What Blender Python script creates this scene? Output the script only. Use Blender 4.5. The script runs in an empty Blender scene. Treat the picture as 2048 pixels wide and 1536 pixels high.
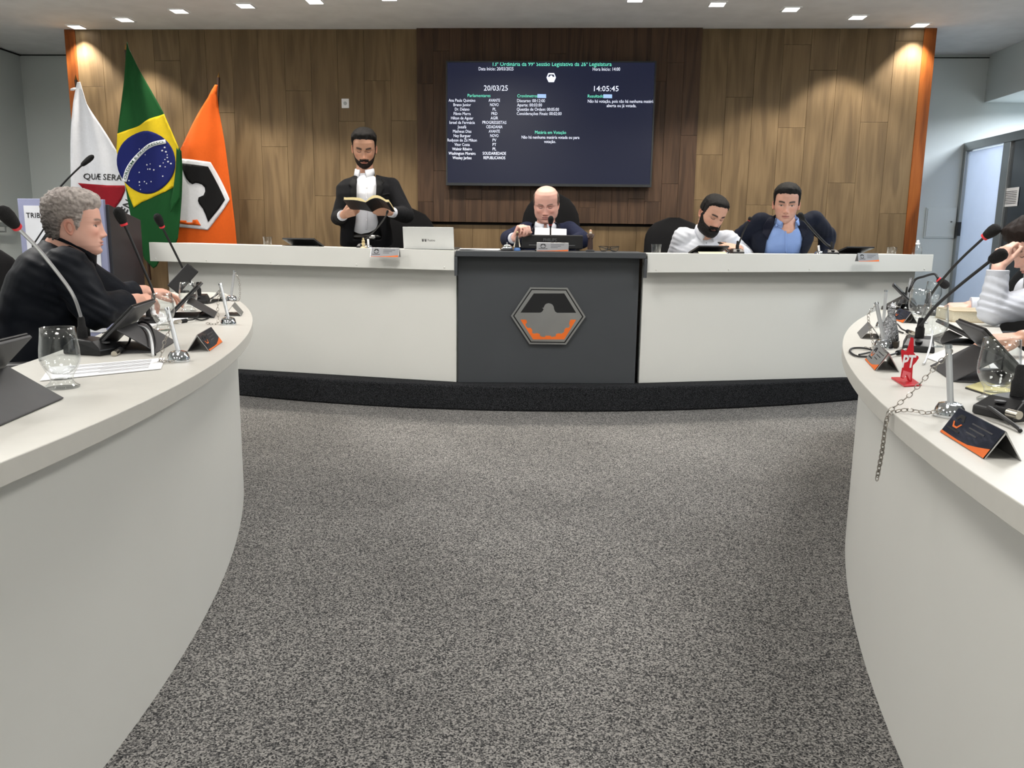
import bpy, bmesh, math, random
import numpy as np
from mathutils import Vector, Matrix, noise
from mathutils.bvhtree import BVHTree
from mathutils.geometry import tessellate_polygon

random.seed(7)
PI = math.pi
scene = bpy.context.scene
COL = scene.collection

# ------------------------------------------------------------------ camera
FPX, CAM_H = 1620.0, 1.10
YAW, PITCH, ROLL = math.radians(-3.27), math.radians(10.25), math.radians(0.74)
_f = Vector((math.sin(YAW) * math.cos(PITCH), math.cos(YAW) * math.cos(PITCH), -math.sin(PITCH)))
_r0 = Vector((math.cos(YAW), -math.sin(YAW), 0))
_u0 = _r0.cross(_f)
_r = _r0 * math.cos(ROLL) + _u0 * math.sin(ROLL)
_u = -_r0 * math.sin(ROLL) + _u0 * math.cos(ROLL)
EYE = Vector((0, 0, CAM_H))
camd = bpy.data.cameras.new('camera')
camd.sensor_width = 36.0
camd.lens = FPX / 2048 * 36.0
camd.clip_start = 0.05
cam = bpy.data.objects.new('camera', camd)
COL.objects.link(cam)
M4 = Matrix(((_r.x, _u.x, -_f.x, 0), (_r.y, _u.y, -_f.y, 0), (_r.z, _u.z, -_f.z, 0), (0, 0, 0, 1)))
cam.matrix_world = Matrix.Translation(EYE) @ M4
scene.camera = cam

# ------------------------------------------------------------------ world, exposure
vs = scene.view_settings
vs.view_transform = 'Standard'
vs.look = 'None'
vs.gamma = 1.0
vs.use_curve_mapping = False
vs.exposure = 0.18
w = bpy.data.worlds.new('world')
scene.world = w
w.use_nodes = True
w.node_tree.nodes['Background'].inputs[0].default_value = (0.75, 0.85, 1.0, 1)
w.node_tree.nodes['Background'].inputs[1].default_value = 0.35
scene.cycles.max_bounces = 6
scene.cycles.glossy_bounces = 3
scene.cycles.transparent_max_bounces = 12
scene.cycles.adaptive_threshold = 0.05
scene.cycles.caustics_reflective = False
scene.cycles.caustics_refractive = False

# room lamps: flat ceiling panels over the pit, two panels added as side fill, a cool lamp in the side passage
def area(name, loc, sx, sy, power, col, rot=(0, 0, 0)):
    l = bpy.data.lights.new(name, 'AREA')
    l.shape = 'RECTANGLE'; l.size = sx; l.size_y = sy; l.energy = power; l.color = col
    o = bpy.data.objects.new(name, l); COL.objects.link(o)
    o.location = loc; o.rotation_euler = rot; l.spread = math.radians(168)
    return o
PANELS = [(-3.0, 3.4), (-0.6, 3.7), (1.8, 3.4), (-3.0, 0.6), (-0.6, 0.6), (1.8, 0.6), (-3.0, -2.2), (-0.6, -2.2), (1.8, -2.2), (-3.9, 4.7), (2.9, 4.7)]  # last two are unseen panels added to fill the sides with light
for _x, _y in PANELS:
    area('panel_lamp', (_x, _y, 2.63), 0.6, 0.6, 27.0 if _y > 3 else (19.0 if _y > 0 else 14.0), (0.90, 0.96, 1.0) if _x > 2.5 else (1.0, 0.97, 0.93))
area('passage_lamp', (4.0, 6.3, 2.27), 0.5, 1.6, 60.0, (0.84, 0.91, 1.0))

# ------------------------------------------------------------------ helpers
def ray(px, py):
    return _f + _r * ((px - 1024) / FPX) + _u * ((768 - py) / FPX)
def AY(px, py, Y):
    v = ray(px, py); return EYE + v * (Y / v.y)
def AZ(px, py, Z=0.75):
    v = ray(px, py); return EYE + v * ((Z - CAM_H) / v.z)
def AX(px, py, X):
    v = ray(px, py); return EYE + v * (X / v.x)

def PJ(p):
    d = Vector(p) - EYE; k = d.dot(_f); return (1024 + FPX * d.dot(_r) / k, 768 - FPX * d.dot(_u) / k)
def lin(c):
    out = []
    for v in c[:3]:
        v = v / 255.0
        out.append(v / 12.92 if v <= 0.04045 else ((v + 0.055) / 1.055) ** 2.4)
    return tuple(out) + (1.0,)

MATS = {}
def mat(name, c, rough=0.5, metal=0.0, noise_s=None, noise_a=0.15, bump=0.0, bump_s=None, spec=0.5, emit=0.0, sheen=0.0, coat=0.0):
    if name in MATS: return MATS[name]
    m = bpy.data.materials.new(name); m.use_nodes = True
    nt = m.node_tree; b = nt.nodes['Principled BSDF']
    L = lin(c)
    b.inputs['Base Color'].default_value = L
    b.inputs['Roughness'].default_value = rough
    b.inputs['Metallic'].default_value = metal
    b.inputs['Specular IOR Level'].default_value = spec
    if coat: b.inputs['Coat Weight'].default_value = coat
    if sheen: b.inputs['Sheen Weight'].default_value = sheen
    if emit:
        b.inputs['Emission Color'].default_value = L
        b.inputs['Emission Strength'].default_value = emit
        m.cycles.emission_sampling = 'NONE'
    tc = nt.nodes.new('ShaderNodeTexCoord')
    n = nt.nodes.new('ShaderNodeTexNoise'); n.inputs['Scale'].default_value = noise_s or 6.0
    n.inputs['Detail'].default_value = 4.0
    nt.links.new(tc.outputs['Object'], n.inputs['Vector'])
    a = noise_a if noise_s else 0.05
    r = nt.nodes.new('ShaderNodeValToRGB')
    r.color_ramp.elements[0].position = 0.3; r.color_ramp.elements[1].position = 0.7
    r.color_ramp.elements[0].color = tuple(v * (1 - a) for v in L[:3]) + (1,)
    r.color_ramp.elements[1].color = tuple(min(1, v * (1 + a)) for v in L[:3]) + (1,)
    nt.links.new(n.outputs['Fac'], r.inputs['Fac'])
    nt.links.new(r.outputs['Color'], b.inputs['Base Color'])
    if bump:
        bn = nt.nodes.new('ShaderNodeBump'); bn.inputs['Strength'].default_value = bump
        bn.inputs['Distance'].default_value = 0.01
        n2 = nt.nodes.new('ShaderNodeTexNoise'); n2.inputs['Scale'].default_value = bump_s or 200.0
        nt.links.new(tc.outputs['Object'], n2.inputs['Vector'])
        nt.links.new(n2.outputs['Fac'], bn.inputs['Height'])
        nt.links.new(bn.outputs['Normal'], b.inputs['Normal'])
    MATS[name] = m
    return m

def glass_mat(name, tint=(0.97, 0.98, 0.98), k=1.0):
    if name in MATS: return MATS[name]
    m = bpy.data.materials.new(name); m.use_nodes = True
    nt = m.node_tree; nt.nodes.clear()
    out = nt.nodes.new('ShaderNodeOutputMaterial')
    mix = nt.nodes.new('ShaderNodeMixShader')
    tr = nt.nodes.new('ShaderNodeBsdfTransparent'); tr.inputs[0].default_value = tuple(tint) + (1,)
    gl = nt.nodes.new('ShaderNodeBsdfGlossy'); gl.inputs['Roughness'].default_value = 0.02
    lw = nt.nodes.new('ShaderNodeLayerWeight'); lw.inputs[0].default_value = 0.5
    fr = nt.nodes.new('ShaderNodeMath'); fr.operation = 'POWER'; fr.inputs[1].default_value = 3.2; nt.links.new(lw.outputs['Facing'], fr.inputs[0])
    mu = nt.nodes.new('ShaderNodeMath'); mu.operation = 'MULTIPLY_ADD'; mu.inputs[1].default_value = k; mu.inputs[2].default_value = 0.05; mu.use_clamp = True
    nt.links.new(fr.outputs[0], mu.inputs[0]); nt.links.new(mu.outputs[0], mix.inputs[0])
    nt.links.new(tr.outputs[0], mix.inputs[1]); nt.links.new(gl.outputs[0], mix.inputs[2])
    nt.links.new(mix.outputs[0], out.inputs[0])
    MATS[name] = m
    return m

def vcol_mat(name, rough=0.5, spec=0.4, sss=0.0, bump=0.0, bump_s=300.0):
    if name in MATS: return MATS[name]
    m = bpy.data.materials.new(name); m.use_nodes = True
    nt = m.node_tree; b = nt.nodes['Principled BSDF']
    at = nt.nodes.new('ShaderNodeAttribute'); at.attribute_name = 'Col'
    nt.links.new(at.outputs['Color'], b.inputs['Base Color'])
    b.inputs['Roughness'].default_value = rough
    b.inputs['Specular IOR Level'].default_value = spec
    if sss:
        b.inputs['Subsurface Weight'].default_value = sss
        b.inputs['Subsurface Radius'].default_value = (0.012, 0.005, 0.003)
        b.inputs['Subsurface Scale'].default_value = 0.5
    if bump:
        tc = nt.nodes.new('ShaderNodeTexCoord'); n2 = nt.nodes.new('ShaderNodeTexNoise')
        n2.inputs['Scale'].default_value = bump_s
        bn = nt.nodes.new('ShaderNodeBump'); bn.inputs['Strength'].default_value = bump; bn.inputs['Distance'].default_value = 0.004
        nt.links.new(tc.outputs['Object'], n2.inputs['Vector']); nt.links.new(n2.outputs['Fac'], bn.inputs['Height'])
        nt.links.new(bn.outputs['Normal'], b.inputs['Normal'])
    MATS[name] = m
    return m

def tag(o, label=None, cat=None, group=None, kind=None):
    if label: o['label'] = label
    if cat: o['category'] = cat
    if group: o['group'] = group
    if kind: o['kind'] = kind
    return o
def thing(name, label, cat, loc=(0, 0, 0), rz=0.0, group=None, kind=None):
    o = bpy.data.objects.new(name, None); COL.objects.link(o)
    o.empty_display_size = 0.05
    o.location = loc; o.rotation_euler = (0, 0, rz)
    return tag(o, label, cat, group, kind)
def local_matrix(e):
    return Matrix.Translation(e.location) @ e.rotation_euler.to_matrix().to_4x4()
def attach(o, parent, world=True):
    if parent is None: return o
    o.parent = parent
    if world:
        m = Matrix.Identity(4); chain = []
        p_ = parent
        while p_ is not None:
            chain.append(p_); p_ = p_.parent
        for q in reversed(chain):
            m = m @ q.matrix_parent_inverse @ (Matrix.Translation(q.location) @ q.rotation_euler.to_matrix().to_4x4())
        o.matrix_parent_inverse = m.inverted()
    return o
def link_mesh(name, me, m=None, parent=None, world=True):
    o = bpy.data.objects.new(name, me); COL.objects.link(o)
    if m is not None:
        me.materials.clear()
        for q in (m if isinstance(m, (list, tuple)) else [m]): me.materials.append(q)
    return attach(o, parent, world)
def copy_tree(o, parent=None):
    c = o.copy(); COL.objects.link(c); c.parent = parent
    for ch in list(o.children): copy_tree(ch, c)
    return c

def catmull(pts, n=8):
    P = [Vector(p) for p in pts]
    P = [P[0] * 2 - P[1]] + P + [P[-1] * 2 - P[-2]]
    out = []
    for i in range(1, len(P) - 2):
        a, b, c, d = P[i - 1], P[i], P[i + 1], P[i + 2]
        for k in range(n):
            t = k / n
            out.append(0.5 * ((2 * b) + (c - a) * t + (2 * a - 5 * b + 4 * c - d) * t * t + (3 * b - a - 3 * c + d) * t ** 3))
    out.append(P[-2].copy())
    return out

class MB:
    def __init__(s): s.v = []; s.f = []; s.T = None
    def _add(s, vs_, fs_):
        k = len(s.v)
        if s.T is not None: vs_ = [s.T @ Vector(q) for q in vs_]
        s.v += [tuple(q) for q in vs_]; s.f += [tuple(i + k for i in f) for f in fs_]
        return s
    def box(s, x0, x1, y0, y1, z0, z1):
        return s._add([(x0, y0, z0), (x1, y0, z0), (x1, y1, z0), (x0, y1, z0), (x0, y0, z1), (x1, y0, z1), (x1, y1, z1), (x0, y1, z1)],
                      [(0, 3, 2, 1), (4, 5, 6, 7), (0, 1, 5, 4), (1, 2, 6, 5), (2, 3, 7, 6), (3, 0, 4, 7)])
    def hexa(s, P):
        return s._add(P, [(0, 3, 2, 1), (4, 5, 6, 7), (0, 1, 5, 4), (1, 2, 6, 5), (2, 3, 7, 6), (3, 0, 4, 7)])
    def prism(s, poly, z0, z1):
        n = len(poly)
        a = sum(poly[i][0] * poly[(i + 1) % n][1] - poly[(i + 1) % n][0] * poly[i][1] for i in range(n))
        if a < 0: poly = poly[::-1]
        vs_ = [(x, y, z0) for x, y in poly] + [(x, y, z1) for x, y in poly]
        fs_ = [tuple(range(n - 1, -1, -1)), tuple(range(n, 2 * n))] + [(i, (i + 1) % n, n + (i + 1) % n, n + i) for i in range(n)]
        return s._add(vs_, fs_)
    def prism3(s, pts, d):
        """3D planar polygon extruded by vector d"""
        n = len(pts); d = Vector(d)
        vs_ = [Vector(p) for p in pts] + [Vector(p) + d for p in pts]
        fs_ = [tuple(range(n - 1, -1, -1)), tuple(range(n, 2 * n))] + [(i, (i + 1) % n, n + (i + 1) % n, n + i) for i in range(n)]
        return s._add(vs_, fs_)
    def tube(s, path, r, n=10, caps=True, sx=1.0):
        P = [Vector(p) for p in path]; m = len(P)
        R_ = r if isinstance(r, (list, tuple)) else [r] * m
        t0 = (P[1] - P[0]).normalized()
        ref = Vector((0, 0, 1)) if abs(t0.z) < 0.9 else Vector((0, 1, 0))
        nx = t0.cross(ref).normalized()
        vs_ = []; fs_ = []
        for i in range(m):
            t = (P[min(i + 1, m - 1)] - P[max(i - 1, 0)]).normalized()
            nx = (nx - t * nx.dot(t)).normalized(); ny = t.cross(nx)
            for k in range(n):
                a = 2 * PI * k / n
                vs_.append(P[i] + (nx * math.cos(a) * sx + ny * math.sin(a)) * R_[i])
        for i in range(m - 1):
            for k in range(n):
                k2 = (k + 1) % n
                fs_.append((i * n + k, i * n + k2, (i + 1) * n + k2, (i + 1) * n + k))
        if caps:
            fs_.append(tuple(range(n - 1, -1, -1))); fs_.append(tuple((m - 1) * n + k for k in range(n)))
        return s._add(vs_, fs_)
    def lathe(s, prof, n=24, c=(0, 0, 0), axis=None):
        """prof: list of (r,z)"""
        vs_ = []; fs_ = []
        for r, z in prof:
            for k in range(n):
                a = 2 * PI * k / n
                vs_.append((c[0] + r * math.cos(a), c[1] + r * math.sin(a), c[2] + z))
        for i in range(len(prof) - 1):
            for k in range(n):
                k2 = (k + 1) % n
                fs_.append((i * n + k, i * n + k2, (i + 1) * n + k2, (i + 1) * n + k))
        if prof[0][0] > 1e-6: fs_.append(tuple(range(n - 1, -1, -1)))
        if prof[-1][0] > 1e-6: fs_.append(tuple((len(prof) - 1) * n + k for k in range(n)))
        return s._add(vs_, fs_)
    def ell(s, c, r, rot=None, nu=16, nv=10):
        c = Vector(c); vs_ = []; fs_ = []
        for i in range(nv + 1):
            ph = PI * i / nv
            for k in range(nu):
                a = 2 * PI * k / nu
                q = Vector((r[0] * math.sin(ph) * math.cos(a), r[1] * math.sin(ph) * math.sin(a), -r[2] * math.cos(ph)))
                if rot is not None: q = rot @ q
                vs_.append(c + q)
        for i in range(nv):
            for k in range(nu):
                k2 = (k + 1) % nu
                fs_.append((i * nu + k, i * nu + k2, (i + 1) * nu + k2, (i + 1) * nu + k))
        return s._add(vs_, fs_)
    def capsule(s, a, ra, b, rb, n=12, m=4):
        a = Vector(a); b = Vector(b); d = (b - a)
        if d.length < 1e-6: d = Vector((0, 0, 1e-4))
        t = d.normalized(); P = []; R_ = []
        for i in range(m + 1):
            q = PI / 2 * i / m
            P.append(a - t * (ra * math.cos(q) * 0.999)); R_.append(max(1e-4, ra * math.sin(q)))
        for i in range(m + 1):
            q = PI / 2 * i / m
            P.append(b + t * (rb * math.sin(q) * 0.999)); R_.append(max(1e-4, rb * math.cos(q)))
        return s.tube(P, R_, n)
    def loft(s, rings, caps=True):
        n = len(rings[0]); vs_ = [q for r in rings for q in r]; fs_ = []
        for i in range(len(rings) - 1):
            for k in range(n):
                k2 = (k + 1) % n
                fs_.append((i * n + k, i * n + k2, (i + 1) * n + k2, (i + 1) * n + k))
        if caps:
            fs_.append(tuple(range(n - 1, -1, -1))); fs_.append(tuple((len(rings) - 1) * n + k for k in range(n)))
        return s._add(vs_, fs_)
    def mesh(s, name='mesh', smooth=False, fix=False):
        me = bpy.data.meshes.new(name); me.from_pydata(s.v, [], s.f)
        if fix:
            bm = bmesh.new(); bm.from_mesh(me)
            bmesh.ops.remove_doubles(bm, verts=bm.verts, dist=1e-5)
            bmesh.ops.recalc_face_normals(bm, faces=bm.faces); bm.to_mesh(me); bm.free()
        if smooth:
            me.polygons.foreach_set('use_smooth', [True] * len(me.polygons))
            if smooth != 'all': me.set_sharp_from_angle(angle=math.radians(40))
        me.update()
        return me
    def build(s, name, m, parent=None, world=True, smooth=False, bevel=0.0, fix=True, seg=2):
        o = link_mesh(name, s.mesh(name, smooth, fix), m, parent, world)
        if bevel:
            b = o.modifiers.new('bevel', 'BEVEL'); b.width = bevel; b.segments = seg; b.limit_method = 'ANGLE'; b.angle_limit = math.radians(40)
        return o

def text_verts(body, size=1.0, align='CENTER', spacing=1.0, bold=0.0):
    """flat text as (verts2d, faces)"""
    cu = bpy.data.curves.new('t', 'FONT'); cu.body = body; cu.size = size
    cu.align_x = align; cu.align_y = 'CENTER'; cu.resolution_u = 2; cu.space_character = spacing; cu.offset = bold
    o = bpy.data.objects.new('t', cu); COL.objects.link(o)
    dg = bpy.context.evaluated_depsgraph_get()
    me = bpy.data.meshes.new_from_object(o.evaluated_get(dg))
    V = [tuple(v.co[:2]) for v in me.vertices]; F_ = [tuple(p.vertices) for p in me.polygons]
    bpy.data.objects.remove(o); bpy.data.curves.remove(cu); bpy.data.meshes.remove(me)
    return V, F_

def poly_tess(pts, L):
    """2D polygon -> (verts2d, tris) with edges no longer than L"""
    bm = bmesh.new()
    vs_ = []
    n = len(pts)
    for i in range(n):
        a = Vector(pts[i]); b = Vector(pts[(i + 1) % n])
        m = max(1, int((b - a).length / L))
        for k in range(m):
            q = a.lerp(b, k / m); vs_.append(bm.verts.new((q.x, q.y, 0)))
    for i in range(len(vs_)): bm.edges.new((vs_[i], vs_[(i + 1) % len(vs_)]))
    bmesh.ops.triangle_fill(bm, edges=bm.edges[:], use_beauty=True, use_dissolve=False)
    for it in range(7):
        ed = [e for e in bm.edges if e.calc_length() > L * 1.25]
        if not ed: break
        bmesh.ops.subdivide_edges(bm, edges=ed, cuts=1, use_grid_fill=False)
        bmesh.ops.triangulate(bm, faces=[f for f in bm.faces if len(f.verts) > 3])
        bmesh.ops.beautify_fill(bm, faces=bm.faces[:], edges=[e for e in bm.edges if not e.is_boundary])
    bm.verts.index_update()
    V = [(v.co.x, v.co.y) for v in bm.verts]; F_ = [tuple(v.index for v in f.verts) for f in bm.faces]
    bm.free()
    return V, F_

def solidify(o, t, off=-1.0):
    m = o.modifiers.new('solid', 'SOLIDIFY'); m.thickness = t; m.offset = off
    return o
def raw(name, V, F_, m, parent=None, world=True, smooth=False):
    me = bpy.data.meshes.new(name); me.from_pydata([tuple(v) for v in V], [], F_)
    if smooth: me.polygons.foreach_set('use_smooth', [True] * len(me.polygons))
    me.update()
    return link_mesh(name, me, m, parent, world)
def face_camera_fix(me_obj):
    """make flat-sheet normals point to -Y side"""
    me = me_obj.data
    bm = bmesh.new(); bm.from_mesh(me)
    bmesh.ops.recalc_face_normals(bm, faces=bm.faces)
    s_ = sum(f.normal.y * f.calc_area() for f in bm.faces)
    if s_ > 0: bmesh.ops.reverse_faces(bm, faces=bm.faces)
    bm.to_mesh(me); bm.free()
# ------------------------------------------------------------------ materials of the shell
def carpet_mat(name, c0, c1, c2, s=190.0, bump=0.6):
    m = bpy.data.materials.new(name); m.use_nodes = True
    nt = m.node_tree; b = nt.nodes['Principled BSDF']
    tc = nt.nodes.new('ShaderNodeTexCoord')
    n = nt.nodes.new('ShaderNodeTexNoise'); n.inputs['Scale'].default_value = s; n.inputs['Detail'].default_value = 2.0; n.inputs['Roughness'].default_value = 0.65
    nt.links.new(tc.outputs['Object'], n.inputs['Vector'])
    v = nt.nodes.new('ShaderNodeTexVoronoi'); v.inputs['Scale'].default_value = s * 1.1
    nt.links.new(tc.outputs['Object'], v.inputs['Vector'])
    sep = nt.nodes.new('ShaderNodeSeparateColor'); nt.links.new(v.outputs['Color'], sep.inputs[0])
    mx = nt.nodes.new('ShaderNodeMath'); mx.operation = 'MULTIPLY_ADD'; mx.inputs[1].default_value = 0.35
    nt.links.new(sep.outputs[0], mx.inputs[0])
    sc = nt.nodes.new('ShaderNodeMath'); sc.operation = 'MULTIPLY'; sc.inputs[1].default_value = 0.68
    nt.links.new(n.outputs['Fac'], sc.inputs[0]); nt.links.new(sc.outputs[0], mx.inputs[2])
    r = nt.nodes.new('ShaderNodeValToRGB'); e = r.color_ramp.elements
    e[0].position = 0.34; e[0].color = lin(c0); e[1].position = 0.66; e[1].color = lin(c2)
    k = r.color_ramp.elements.new(0.5); k.color = lin(c1)
    nt.links.new(mx.outputs[0], r.inputs['Fac'])
    # large soft wear
    n3 = nt.nodes.new('ShaderNodeTexNoise'); n3.inputs['Scale'].default_value = 1.3; n3.inputs['Detail'].default_value = 3
    nt.links.new(tc.outputs['Object'], n3.inputs['Vector'])
    mr = nt.nodes.new('ShaderNodeMapRange'); mr.inputs[1].default_value = 0.3; mr.inputs[2].default_value = 0.7; mr.inputs[3].default_value = 0.86; mr.inputs[4].default_value = 1.12
    nt.links.new(n3.outputs['Fac'], mr.inputs[0])
    mm = nt.nodes.new('ShaderNodeMix'); mm.data_type = 'RGBA'; mm.blend_type = 'MULTIPLY'; mm.inputs[0].default_value = 1.0
    nt.links.new(r.outputs['Color'], mm.inputs[6]); nt.links.new(mr.outputs[0], mm.inputs[7])
    nt.links.new(mm.outputs[2], b.inputs['Base Color'])
    b.inputs['Roughness'].default_value = 0.95; b.inputs['Specular IOR Level'].default_value = 0.1
    bn = nt.nodes.new('ShaderNodeBump'); bn.inputs['Strength'].default_value = bump; bn.inputs['Distance'].default_value = 0.006
    nt.links.new(n.outputs['Fac'], bn.inputs['Height']); nt.links.new(bn.outputs['Normal'], b.inputs['Normal'])
    return m

def wood_mat(name, dark, mid, light, vary=0.16, fine=1.0):
    """vertical laminate plank: grain along Z, each plank its own cut of the pattern"""
    m = bpy.data.materials.new(name); m.use_nodes = True
    nt = m.node_tree; b = nt.nodes['Principled BSDF']; N = nt.nodes.new; K = nt.links.new
    tc = N('ShaderNodeTexCoord'); oi = N('ShaderNodeObjectInfo')
    add = N('ShaderNodeVectorMath'); add.operation = 'ADD'
    sc = N('ShaderNodeMath'); sc.operation = 'MULTIPLY'; sc.inputs[1].default_value = 37.0
    K(oi.outputs['Random'], sc.inputs[0])
    cmb = N('ShaderNodeCombineXYZ')
    for i in range(3): K(sc.outputs[0], cmb.inputs[i])
    K(tc.outputs['Object'], add.inputs[0]); K(cmb.outputs[0], add.inputs[1])
    mp = N('ShaderNodeMapping'); mp.inputs['Scale'].default_value = (9.0 * fine, 9.0, 1.1)
    K(add.outputs[0], mp.inputs['Vector'])
    big = N('ShaderNodeTexNoise'); big.inputs['Scale'].default_value = 0.9; big.inputs['Detail'].default_value = 2; big.inputs['Distortion'].default_value = 0.6
    K(mp.outputs[0], big.inputs['Vector'])
    mul = N('ShaderNodeMath'); mul.operation = 'MULTIPLY'; mul.inputs[1].default_value = 16.0; K(big.outputs['Fac'], mul.inputs[0])
    sn = N('ShaderNodeMath'); sn.operation = 'SINE'; K(mul.outputs[0], sn.inputs[0])
    mp2 = N('ShaderNodeMapping'); mp2.inputs['Scale'].default_value = (120.0, 120.0, 5.0); K(add.outputs[0], mp2.inputs['Vector'])
    fi = N('ShaderNodeTexNoise'); fi.inputs['Scale'].default_value = 1.0; fi.inputs['Detail'].default_value = 4; K(mp2.outputs[0], fi.inputs['Vector'])
    mr = N('ShaderNodeMapRange'); mr.inputs[1].default_value = -1; mr.inputs[2].default_value = 1; mr.inputs[3].default_value = 0.08; mr.inputs[4].default_value = 0.44
    K(sn.outputs[0], mr.inputs[0])
    ad = N('ShaderNodeMath'); ad.operation = 'MULTIPLY_ADD'; ad.inputs[1].default_value = 0.5
    K(fi.outputs['Fac'], ad.inputs[0]); K(mr.outputs[0], ad.inputs[2])
    r = N('ShaderNodeValToRGB'); e = r.color_ramp.elements
    e[0].position = 0.2; e[0].color = lin(dark); e[1].position = 0.85; e[1].color = lin(light)
    k = r.color_ramp.elements.new(0.5); k.color = lin(mid)
    K(ad.outputs[0], r.inputs['Fac'])
    vr = N('ShaderNodeMapRange'); vr.inputs[3].default_value = 1 - vary; vr.inputs[4].default_value = 1 + vary; K(oi.outputs['Random'], vr.inputs[0])
    mm = N('ShaderNodeMix'); mm.data_type = 'RGBA'; mm.blend_type = 'MULTIPLY'; mm.inputs[0].default_value = 1.0
    K(r.outputs['Color'], mm.inputs[6]); K(vr.outputs[0], mm.inputs[7]); K(mm.outputs[2], b.inputs['Base Color'])
    b.inputs['Roughness'].default_value = 0.55; b.inputs['Specular IOR Level'].default_value = 0.3
    bn = N('ShaderNodeBump'); bn.inputs['Strength'].default_value = 0.15; bn.inputs['Distance'].default_value = 0.003
    K(fi.outputs['Fac'], bn.inputs['Height']); K(bn.outputs['Normal'], b.inputs['Normal'])
    return m

m_carpet = carpet_mat('carpet_grey', (42, 42, 44), (99, 98, 97), (158, 155, 151), s=225)
m_carpet_dk = carpet_mat('carpet_charcoal', (12, 12, 14), (30, 31, 33), (66, 67, 70), s=380, bump=0.5)
m_wall = mat('wall_paint', (222, 228, 226), 0.75, noise_s=2.0, noise_a=0.02, bump=0.03, bump_s=80)
m_ceil = mat('ceiling_paint', (234, 234, 234), 0.85)
m_oak = wood_mat('oak_laminate', (98, 80, 57), (114, 94, 67), (132, 110, 80), vary=0.07)
m_walnut = wood_mat('walnut_laminate', (56, 41, 31), (72, 54, 41), (90, 68, 52), vary=0.10, fine=1.7)
m_pine = wood_mat('stained_pine', (96, 48, 14), (140, 74, 24), (166, 94, 36), vary=0.02, fine=0.7)
m_dark = mat('shadow_gap', (22, 18, 15), 0.9)
m_seam = mat('plank_seam', (58, 45, 31), 0.9)
m_white = mat('white_laminate', (224, 224, 219), 0.42, noise_s=3.0, noise_a=0.012)
m_cream = mat('table_laminate', (206, 204, 197), 0.42, noise_s=30.0, noise_a=0.015)
m_grey_desk = mat('graphite_laminate', (66, 69, 73), 0.45, noise_s=4, noise_a=0.03)
m_alu = mat('brushed_aluminium', (165, 168, 168), 0.38, 0.85)
m_chrome = mat('chrome', (225, 228, 232), 0.09, 1.0)
m_steel = mat('brushed_steel', (190, 190, 190), 0.28, 1.0)
m_black = mat('black_plastic', (20, 20, 22), 0.4)
m_blackm = mat('black_matte', (16, 16, 18), 0.85, bump=0.3, bump_s=500)
m_rubber = mat('dark_grey_cover', (62, 62, 64), 0.55, noise_s=40, noise_a=0.04)
m_paper = mat('white_paper', (240, 240, 242), 0.8)
m_red = mat('red_plastic', (205, 28, 44), 0.3)
m_orange = mat('orange_print', (232, 110, 32), 0.5)
m_ink = mat('black_ink', (14, 15, 18), 0.45)
m_print_dk = mat('navy_print', (38, 42, 52), 0.18, coat=0.5)
m_glass = glass_mat('clear_glass', k=0.95)
m_cable = mat('black_cable', (24, 24, 26), 0.5)
m_wcable = mat('white_cable', (228, 230, 232), 0.4)

# ------------------------------------------------------------------ shell
YW, CEIL = 6.62, 2.68
XL, XR, YB, YN = -4.95, 5.0, 7.5, -4.0
def struct(name, mb, m, label=None, **k):
    o = mb.build(name, m, None, **k); o['kind'] = 'structure'
    if label: o['label'] = label
    return o
struct('floor', MB().box(XL, XR, YN, YB, -0.1, 0.0), m_carpet, 'speckled grey carpet floor of the council chamber')
struct('ceiling', MB().box(XL, XR, YN, YB, CEIL, CEIL + 0.1), m_ceil, 'plain white plaster ceiling above the chamber')
struct('wall_left', MB().box(XL - 0.1, XL, YN, YB, 0, CEIL), m_wall, 'pale grey side wall left of the flags')
struct('wall_right', MB().box(XR, XR + 0.1, YN, YB, 0, CEIL), m_wall, 'pale side wall beyond the glazed door')
struct('wall_rear', MB().box(XL, XR, YN - 0.1, YN, 0, CEIL), m_wall, 'plain wall behind the viewer')
struct('wall_end', MB().box(XL, XR, YB, YB + 0.1, 0, CEIL), m_wall, 'pale end wall seen either side of the wood panelling')
struct('trim_1', MB().box(XL, -3.97, YB - 0.012, YB, CEIL - 0.010, CEIL - 0.005), m_dark, 'thin dark shadow line at the top of the left wall')
struct('trim_2', MB().box(2.8, 3.62, YB - 0.012, YB, CEIL - 0.028, CEIL - 0.023), m_dark, 'thin dark shadow line at the top of the right wall')
struct('trim_3', MB().box(XL, XL + 0.012, 4.0, YB, CEIL - 0.012, CEIL - 0.004), m_dark, 'thin dark shadow line along the left side wall')
struct('ceiling_beam', MB().box(3.60, 4.5, 2.0, YB, 2.29, CEIL), m_wall, 'boxed beam under the ceiling at upper right', bevel=0.004)

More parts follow.
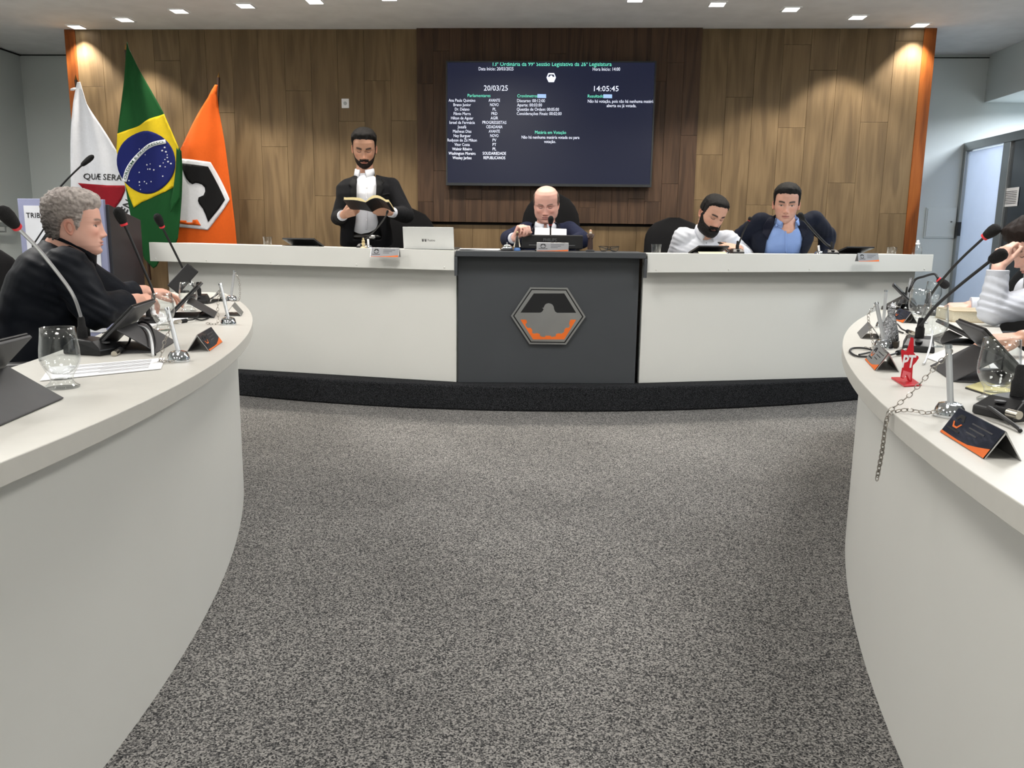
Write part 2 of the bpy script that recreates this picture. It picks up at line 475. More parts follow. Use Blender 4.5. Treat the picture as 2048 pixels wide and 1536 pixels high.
# wood panelled wall: backing + planks
wall = thing('wall_back', 'wood panelled feature wall of vertical planks', None, (-0.6, YW, 0), kind='structure')
XP0, XP1 = -3.89, 2.68
CX0, CX1, CZ = -1.15, 1.035, 1.217
MB().box(XP0, XP1, YW, YW + 0.12, 0.0, CEIL).build('backing', m_seam, wall)
JOINTS = [(186, 174), (340, 122), (468, 226), (553, 294), (602, 182), (506, 400), (707, 243), (760, 162), (652, 392), (803, 242), (265, 300), (420, 330),
          (1485, 195), (1566, 256), (1640, 141), (1735, 245), (1420, 310), (1500, 410), (1664, 366), (1770, 427), (1810, 83), (1400, 400), (1590, 90)]
def plank(x0, x1, z0, z1, y, m):
    g = 0.0007
    mb = MB().box(x0 + g, x1 - g, y - 0.012, y, z0 + g, z1 - g)
    return mb.build('plank', m, wall, bevel=0.0008, seg=1)
def plank_field(xa, xb, n, z0, z1, y, m, Ln, joints=()):
    wd = (xb - xa) / n
    for i in range(n):
        x0 = xa + i * wd; x1 = x0 + wd
        zs = sorted({round(AY(px, py, y).z, 3) for px, py in joints if x0 <= AY(px, py, y).x < x1})
        zs = [z for z in zs if z0 + 0.1 < z < z1 - 0.05]
        if not zs: zs = [z0 + random.uniform(0.1, 0.9) * min(Ln, z1 - z0)]
        while zs[0] - Ln > z0 + 0.1: zs.insert(0, zs[0] - Ln)
        while zs[-1] + Ln < z1 - 0.1: zs.append(zs[-1] + Ln)
        e = [z0] + zs + [z1]
        for a, b in zip(e[:-1], e[1:]): plank(x0, x1, a, b, y, m)
plank_field(XP0, CX0, 13, 0.165, CEIL, YW, m_oak, 1.28, JOINTS)
plank_field(CX1, XP1, 8, 0.165, CEIL, YW, m_oak, 1.28, JOINTS)
plank_field(CX0, CX1, 10, 0.165, CZ - 0.02, YW, m_oak, 1.28)
plank_field(CX0, CX1, 17, CZ, CEIL, YW - 0.03, m_walnut, 0.9)
MB().box(CX0, CX1, YW - 0.03, YW, CZ, CEIL).build('backing', m_dark, wall)
MB().box(CX0, CX1, YW - 0.012, YW - 0.002, CZ - 0.02, CZ).build('shadow_gap', m_dark, wall)
struct('trim_4', MB().box(-3.975, -3.89, YW - 0.02, YW + 0.12, 0, CEIL), m_pine, 'orange stained wooden edge strip at the left of the panelling', bevel=0.003)
struct('trim_5', MB().box(2.68, 2.77, YW - 0.02, YW + 0.12, 0, CEIL), m_pine, 'orange stained wooden edge strip at the right of the panelling', bevel=0.003)

# dais: curved carpeted step
def dais_y(x): return 0.100 * x * x + 0.093 * x + 5.10
dx = np.linspace(-3.0, 2.75, 40)
poly = [(x, dais_y(x)) for x in dx] + [(2.75, YW - 0.03), (-3.0, YW - 0.03)]
dais = struct('floor_dais', MB().prism(poly, 0.0, 0.165), m_carpet_dk, 'curved step covered in charcoal carpet under the main bench', bevel=0.012)

# end wall details
hp = AY(1852, 415, YB); hq = AY(1907, 477, YB)
e = thing('wall_hatch', 'white square access hatch on the wall right of the panelling', 'hatch', ((hp.x + hq.x) / 2, YB, hq.z))
MB().box(hp.x, hq.x, YB - 0.012, YB, hq.z, hp.z).build('frame', m_wall, e, bevel=0.003)
MB().box(hp.x + 0.012, hq.x - 0.012, YB - 0.018, YB - 0.011, hq.z + 0.012, hp.z - 0.012).build('door', m_wall, e, bevel=0.002)
MB().lathe([(0.0, 0), (0.008, 0.001), (0.008, 0.01), (0, 0.011)], 12).build('lock', m_alu, e, world=False).location = (0.09, -0.024, 0.14)

# glazed aluminium partition door on the right
XD = 3.5
door = thing('door_1', 'aluminium framed door with frosted panel and dark glass on the right', None, (XD, 6.6, 0), kind='structure')
m_frost = mat('frosted_panel', (214, 222, 236), 0.35)
_nt = m_frost.node_tree; _tr = _nt.nodes.new('ShaderNodeBsdfTranslucent'); _tr.inputs[0].default_value = (0.80, 0.84, 0.92, 1); _mx = _nt.nodes.new('ShaderNodeMixShader'); _mx.inputs[0].default_value = 0.55
_nt.links.new(_nt.nodes['Principled BSDF'].outputs[0], _mx.inputs[1]); _nt.links.new(_tr.outputs[0], _mx.inputs[2]); _nt.links.new(_mx.outputs[0], _nt.nodes['Material Output'].inputs[0])
m_dglass = mat('dark_glass', (22, 30, 40), 0.08, coat=0.6)
y_in = AX(2012, 300, XD).y; y_m2 = AX(2026, 300, XD).y
MB().box(XD - 0.03, XD + 0.03, 5.2, YB, 1.885, 1.955).build('header', m_alu, door, bevel=0.004)
MB().box(XD - 0.03, XD + 0.03, YB - 0.05, YB, 0, 1.885).build('jamb', m_alu, door, bevel=0.004)
MB().box(XD - 0.01, XD + 0.01, y_in, YB - 0.07, 0.05, 1.875).build('frosted_panel', m_frost, door)
MB().box(XD - 0.025, XD + 0.025, y_m2, y_in, 0, 1.885).build('mullion', m_alu, door, bevel=0.003)
MB().box(XD - 0.006, XD + 0.006, 5.25, y_m2, 0.05, 1.885).build('dark_pane', m_dglass, door)
MB().box(XD - 0.03, XD + 0.03, 5.2, 5.25, 0, 1.885).build('jamb', m_alu, door, bevel=0.004)
hz = AY(1923, 458, YB - 0.06).z
MB().box(XD - 0.05, XD - 0.02, YB - 0.09, YB - 0.05, hz - 0.06, hz + 0.06).build('hinge', m_black, door, bevel=0.004)
a = AX(2001, 378, XD - 0.012); b = AX(2034, 412, XD - 0.012)
e = thing('door_notice', 'small printed paper notice taped to the dark glass door', 'notice', (XD - 0.012, (a.y + b.y) / 2, b.z))
MB().box(XD - 0.013, XD - 0.0105, b.y, a.y, b.z, a.z).build('sheet', m_paper, e)
mb = MB()
for i in range(8):
    z = a.z - 0.03 - i * 0.013
    mb.box(XD - 0.0142, XD - 0.0132, b.y + 0.02, a.y - 0.02 - 0.01 * (i % 3), z, z + 0.004)
mb.build('printed_lines', m_ink, e)

# hand rail on the left wall
pr = AX(0, 450, XL + 0.08); pr2 = AX(38, 450, XL + 0.08)
e = thing('hand_rail', 'grey metal hand rail fixed to the left wall', 'hand rail', (XL, 6.0, 0.9))
MB().tube([(XL + 0.09, 4.2, pr2.z), (XL + 0.09, 7.1, pr2.z), (XL + 0.085, 7.15, pr2.z - 0.01), (XL + 0.02, 7.15, pr2.z - 0.03)], 0.02, 12).build('rail', m_alu, e, smooth=True)
for yy in (6.95, 5.4):
    MB().tube([(XL + 0.09, yy, pr2.z), (XL + 0.09, yy, pr2.z - 0.06), (XL, yy, pr2.z - 0.06)], 0.008, 8).build('bracket', m_alu, e)

# wall socket plate
sp = AY(691, 207, YW - 0.012)
e = thing('wall_socket', 'small white socket plate on the wood panelling left of the screen', 'socket', sp)
MB().box(sp.x - 0.03, sp.x + 0.03, YW - 0.021, YW - 0.0125, sp.z - 0.036, sp.z + 0.036).build('plate', m_paper, e, bevel=0.003)
o = MB().lathe([(0.0, 0.0), (0.013, 0.0), (0.013, 0.004), (0.009, 0.005), (0.0, 0.005)], 16).build('outlet', m_alu, e, world=False)
o.rotation_euler = (PI / 2, 0, 0); o.location = (0, -0.009, 0)

# ------------------------------------------------------------------ ceiling lamps
LX = [-3.82, -3.32, -2.79, -2.25, -1.726, -1.2, -0.65, -0.1, 0.46, 1.025, 1.552, 2.078, 2.605]
LY = [6.52, 6.31, 6.08, 5.95, 5.85, 5.78, 5.75, 5.76, 5.83, 5.95, 6.08, 6.29, 6.51]
m_led = mat('lamp_diffuser', (255, 253, 246), 0.5, emit=5.0)
def place_words(i):
    return ['first', 'second', 'third', 'fourth', 'fifth', 'sixth', 'seventh', 'eighth', 'ninth', 'tenth', 'eleventh', 'twelfth', 'last'][i]
for i, (x, y) in enumerate(zip(LX, LY)):
    e = thing('ceiling_downlight', 'square recessed downlight, %s from the left in the curved ceiling row' % place_words(i), 'ceiling light', (x, y, CEIL), 0, 'downlights along the curved row')
    s = 0.062
    f = MB()
    k_ = s - 0.012
    f._add([(a_ * q, b_ * q, z_) for q, z_ in ((s, -0.0005), (s, -0.006), (k_, -0.006), (k_, -0.0005)) for a_, b_ in ((-1, -1), (1, -1), (1, 1), (-1, 1))], [(r_ * 4 + c_, r_ * 4 + (c_ + 1) % 4, (r_ + 1) * 4 + (c_ + 1) % 4, (r_ + 1) * 4 + c_) for r_ in range(3) for c_ in range(4)])
    f.build('frame', m_ceil, e, world=False)
    MB().box(-s + 0.012, s - 0.012, -s + 0.012, s - 0.012, -0.003, -0.0005).build('diffuser', m_led, e, world=False)
    l = bpy.data.lights.new('downlight_beam', 'SPOT'); l.energy = 46; l.spot_size = math.radians(92); l.spot_blend = 0.35
    l.color = (1.0, 0.93, 0.82); l.shadow_soft_size = 0.05
    lo = bpy.data.objects.new('downlight_beam', l); COL.objects.link(lo); lo.parent = e; lo.location = (0, 0, -0.02)
for k, (x, y) in enumerate(PANELS):
    e = thing('ceiling_panel', 'square flat ceiling light panel out of view, the outer pair added as side fill', 'ceiling light', (x, y, CEIL), 0, 'ceiling panels over the pit')
    MB().box(-0.31, 0.31, -0.31, 0.31, -0.03, 0).build('frame', m_ceil, e, world=False)
    MB().box(-0.29, 0.29, -0.29, 0.29, -0.035, -0.03).build('diffuser', m_led, e, world=False)
# ------------------------------------------------------------------ main bench on the dais
ZD = 0.166
def quad_slab(mb, a, b, z0a, z1a, z0b, z1b, d):
    """upright board from plan point a to b, thickness d to the back"""
    a = Vector((a[0], a[1], 0)); b = Vector((b[0], b[1], 0))
    t = (b - a).normalized(); n = Vector((-t.y, t.x, 0))
    if n.y < 0: n = -n
    P = [a, b, b + n * d, a + n * d]
    return mb.hexa([(P[0].x, P[0].y, z0a), (P[1].x, P[1].y, z0b), (P[2].x, P[2].y, z0b), (P[3].x, P[3].y, z0a),
                    (P[0].x, P[0].y, z1a), (P[1].x, P[1].y, z1b), (P[2].x, P[2].y, z1b), (P[3].x, P[3].y, z1a)])
def bench_section(label, fa, fb, pa, pb, zt, zb, screws):
    e = thing('bench_desk', label, 'desk', ((pa[0] + pb[0]) / 2, (pa[1] + pb[1]) / 2 + 0.2, ZD), 0, 'sections of the long raised bench')
    quad_slab(MB(), fa, fb, zb[0], zt[0], zb[1], zt[1], 0.022).build('fascia', m_white, e, bevel=0.002)
    quad_slab(MB(), pa, pb, ZD, zb[0] + 0.06, ZD, zb[1] + 0.06, 0.02).build('front_panel', m_white, e, bevel=0.002)
    t = (Vector(fb) - Vector(fa)).normalized(); n = Vector((-t.y, t.x)); n = n if n.y > 0 else -n
    a2 = Vector(fa) + n * 0.0225; b2 = Vector(fb) + n * 0.0225; a3 = a2 + n * 0.45; b3 = b2 + n * 0.45
    if fa[0] < -1: b3 = Vector((b2.x, b2.y + 0.46))
    else: a3 = Vector((a2.x, a2.y + 0.46))
    zl = min(zt) - 0.004
    mb = MB(); mb.hexa([(a2.x, a2.y, zt[0] - 0.029), (b2.x, b2.y, zt[1] - 0.029), (b3.x, b3.y, zt[1] - 0.029), (a3.x, a3.y, zt[0] - 0.029),
                        (a2.x, a2.y, zt[0] - 0.004), (b2.x, b2.y, zt[1] - 0.004), (b3.x, b3.y, zt[1] - 0.004), (a3.x, a3.y, zt[0] - 0.004)])
    mb.build('worktop', m_white, e, bevel=0.002)
    for q in (pa, pb):
        inner = (fa[0] < -1) == (q is pb)
        q2 = Vector(q) + n * 0.021; q3 = q2 + (Vector((0, 0.34)) if inner else n * 0.34)
        s_ = 0.02 if q is pa else -0.02
        d_ = t * s_
        MB().hexa([(q2.x, q2.y, ZD), (q2.x + d_.x, q2.y + d_.y, ZD), (q3.x + d_.x, q3.y + d_.y, ZD), (q3.x, q3.y, ZD),
                   (q2.x, q2.y, zt[0] - 0.04), (q2.x + d_.x, q2.y + d_.y, zt[0] - 0.04), (q3.x + d_.x, q3.y + d_.y, zt[0] - 0.04), (q3.x, q3.y, zt[0] - 0.04)]).build('side_panel', m_white, e)
    for s_ in screws:
        q = Vector(fa).lerp(Vector(fb), s_); z = zb[0] + (zb[1] - zb[0]) * s_ + 0.018
        o = MB().lathe([(0.0, 0.0), (0.006, 0.0), (0.005, 0.003), (0.0, 0.004)], 12).build('screw_cap', m_white, e)
        o.matrix_parent_inverse = e.matrix_basis.inverted() if False else o.matrix_parent_inverse
        o.location = (q.x, q.y, z); o.rotation_euler = (PI / 2, 0, math.atan2(t.y, t.x))
    return e
bench_l = bench_section('long white bench desk at left of the dark centre desk', (-2.83, 5.50), (-0.662, 5.085), (-2.755, 5.60), (-0.66, 5.18), (1.036, 1.016), (0.908, 0.892), (0.02, 0.2, 0.42, 0.7, 0.97))
bench_r = bench_section('long white bench desk at right of the dark centre desk', (0.548, 5.205), (2.545, 5.765), (0.535, 5.297), (2.47, 5.85), (1.013, 1.022), (0.892, 0.907), (0.03, 0.27, 0.55, 0.97))

# dark centre desk
CA, CB = Vector((-0.648, 5.165)), Vector((0.505, 5.27))
ct = (CB - CA).normalized(); cn = Vector((-ct.y, ct.x))
cd = thing('president_desk', 'dark grey centre desk with a steel hexagon emblem', 'desk', ((CA.x + CB.x) / 2, CA.y + 0.3, ZD))
quad_slab(MB(), CA, CB, ZD, 0.979, ZD, 0.979, 0.025).build('front_panel', m_grey_desk, cd, bevel=0.002)
TA, TB = CA - ct * 0.012 - cn * 0.09, CB + ct * 0.024 - cn * 0.09
MB().prism([(TA.x, TA.y), (TB.x, TB.y), (TB.x, TB.y + 0.58), (TA.x, TA.y + 0.68)], 0.980, 1.0155).build('worktop', m_grey_desk, cd, bevel=0.003)
for q, s_ in ((CA, 1), (CB, -1)):
    q2 = q + cn * 0.026; q3 = q2 + Vector((0, 0.46)); d_ = ct * 0.02 * s_
    MB().hexa([(q2.x, q2.y, ZD), (q2.x + d_.x, q2.y + d_.y, ZD), (q3.x + d_.x, q3.y + d_.y, ZD), (q3.x, q3.y, ZD),
               (q2.x, q2.y, 0.978), (q2.x + d_.x, q2.y + d_.y, 0.978), (q3.x + d_.x, q3.y + d_.y, 0.978), (q3.x, q3.y, 0.978)]).build('side_panel', m_grey_desk, cd)
for q in (CA - ct * 0.011, CB + ct * 0.023):
    q1 = q - cn * 0.088
    MB().hexa([(q1.x - 0.009, q1.y, 0.86), (q1.x + 0.009, q1.y, 0.86), (q1.x + 0.009, q1.y + 0.03, 0.86), (q1.x - 0.009, q1.y + 0.03, 0.86),
               (q1.x - 0.009, q1.y, 0.979), (q1.x + 0.009, q1.y, 0.979), (q1.x + 0.009, q1.y + 0.03, 0.979), (q1.x - 0.009, q1.y + 0.03, 0.979)]).build('edge_strip', m_grey_desk, cd)

# emblem
def on_plane(px, py, o_, n_):
    v = ray(px, py); t = (o_ - EYE).dot(n_) / v.dot(n_); return EYE + v * t
PO = Vector((CA.x, CA.y, 0.5)); PN = Vector((cn.x, cn.y, 0))
def zz(x, y): return (900 + x / 4.517, 360 + y / 4.517)
def flat_piece(name, pts, off, thick, m, parent):
    P = [on_plane(*zz(x, y), PO - PN * off, PN) for x, y in pts]
    V2 = [(p.x * ct.x + p.y * ct.y, p.z) for p in P]
    n = len(P)
    tri = tessellate_polygon([[Vector((a, b, 0)) for a, b in V2]])
    V = P + [p + PN * thick for p in P]
    F_ = [tuple(t) for t in tri] + [tuple(i + n for i in t) for t in tri] + [(i, (i + 1) % n, n + (i + 1) % n, n + i) for i in range(n)]
    mb = MB(); mb._add(V, F_)
    return mb.build(name, m, parent)
HEXO = [(725, 970), (1062, 975), (1225, 1235), (1048, 1487), (718, 1483), (550, 1228)]
def scale_poly(p, s): 
    cx = sum(q[0] for q in p) / len(p); cy = sum(q[1] for q in p) / len(p)
    return [(cx + (x - cx) * s, cy + (y - cy) * s) for x, y in p]
emb = thing('hexagon_emblem', 'brushed steel hexagon crest with eagle and orange gear on the dark desk', 'emblem', on_plane(*zz(888, 1480), PO, PN))
flat_piece('rim', HEXO, 0.020, 0.019, m_steel, emb)
flat_piece('black_line', scale_poly(HEXO, 0.945), 0.0215, 0.002, m_ink, emb)
flat_piece('plate', scale_poly(HEXO, 0.905), 0.0235, 0.002, m_steel, emb)
EAG = [(757, 1025), (1033, 1025), (1140, 1200), (968, 1200), (950, 1188), (940, 1165), (937, 1145), (925, 1125), (908, 1116), (890, 1113), (872, 1117), (858, 1127), (849, 1145), (848, 1152), (833, 1156), (846, 1166), (838, 1182), (828, 1193), (812, 1199), (637, 1198)]
GEAR = [(637, 1262), (686, 1262), (694, 1275), (695, 1290), (680, 1303), (690, 1325), (705, 1338), (728, 1335), (745, 1360), (740, 1378), (758, 1390), (785, 1383), (812, 1392), (812, 1408), (835, 1418), (858, 1418), (862, 1407), (910, 1407), (914, 1418), (945, 1415), (957, 1406), (958, 1392), (985, 1384), (1005, 1390), (1033, 1372), (1030, 1358), (1048, 1335), (1072, 1336), (1085, 1318), (1076, 1300), (1082, 1275), (1092, 1262), (1140, 1262), (1033, 1440), (750, 1440)]
flat_piece('eagle_field', EAG, 0.0255, 0.002, m_ink, emb)
flat_piece('gear', GEAR, 0.0255, 0.002, m_orange, emb)

# ------------------------------------------------------------------ side tables
def lx(y): return -0.852 - (max(0.0, (y - 1.2)) ** 2) / (9.6 + 0.40 * max(0, y - 1.2)) - (min(0.0, (y - 1.2)) ** 2) / 10.5
def rx_(y): return 0.625 + ((y - 0.72) ** 2) / 12.7
def off_curve(fn, y, d, sgn):
    h = 0.01; g = (fn(y + h) - fn(y - h)) / (2 * h)
    n = Vector((1, -g)).normalized() * sgn
    return Vector((fn(y), y)) + n * d
def side_table(label, fn, sgn, y0, y1, depth):
    """sgn=-1: table lies to the left of its outer curve"""
    e = thing('curved_desk', label, 'desk', (fn(2.0) + sgn * 0.3, 2.0, 0))
    ys = np.linspace(y0, y1, 60)
    out = [off_curve(fn, y, 0, sgn) for y in ys]; inn = [off_curve(fn, y, depth, sgn) for y in ys]
    # rounded far corner
    far = []
    A, B = out[-1], inn[-1]
    tdir = (out[-1] - out[-2]).normalized()
    for k in range(1, 12):
        s_ = k / 12; far.append(A.lerp(B, s_) + tdir * 0.16 * math.sin(PI * s_) ** 0.6)
    poly = [tuple(q) for q in out] + [tuple(q) for q in far] + [tuple(q) for q in inn[::-1]]
    MB().prism(poly, 0.71, 0.75).build('worktop', m_cream, e, bevel=0.002, smooth=False)
    po = [off_curve(fn, y, 0.068, sgn) for y in ys[:-3]]; pi_ = [off_curve(fn, y, 0.088, sgn) for y in ys[:-3]]
    MB().prism([tuple(q) for q in po] + [tuple(q) for q in pi_[::-1]], 0.0, 0.709).build('front_panel', m_white, e, smooth=True)
    q1, q2 = pi_[-1], off_curve(fn, ys[-4], depth - 0.05, sgn)
    t = (q2 - q1).normalized(); n = Vector((-t.y, t.x)); n = n if n.y < 0 else -n
    MB().prism([tuple(q1 + n * 0.002), tuple(q2), tuple(q2 + n * 0.02), tuple(q1 + n * 0.022)], 0, 0.709).build('end_panel', m_white, e)
    for k in (4, 22, 40):
        q1 = off_curve(fn, ys[k], 0.09, sgn); q2 = off_curve(fn, ys[k], depth - 0.08, sgn)
        t = (q2 - q1).normalized(); n = Vector((-t.y, t.x)) * 0.018
        MB().prism([tuple(q1), tuple(q2), tuple(q2 + n), tuple(q1 + n)], 0, 0.709).build('divider', m_white, e)
    return e
side_table('curved white councillors desk along the left of the floor', lx, -1, -1.2, 4.78, 0.50)
side_table('curved white councillors desk along the right of the floor', rx_, 1, -1.2, 4.72, 0.56)

# ------------------------------------------------------------------ television
YT = YW - 0.03 - 0.075
tl, br_ = AY(891.8, 122.3, YT), AY(1304.8, 374.5, YT)
tx0, tx1, tz0, tz1 = tl.x, AY(1313, 123, YT).x, br_.z, tl.z
tv = thing('television', 'large wall mounted screen showing the session board in Portuguese', 'television', ((tx0 + tx1) / 2, YT, tz0))
m_bezel = mat('tv_bezel', (70, 72, 74), 0.35, 0.7)
m_scr = bpy.data.materials.new('tv_screen'); m_scr.use_nodes = True
_b = m_scr.node_tree.nodes['Principled BSDF']; _b.inputs['Base Color'].default_value = lin((8, 9, 16)); _b.inputs['Roughness'].default_value = 0.32
_b.inputs['Emission Color'].default_value = lin((17, 22, 46)); _b.inputs['Emission Strength'].default_value = 1.0; m_scr.cycles.emission_sampling = 'NONE'
bz = 0.012
MB().box(tx0, tx1, YT + 0.002, YT + 0.05, tz0, tz1).build('housing', m_black, tv, bevel=0.004)
mb = MB()
for x0, x1, z0, z1 in ((tx0, tx1, tz0, tz0 + 0.02), (tx0, tx1, tz1 - 0.010, tz1), (tx0, tx0 + bz, tz0 + 0.02, tz1 - 0.01), (tx1 - bz, tx1, tz0 + 0.02, tz1 - 0.01)):
    mb.box(x0, x1, YT - 0.008, YT + 0.0015, z0, z1)
mb.build('bezel', m_bezel, tv)
MB().box(tx0 + bz, tx1 - bz, YT - 0.002, YT + 0.001, tz0 + 0.02, tz1 - 0.01).build('screen', m_scr, tv); tv_scr = bpy.data.objects['screen']
MB().box((tx0 + tx1) / 2 - 0.18, (tx0 + tx1) / 2 + 0.18, YT + 0.051, YT + 0.062, (tz0 + tz1) / 2 - 0.18, (tz0 + tz1) / 2 + 0.18).build('wall_bracket', m_black, tv)
m_tw = mat('screen_white', (226, 230, 246), 0.5, emit=1.0)
m_tg = mat('screen_mint', (110, 228, 196), 0.5, emit=0.9)
m_tb = mat('screen_blue', (160, 190, 232), 0.5, emit=0.8)
def zt_(x, y): return (870 + x / 4.357, 100 + y / 4.357)
def tv_text(body, zx, zy, h, m, align='CENTER', wide=None, bold=0.0):
    p = AY(*zt_(zx, zy), YT - 0.0035)
    s = h / 4.357 * YT / 1620 * 1.05
    V, F_ = text_verts(body, 1.0, align, 1.0, bold)
    xs = [v[0] for v in V]; wd = max(xs) - min(xs)
    sx = s
    if wide: sx = wide / 4.357 * YT / 1620 / wd
    return raw('caption', [(p.x + a * sx, YT - 0.0035, p.z + b * s) for a, b in V], F_, m, tv_scr)
# the heading is cut off by the top of the screen
V, F_ = text_verts('13ª Ordinária da 99ª Sessão Legislativa da 26ª Legislatura', 1.0, 'CENTER', 1.0, 0.0)
p = AY(*zt_(1015, 124), YT - 0.0035); wd = max(v[0] for v in V) - min(v[0] for v in V); sx = 980 / 4.357 * YT / 1620 / wd; s = 46 / 4.357 * YT / 1620
bm = bmesh.new()
bv = [bm.verts.new((p.x + a * sx, YT - 0.0035, p.z + b * s)) for a, b in V]
for f in F_:
    try: bm.faces.new([bv[i] for i in f])
    except ValueError: pass
bmesh.ops.bisect_plane(bm, geom=bm.verts[:] + bm.edges[:] + bm.faces[:], plane_co=(0, 0, tz1 - 0.0105), plane_no=(0, 0, 1), clear_outer=True)
me = bpy.data.meshes.new('caption'); bm.to_mesh(me); bm.free(); link_mesh('caption', me, m_tg, tv_scr)
tv_text('Data Início: 20/03/2025', 532, 165, 36, m_tw, wide=290)
tv_text('Hora Início: 14:00', 1493, 168, 36, m_tw, wide=224)
tv_text('20/03/25', 531, 334, 58, m_tw, wide=200, bold=0.0)
tv_text('14:05:45', 1488, 339, 58, m_tw, wide=202, bold=0.0)
tv_text('Parlamentares', 383, 398, 34, m_tg, wide=192)
tv_text('Cronômetros', 805, 401, 34, m_tg, wide=168)
tv_text('Resultado', 1400, 403, 34, m_tg, wide=132)
for i, (a, b, wa, wb) in enumerate([('Ana Paula Quintino', 'AVANTE', 226, 96), ('Breno Junior', 'NOVO', 148, 72), ('Dr. Delano', 'PL', 122, 28), ('Flávio Marra', 'PRD', 144, 50),
        ('Hilton de Aguiar', 'AGIR', 188, 62), ('Israel da Farmácia', 'PROGRESSISTAS', 214, 202), ('Josafá', 'CIDADANIA', 74, 138), ('Matheus Dias', 'AVANTE', 156, 94), ('Ney Burguer', 'NOVO', 146, 70),
        ('Rodyson do Zé Milton', 'PV', 250, 32), ('Vitor Costa', 'PT', 130, 30), ('Walmir Ribeiro', 'PL', 168, 30), ('Washington Moreira', 'SOLIDARIEDADE', 230, 198), ('Wesley Jarbas', 'REPUBLICANOS', 162, 184)]):
    zy = 440 + i * 38.5
    tv_text(a, 236, zy, 33, m_tw, wide=wa); tv_text(b, 517, zy, 33, m_tw, wide=wb)
for i, (t_, wd) in enumerate([('Discurso: 00:12:00', 232), ('Aparte: 00:03:00', 208), ('Questão de Ordem: 00:05:00', 352), ('Considerações Finais: 00:02:00', 374)]):
    tv_text(t_, 720 + wd / 2, 443 + i * 37.5, 34, m_tw, wide=wd)
tv_text('Não há votação, pois não há nenhuma matéria', 1620, 448, 34, m_tw, wide=548)
tv_text('aberta ou já votada.', 1625, 486, 34, m_tw, wide=244)
tv_text('Matéria em Votação', 1006, 719, 36, m_tg, wide=260)
tv_text('Não há nenhuma matéria votada ou para', 1005, 762, 34, m_tw, wide=484)
tv_text('votação.', 1002, 799, 34, m_tw, wide=98)
def tv_poly(name, pts, m, off):
    P = [AY(*zt_(x, y), YT - off) for x, y in pts]
    tri = tessellate_polygon([[Vector((q.x, q.z, 0)) for q in P]])
    return raw(name, P, [tuple(t) for t in tri], m, tv_scr)
tv_poly('button', [(893, 384), (968, 385), (968, 419), (893, 417)], m_tb, 0.003)
tv_poly('button', [(1467, 386), (1543, 387), (1543, 420), (1467, 419)], m_tb, 0.003)
tv_poly('screen_logo', [(988, 201), (1038, 201), (1054, 240), (1036, 280), (990, 280), (971, 240)], m_tw, 0.003)
tv_poly('logo_field', [(994, 213), (1034, 213), (1042, 234), (1026, 234), (1020, 222), (1012, 220), (1004, 224), (1000, 234), (984, 234)], m_scr, 0.0042)
tv_text('LG', 986, 1183, 12, m_tw)

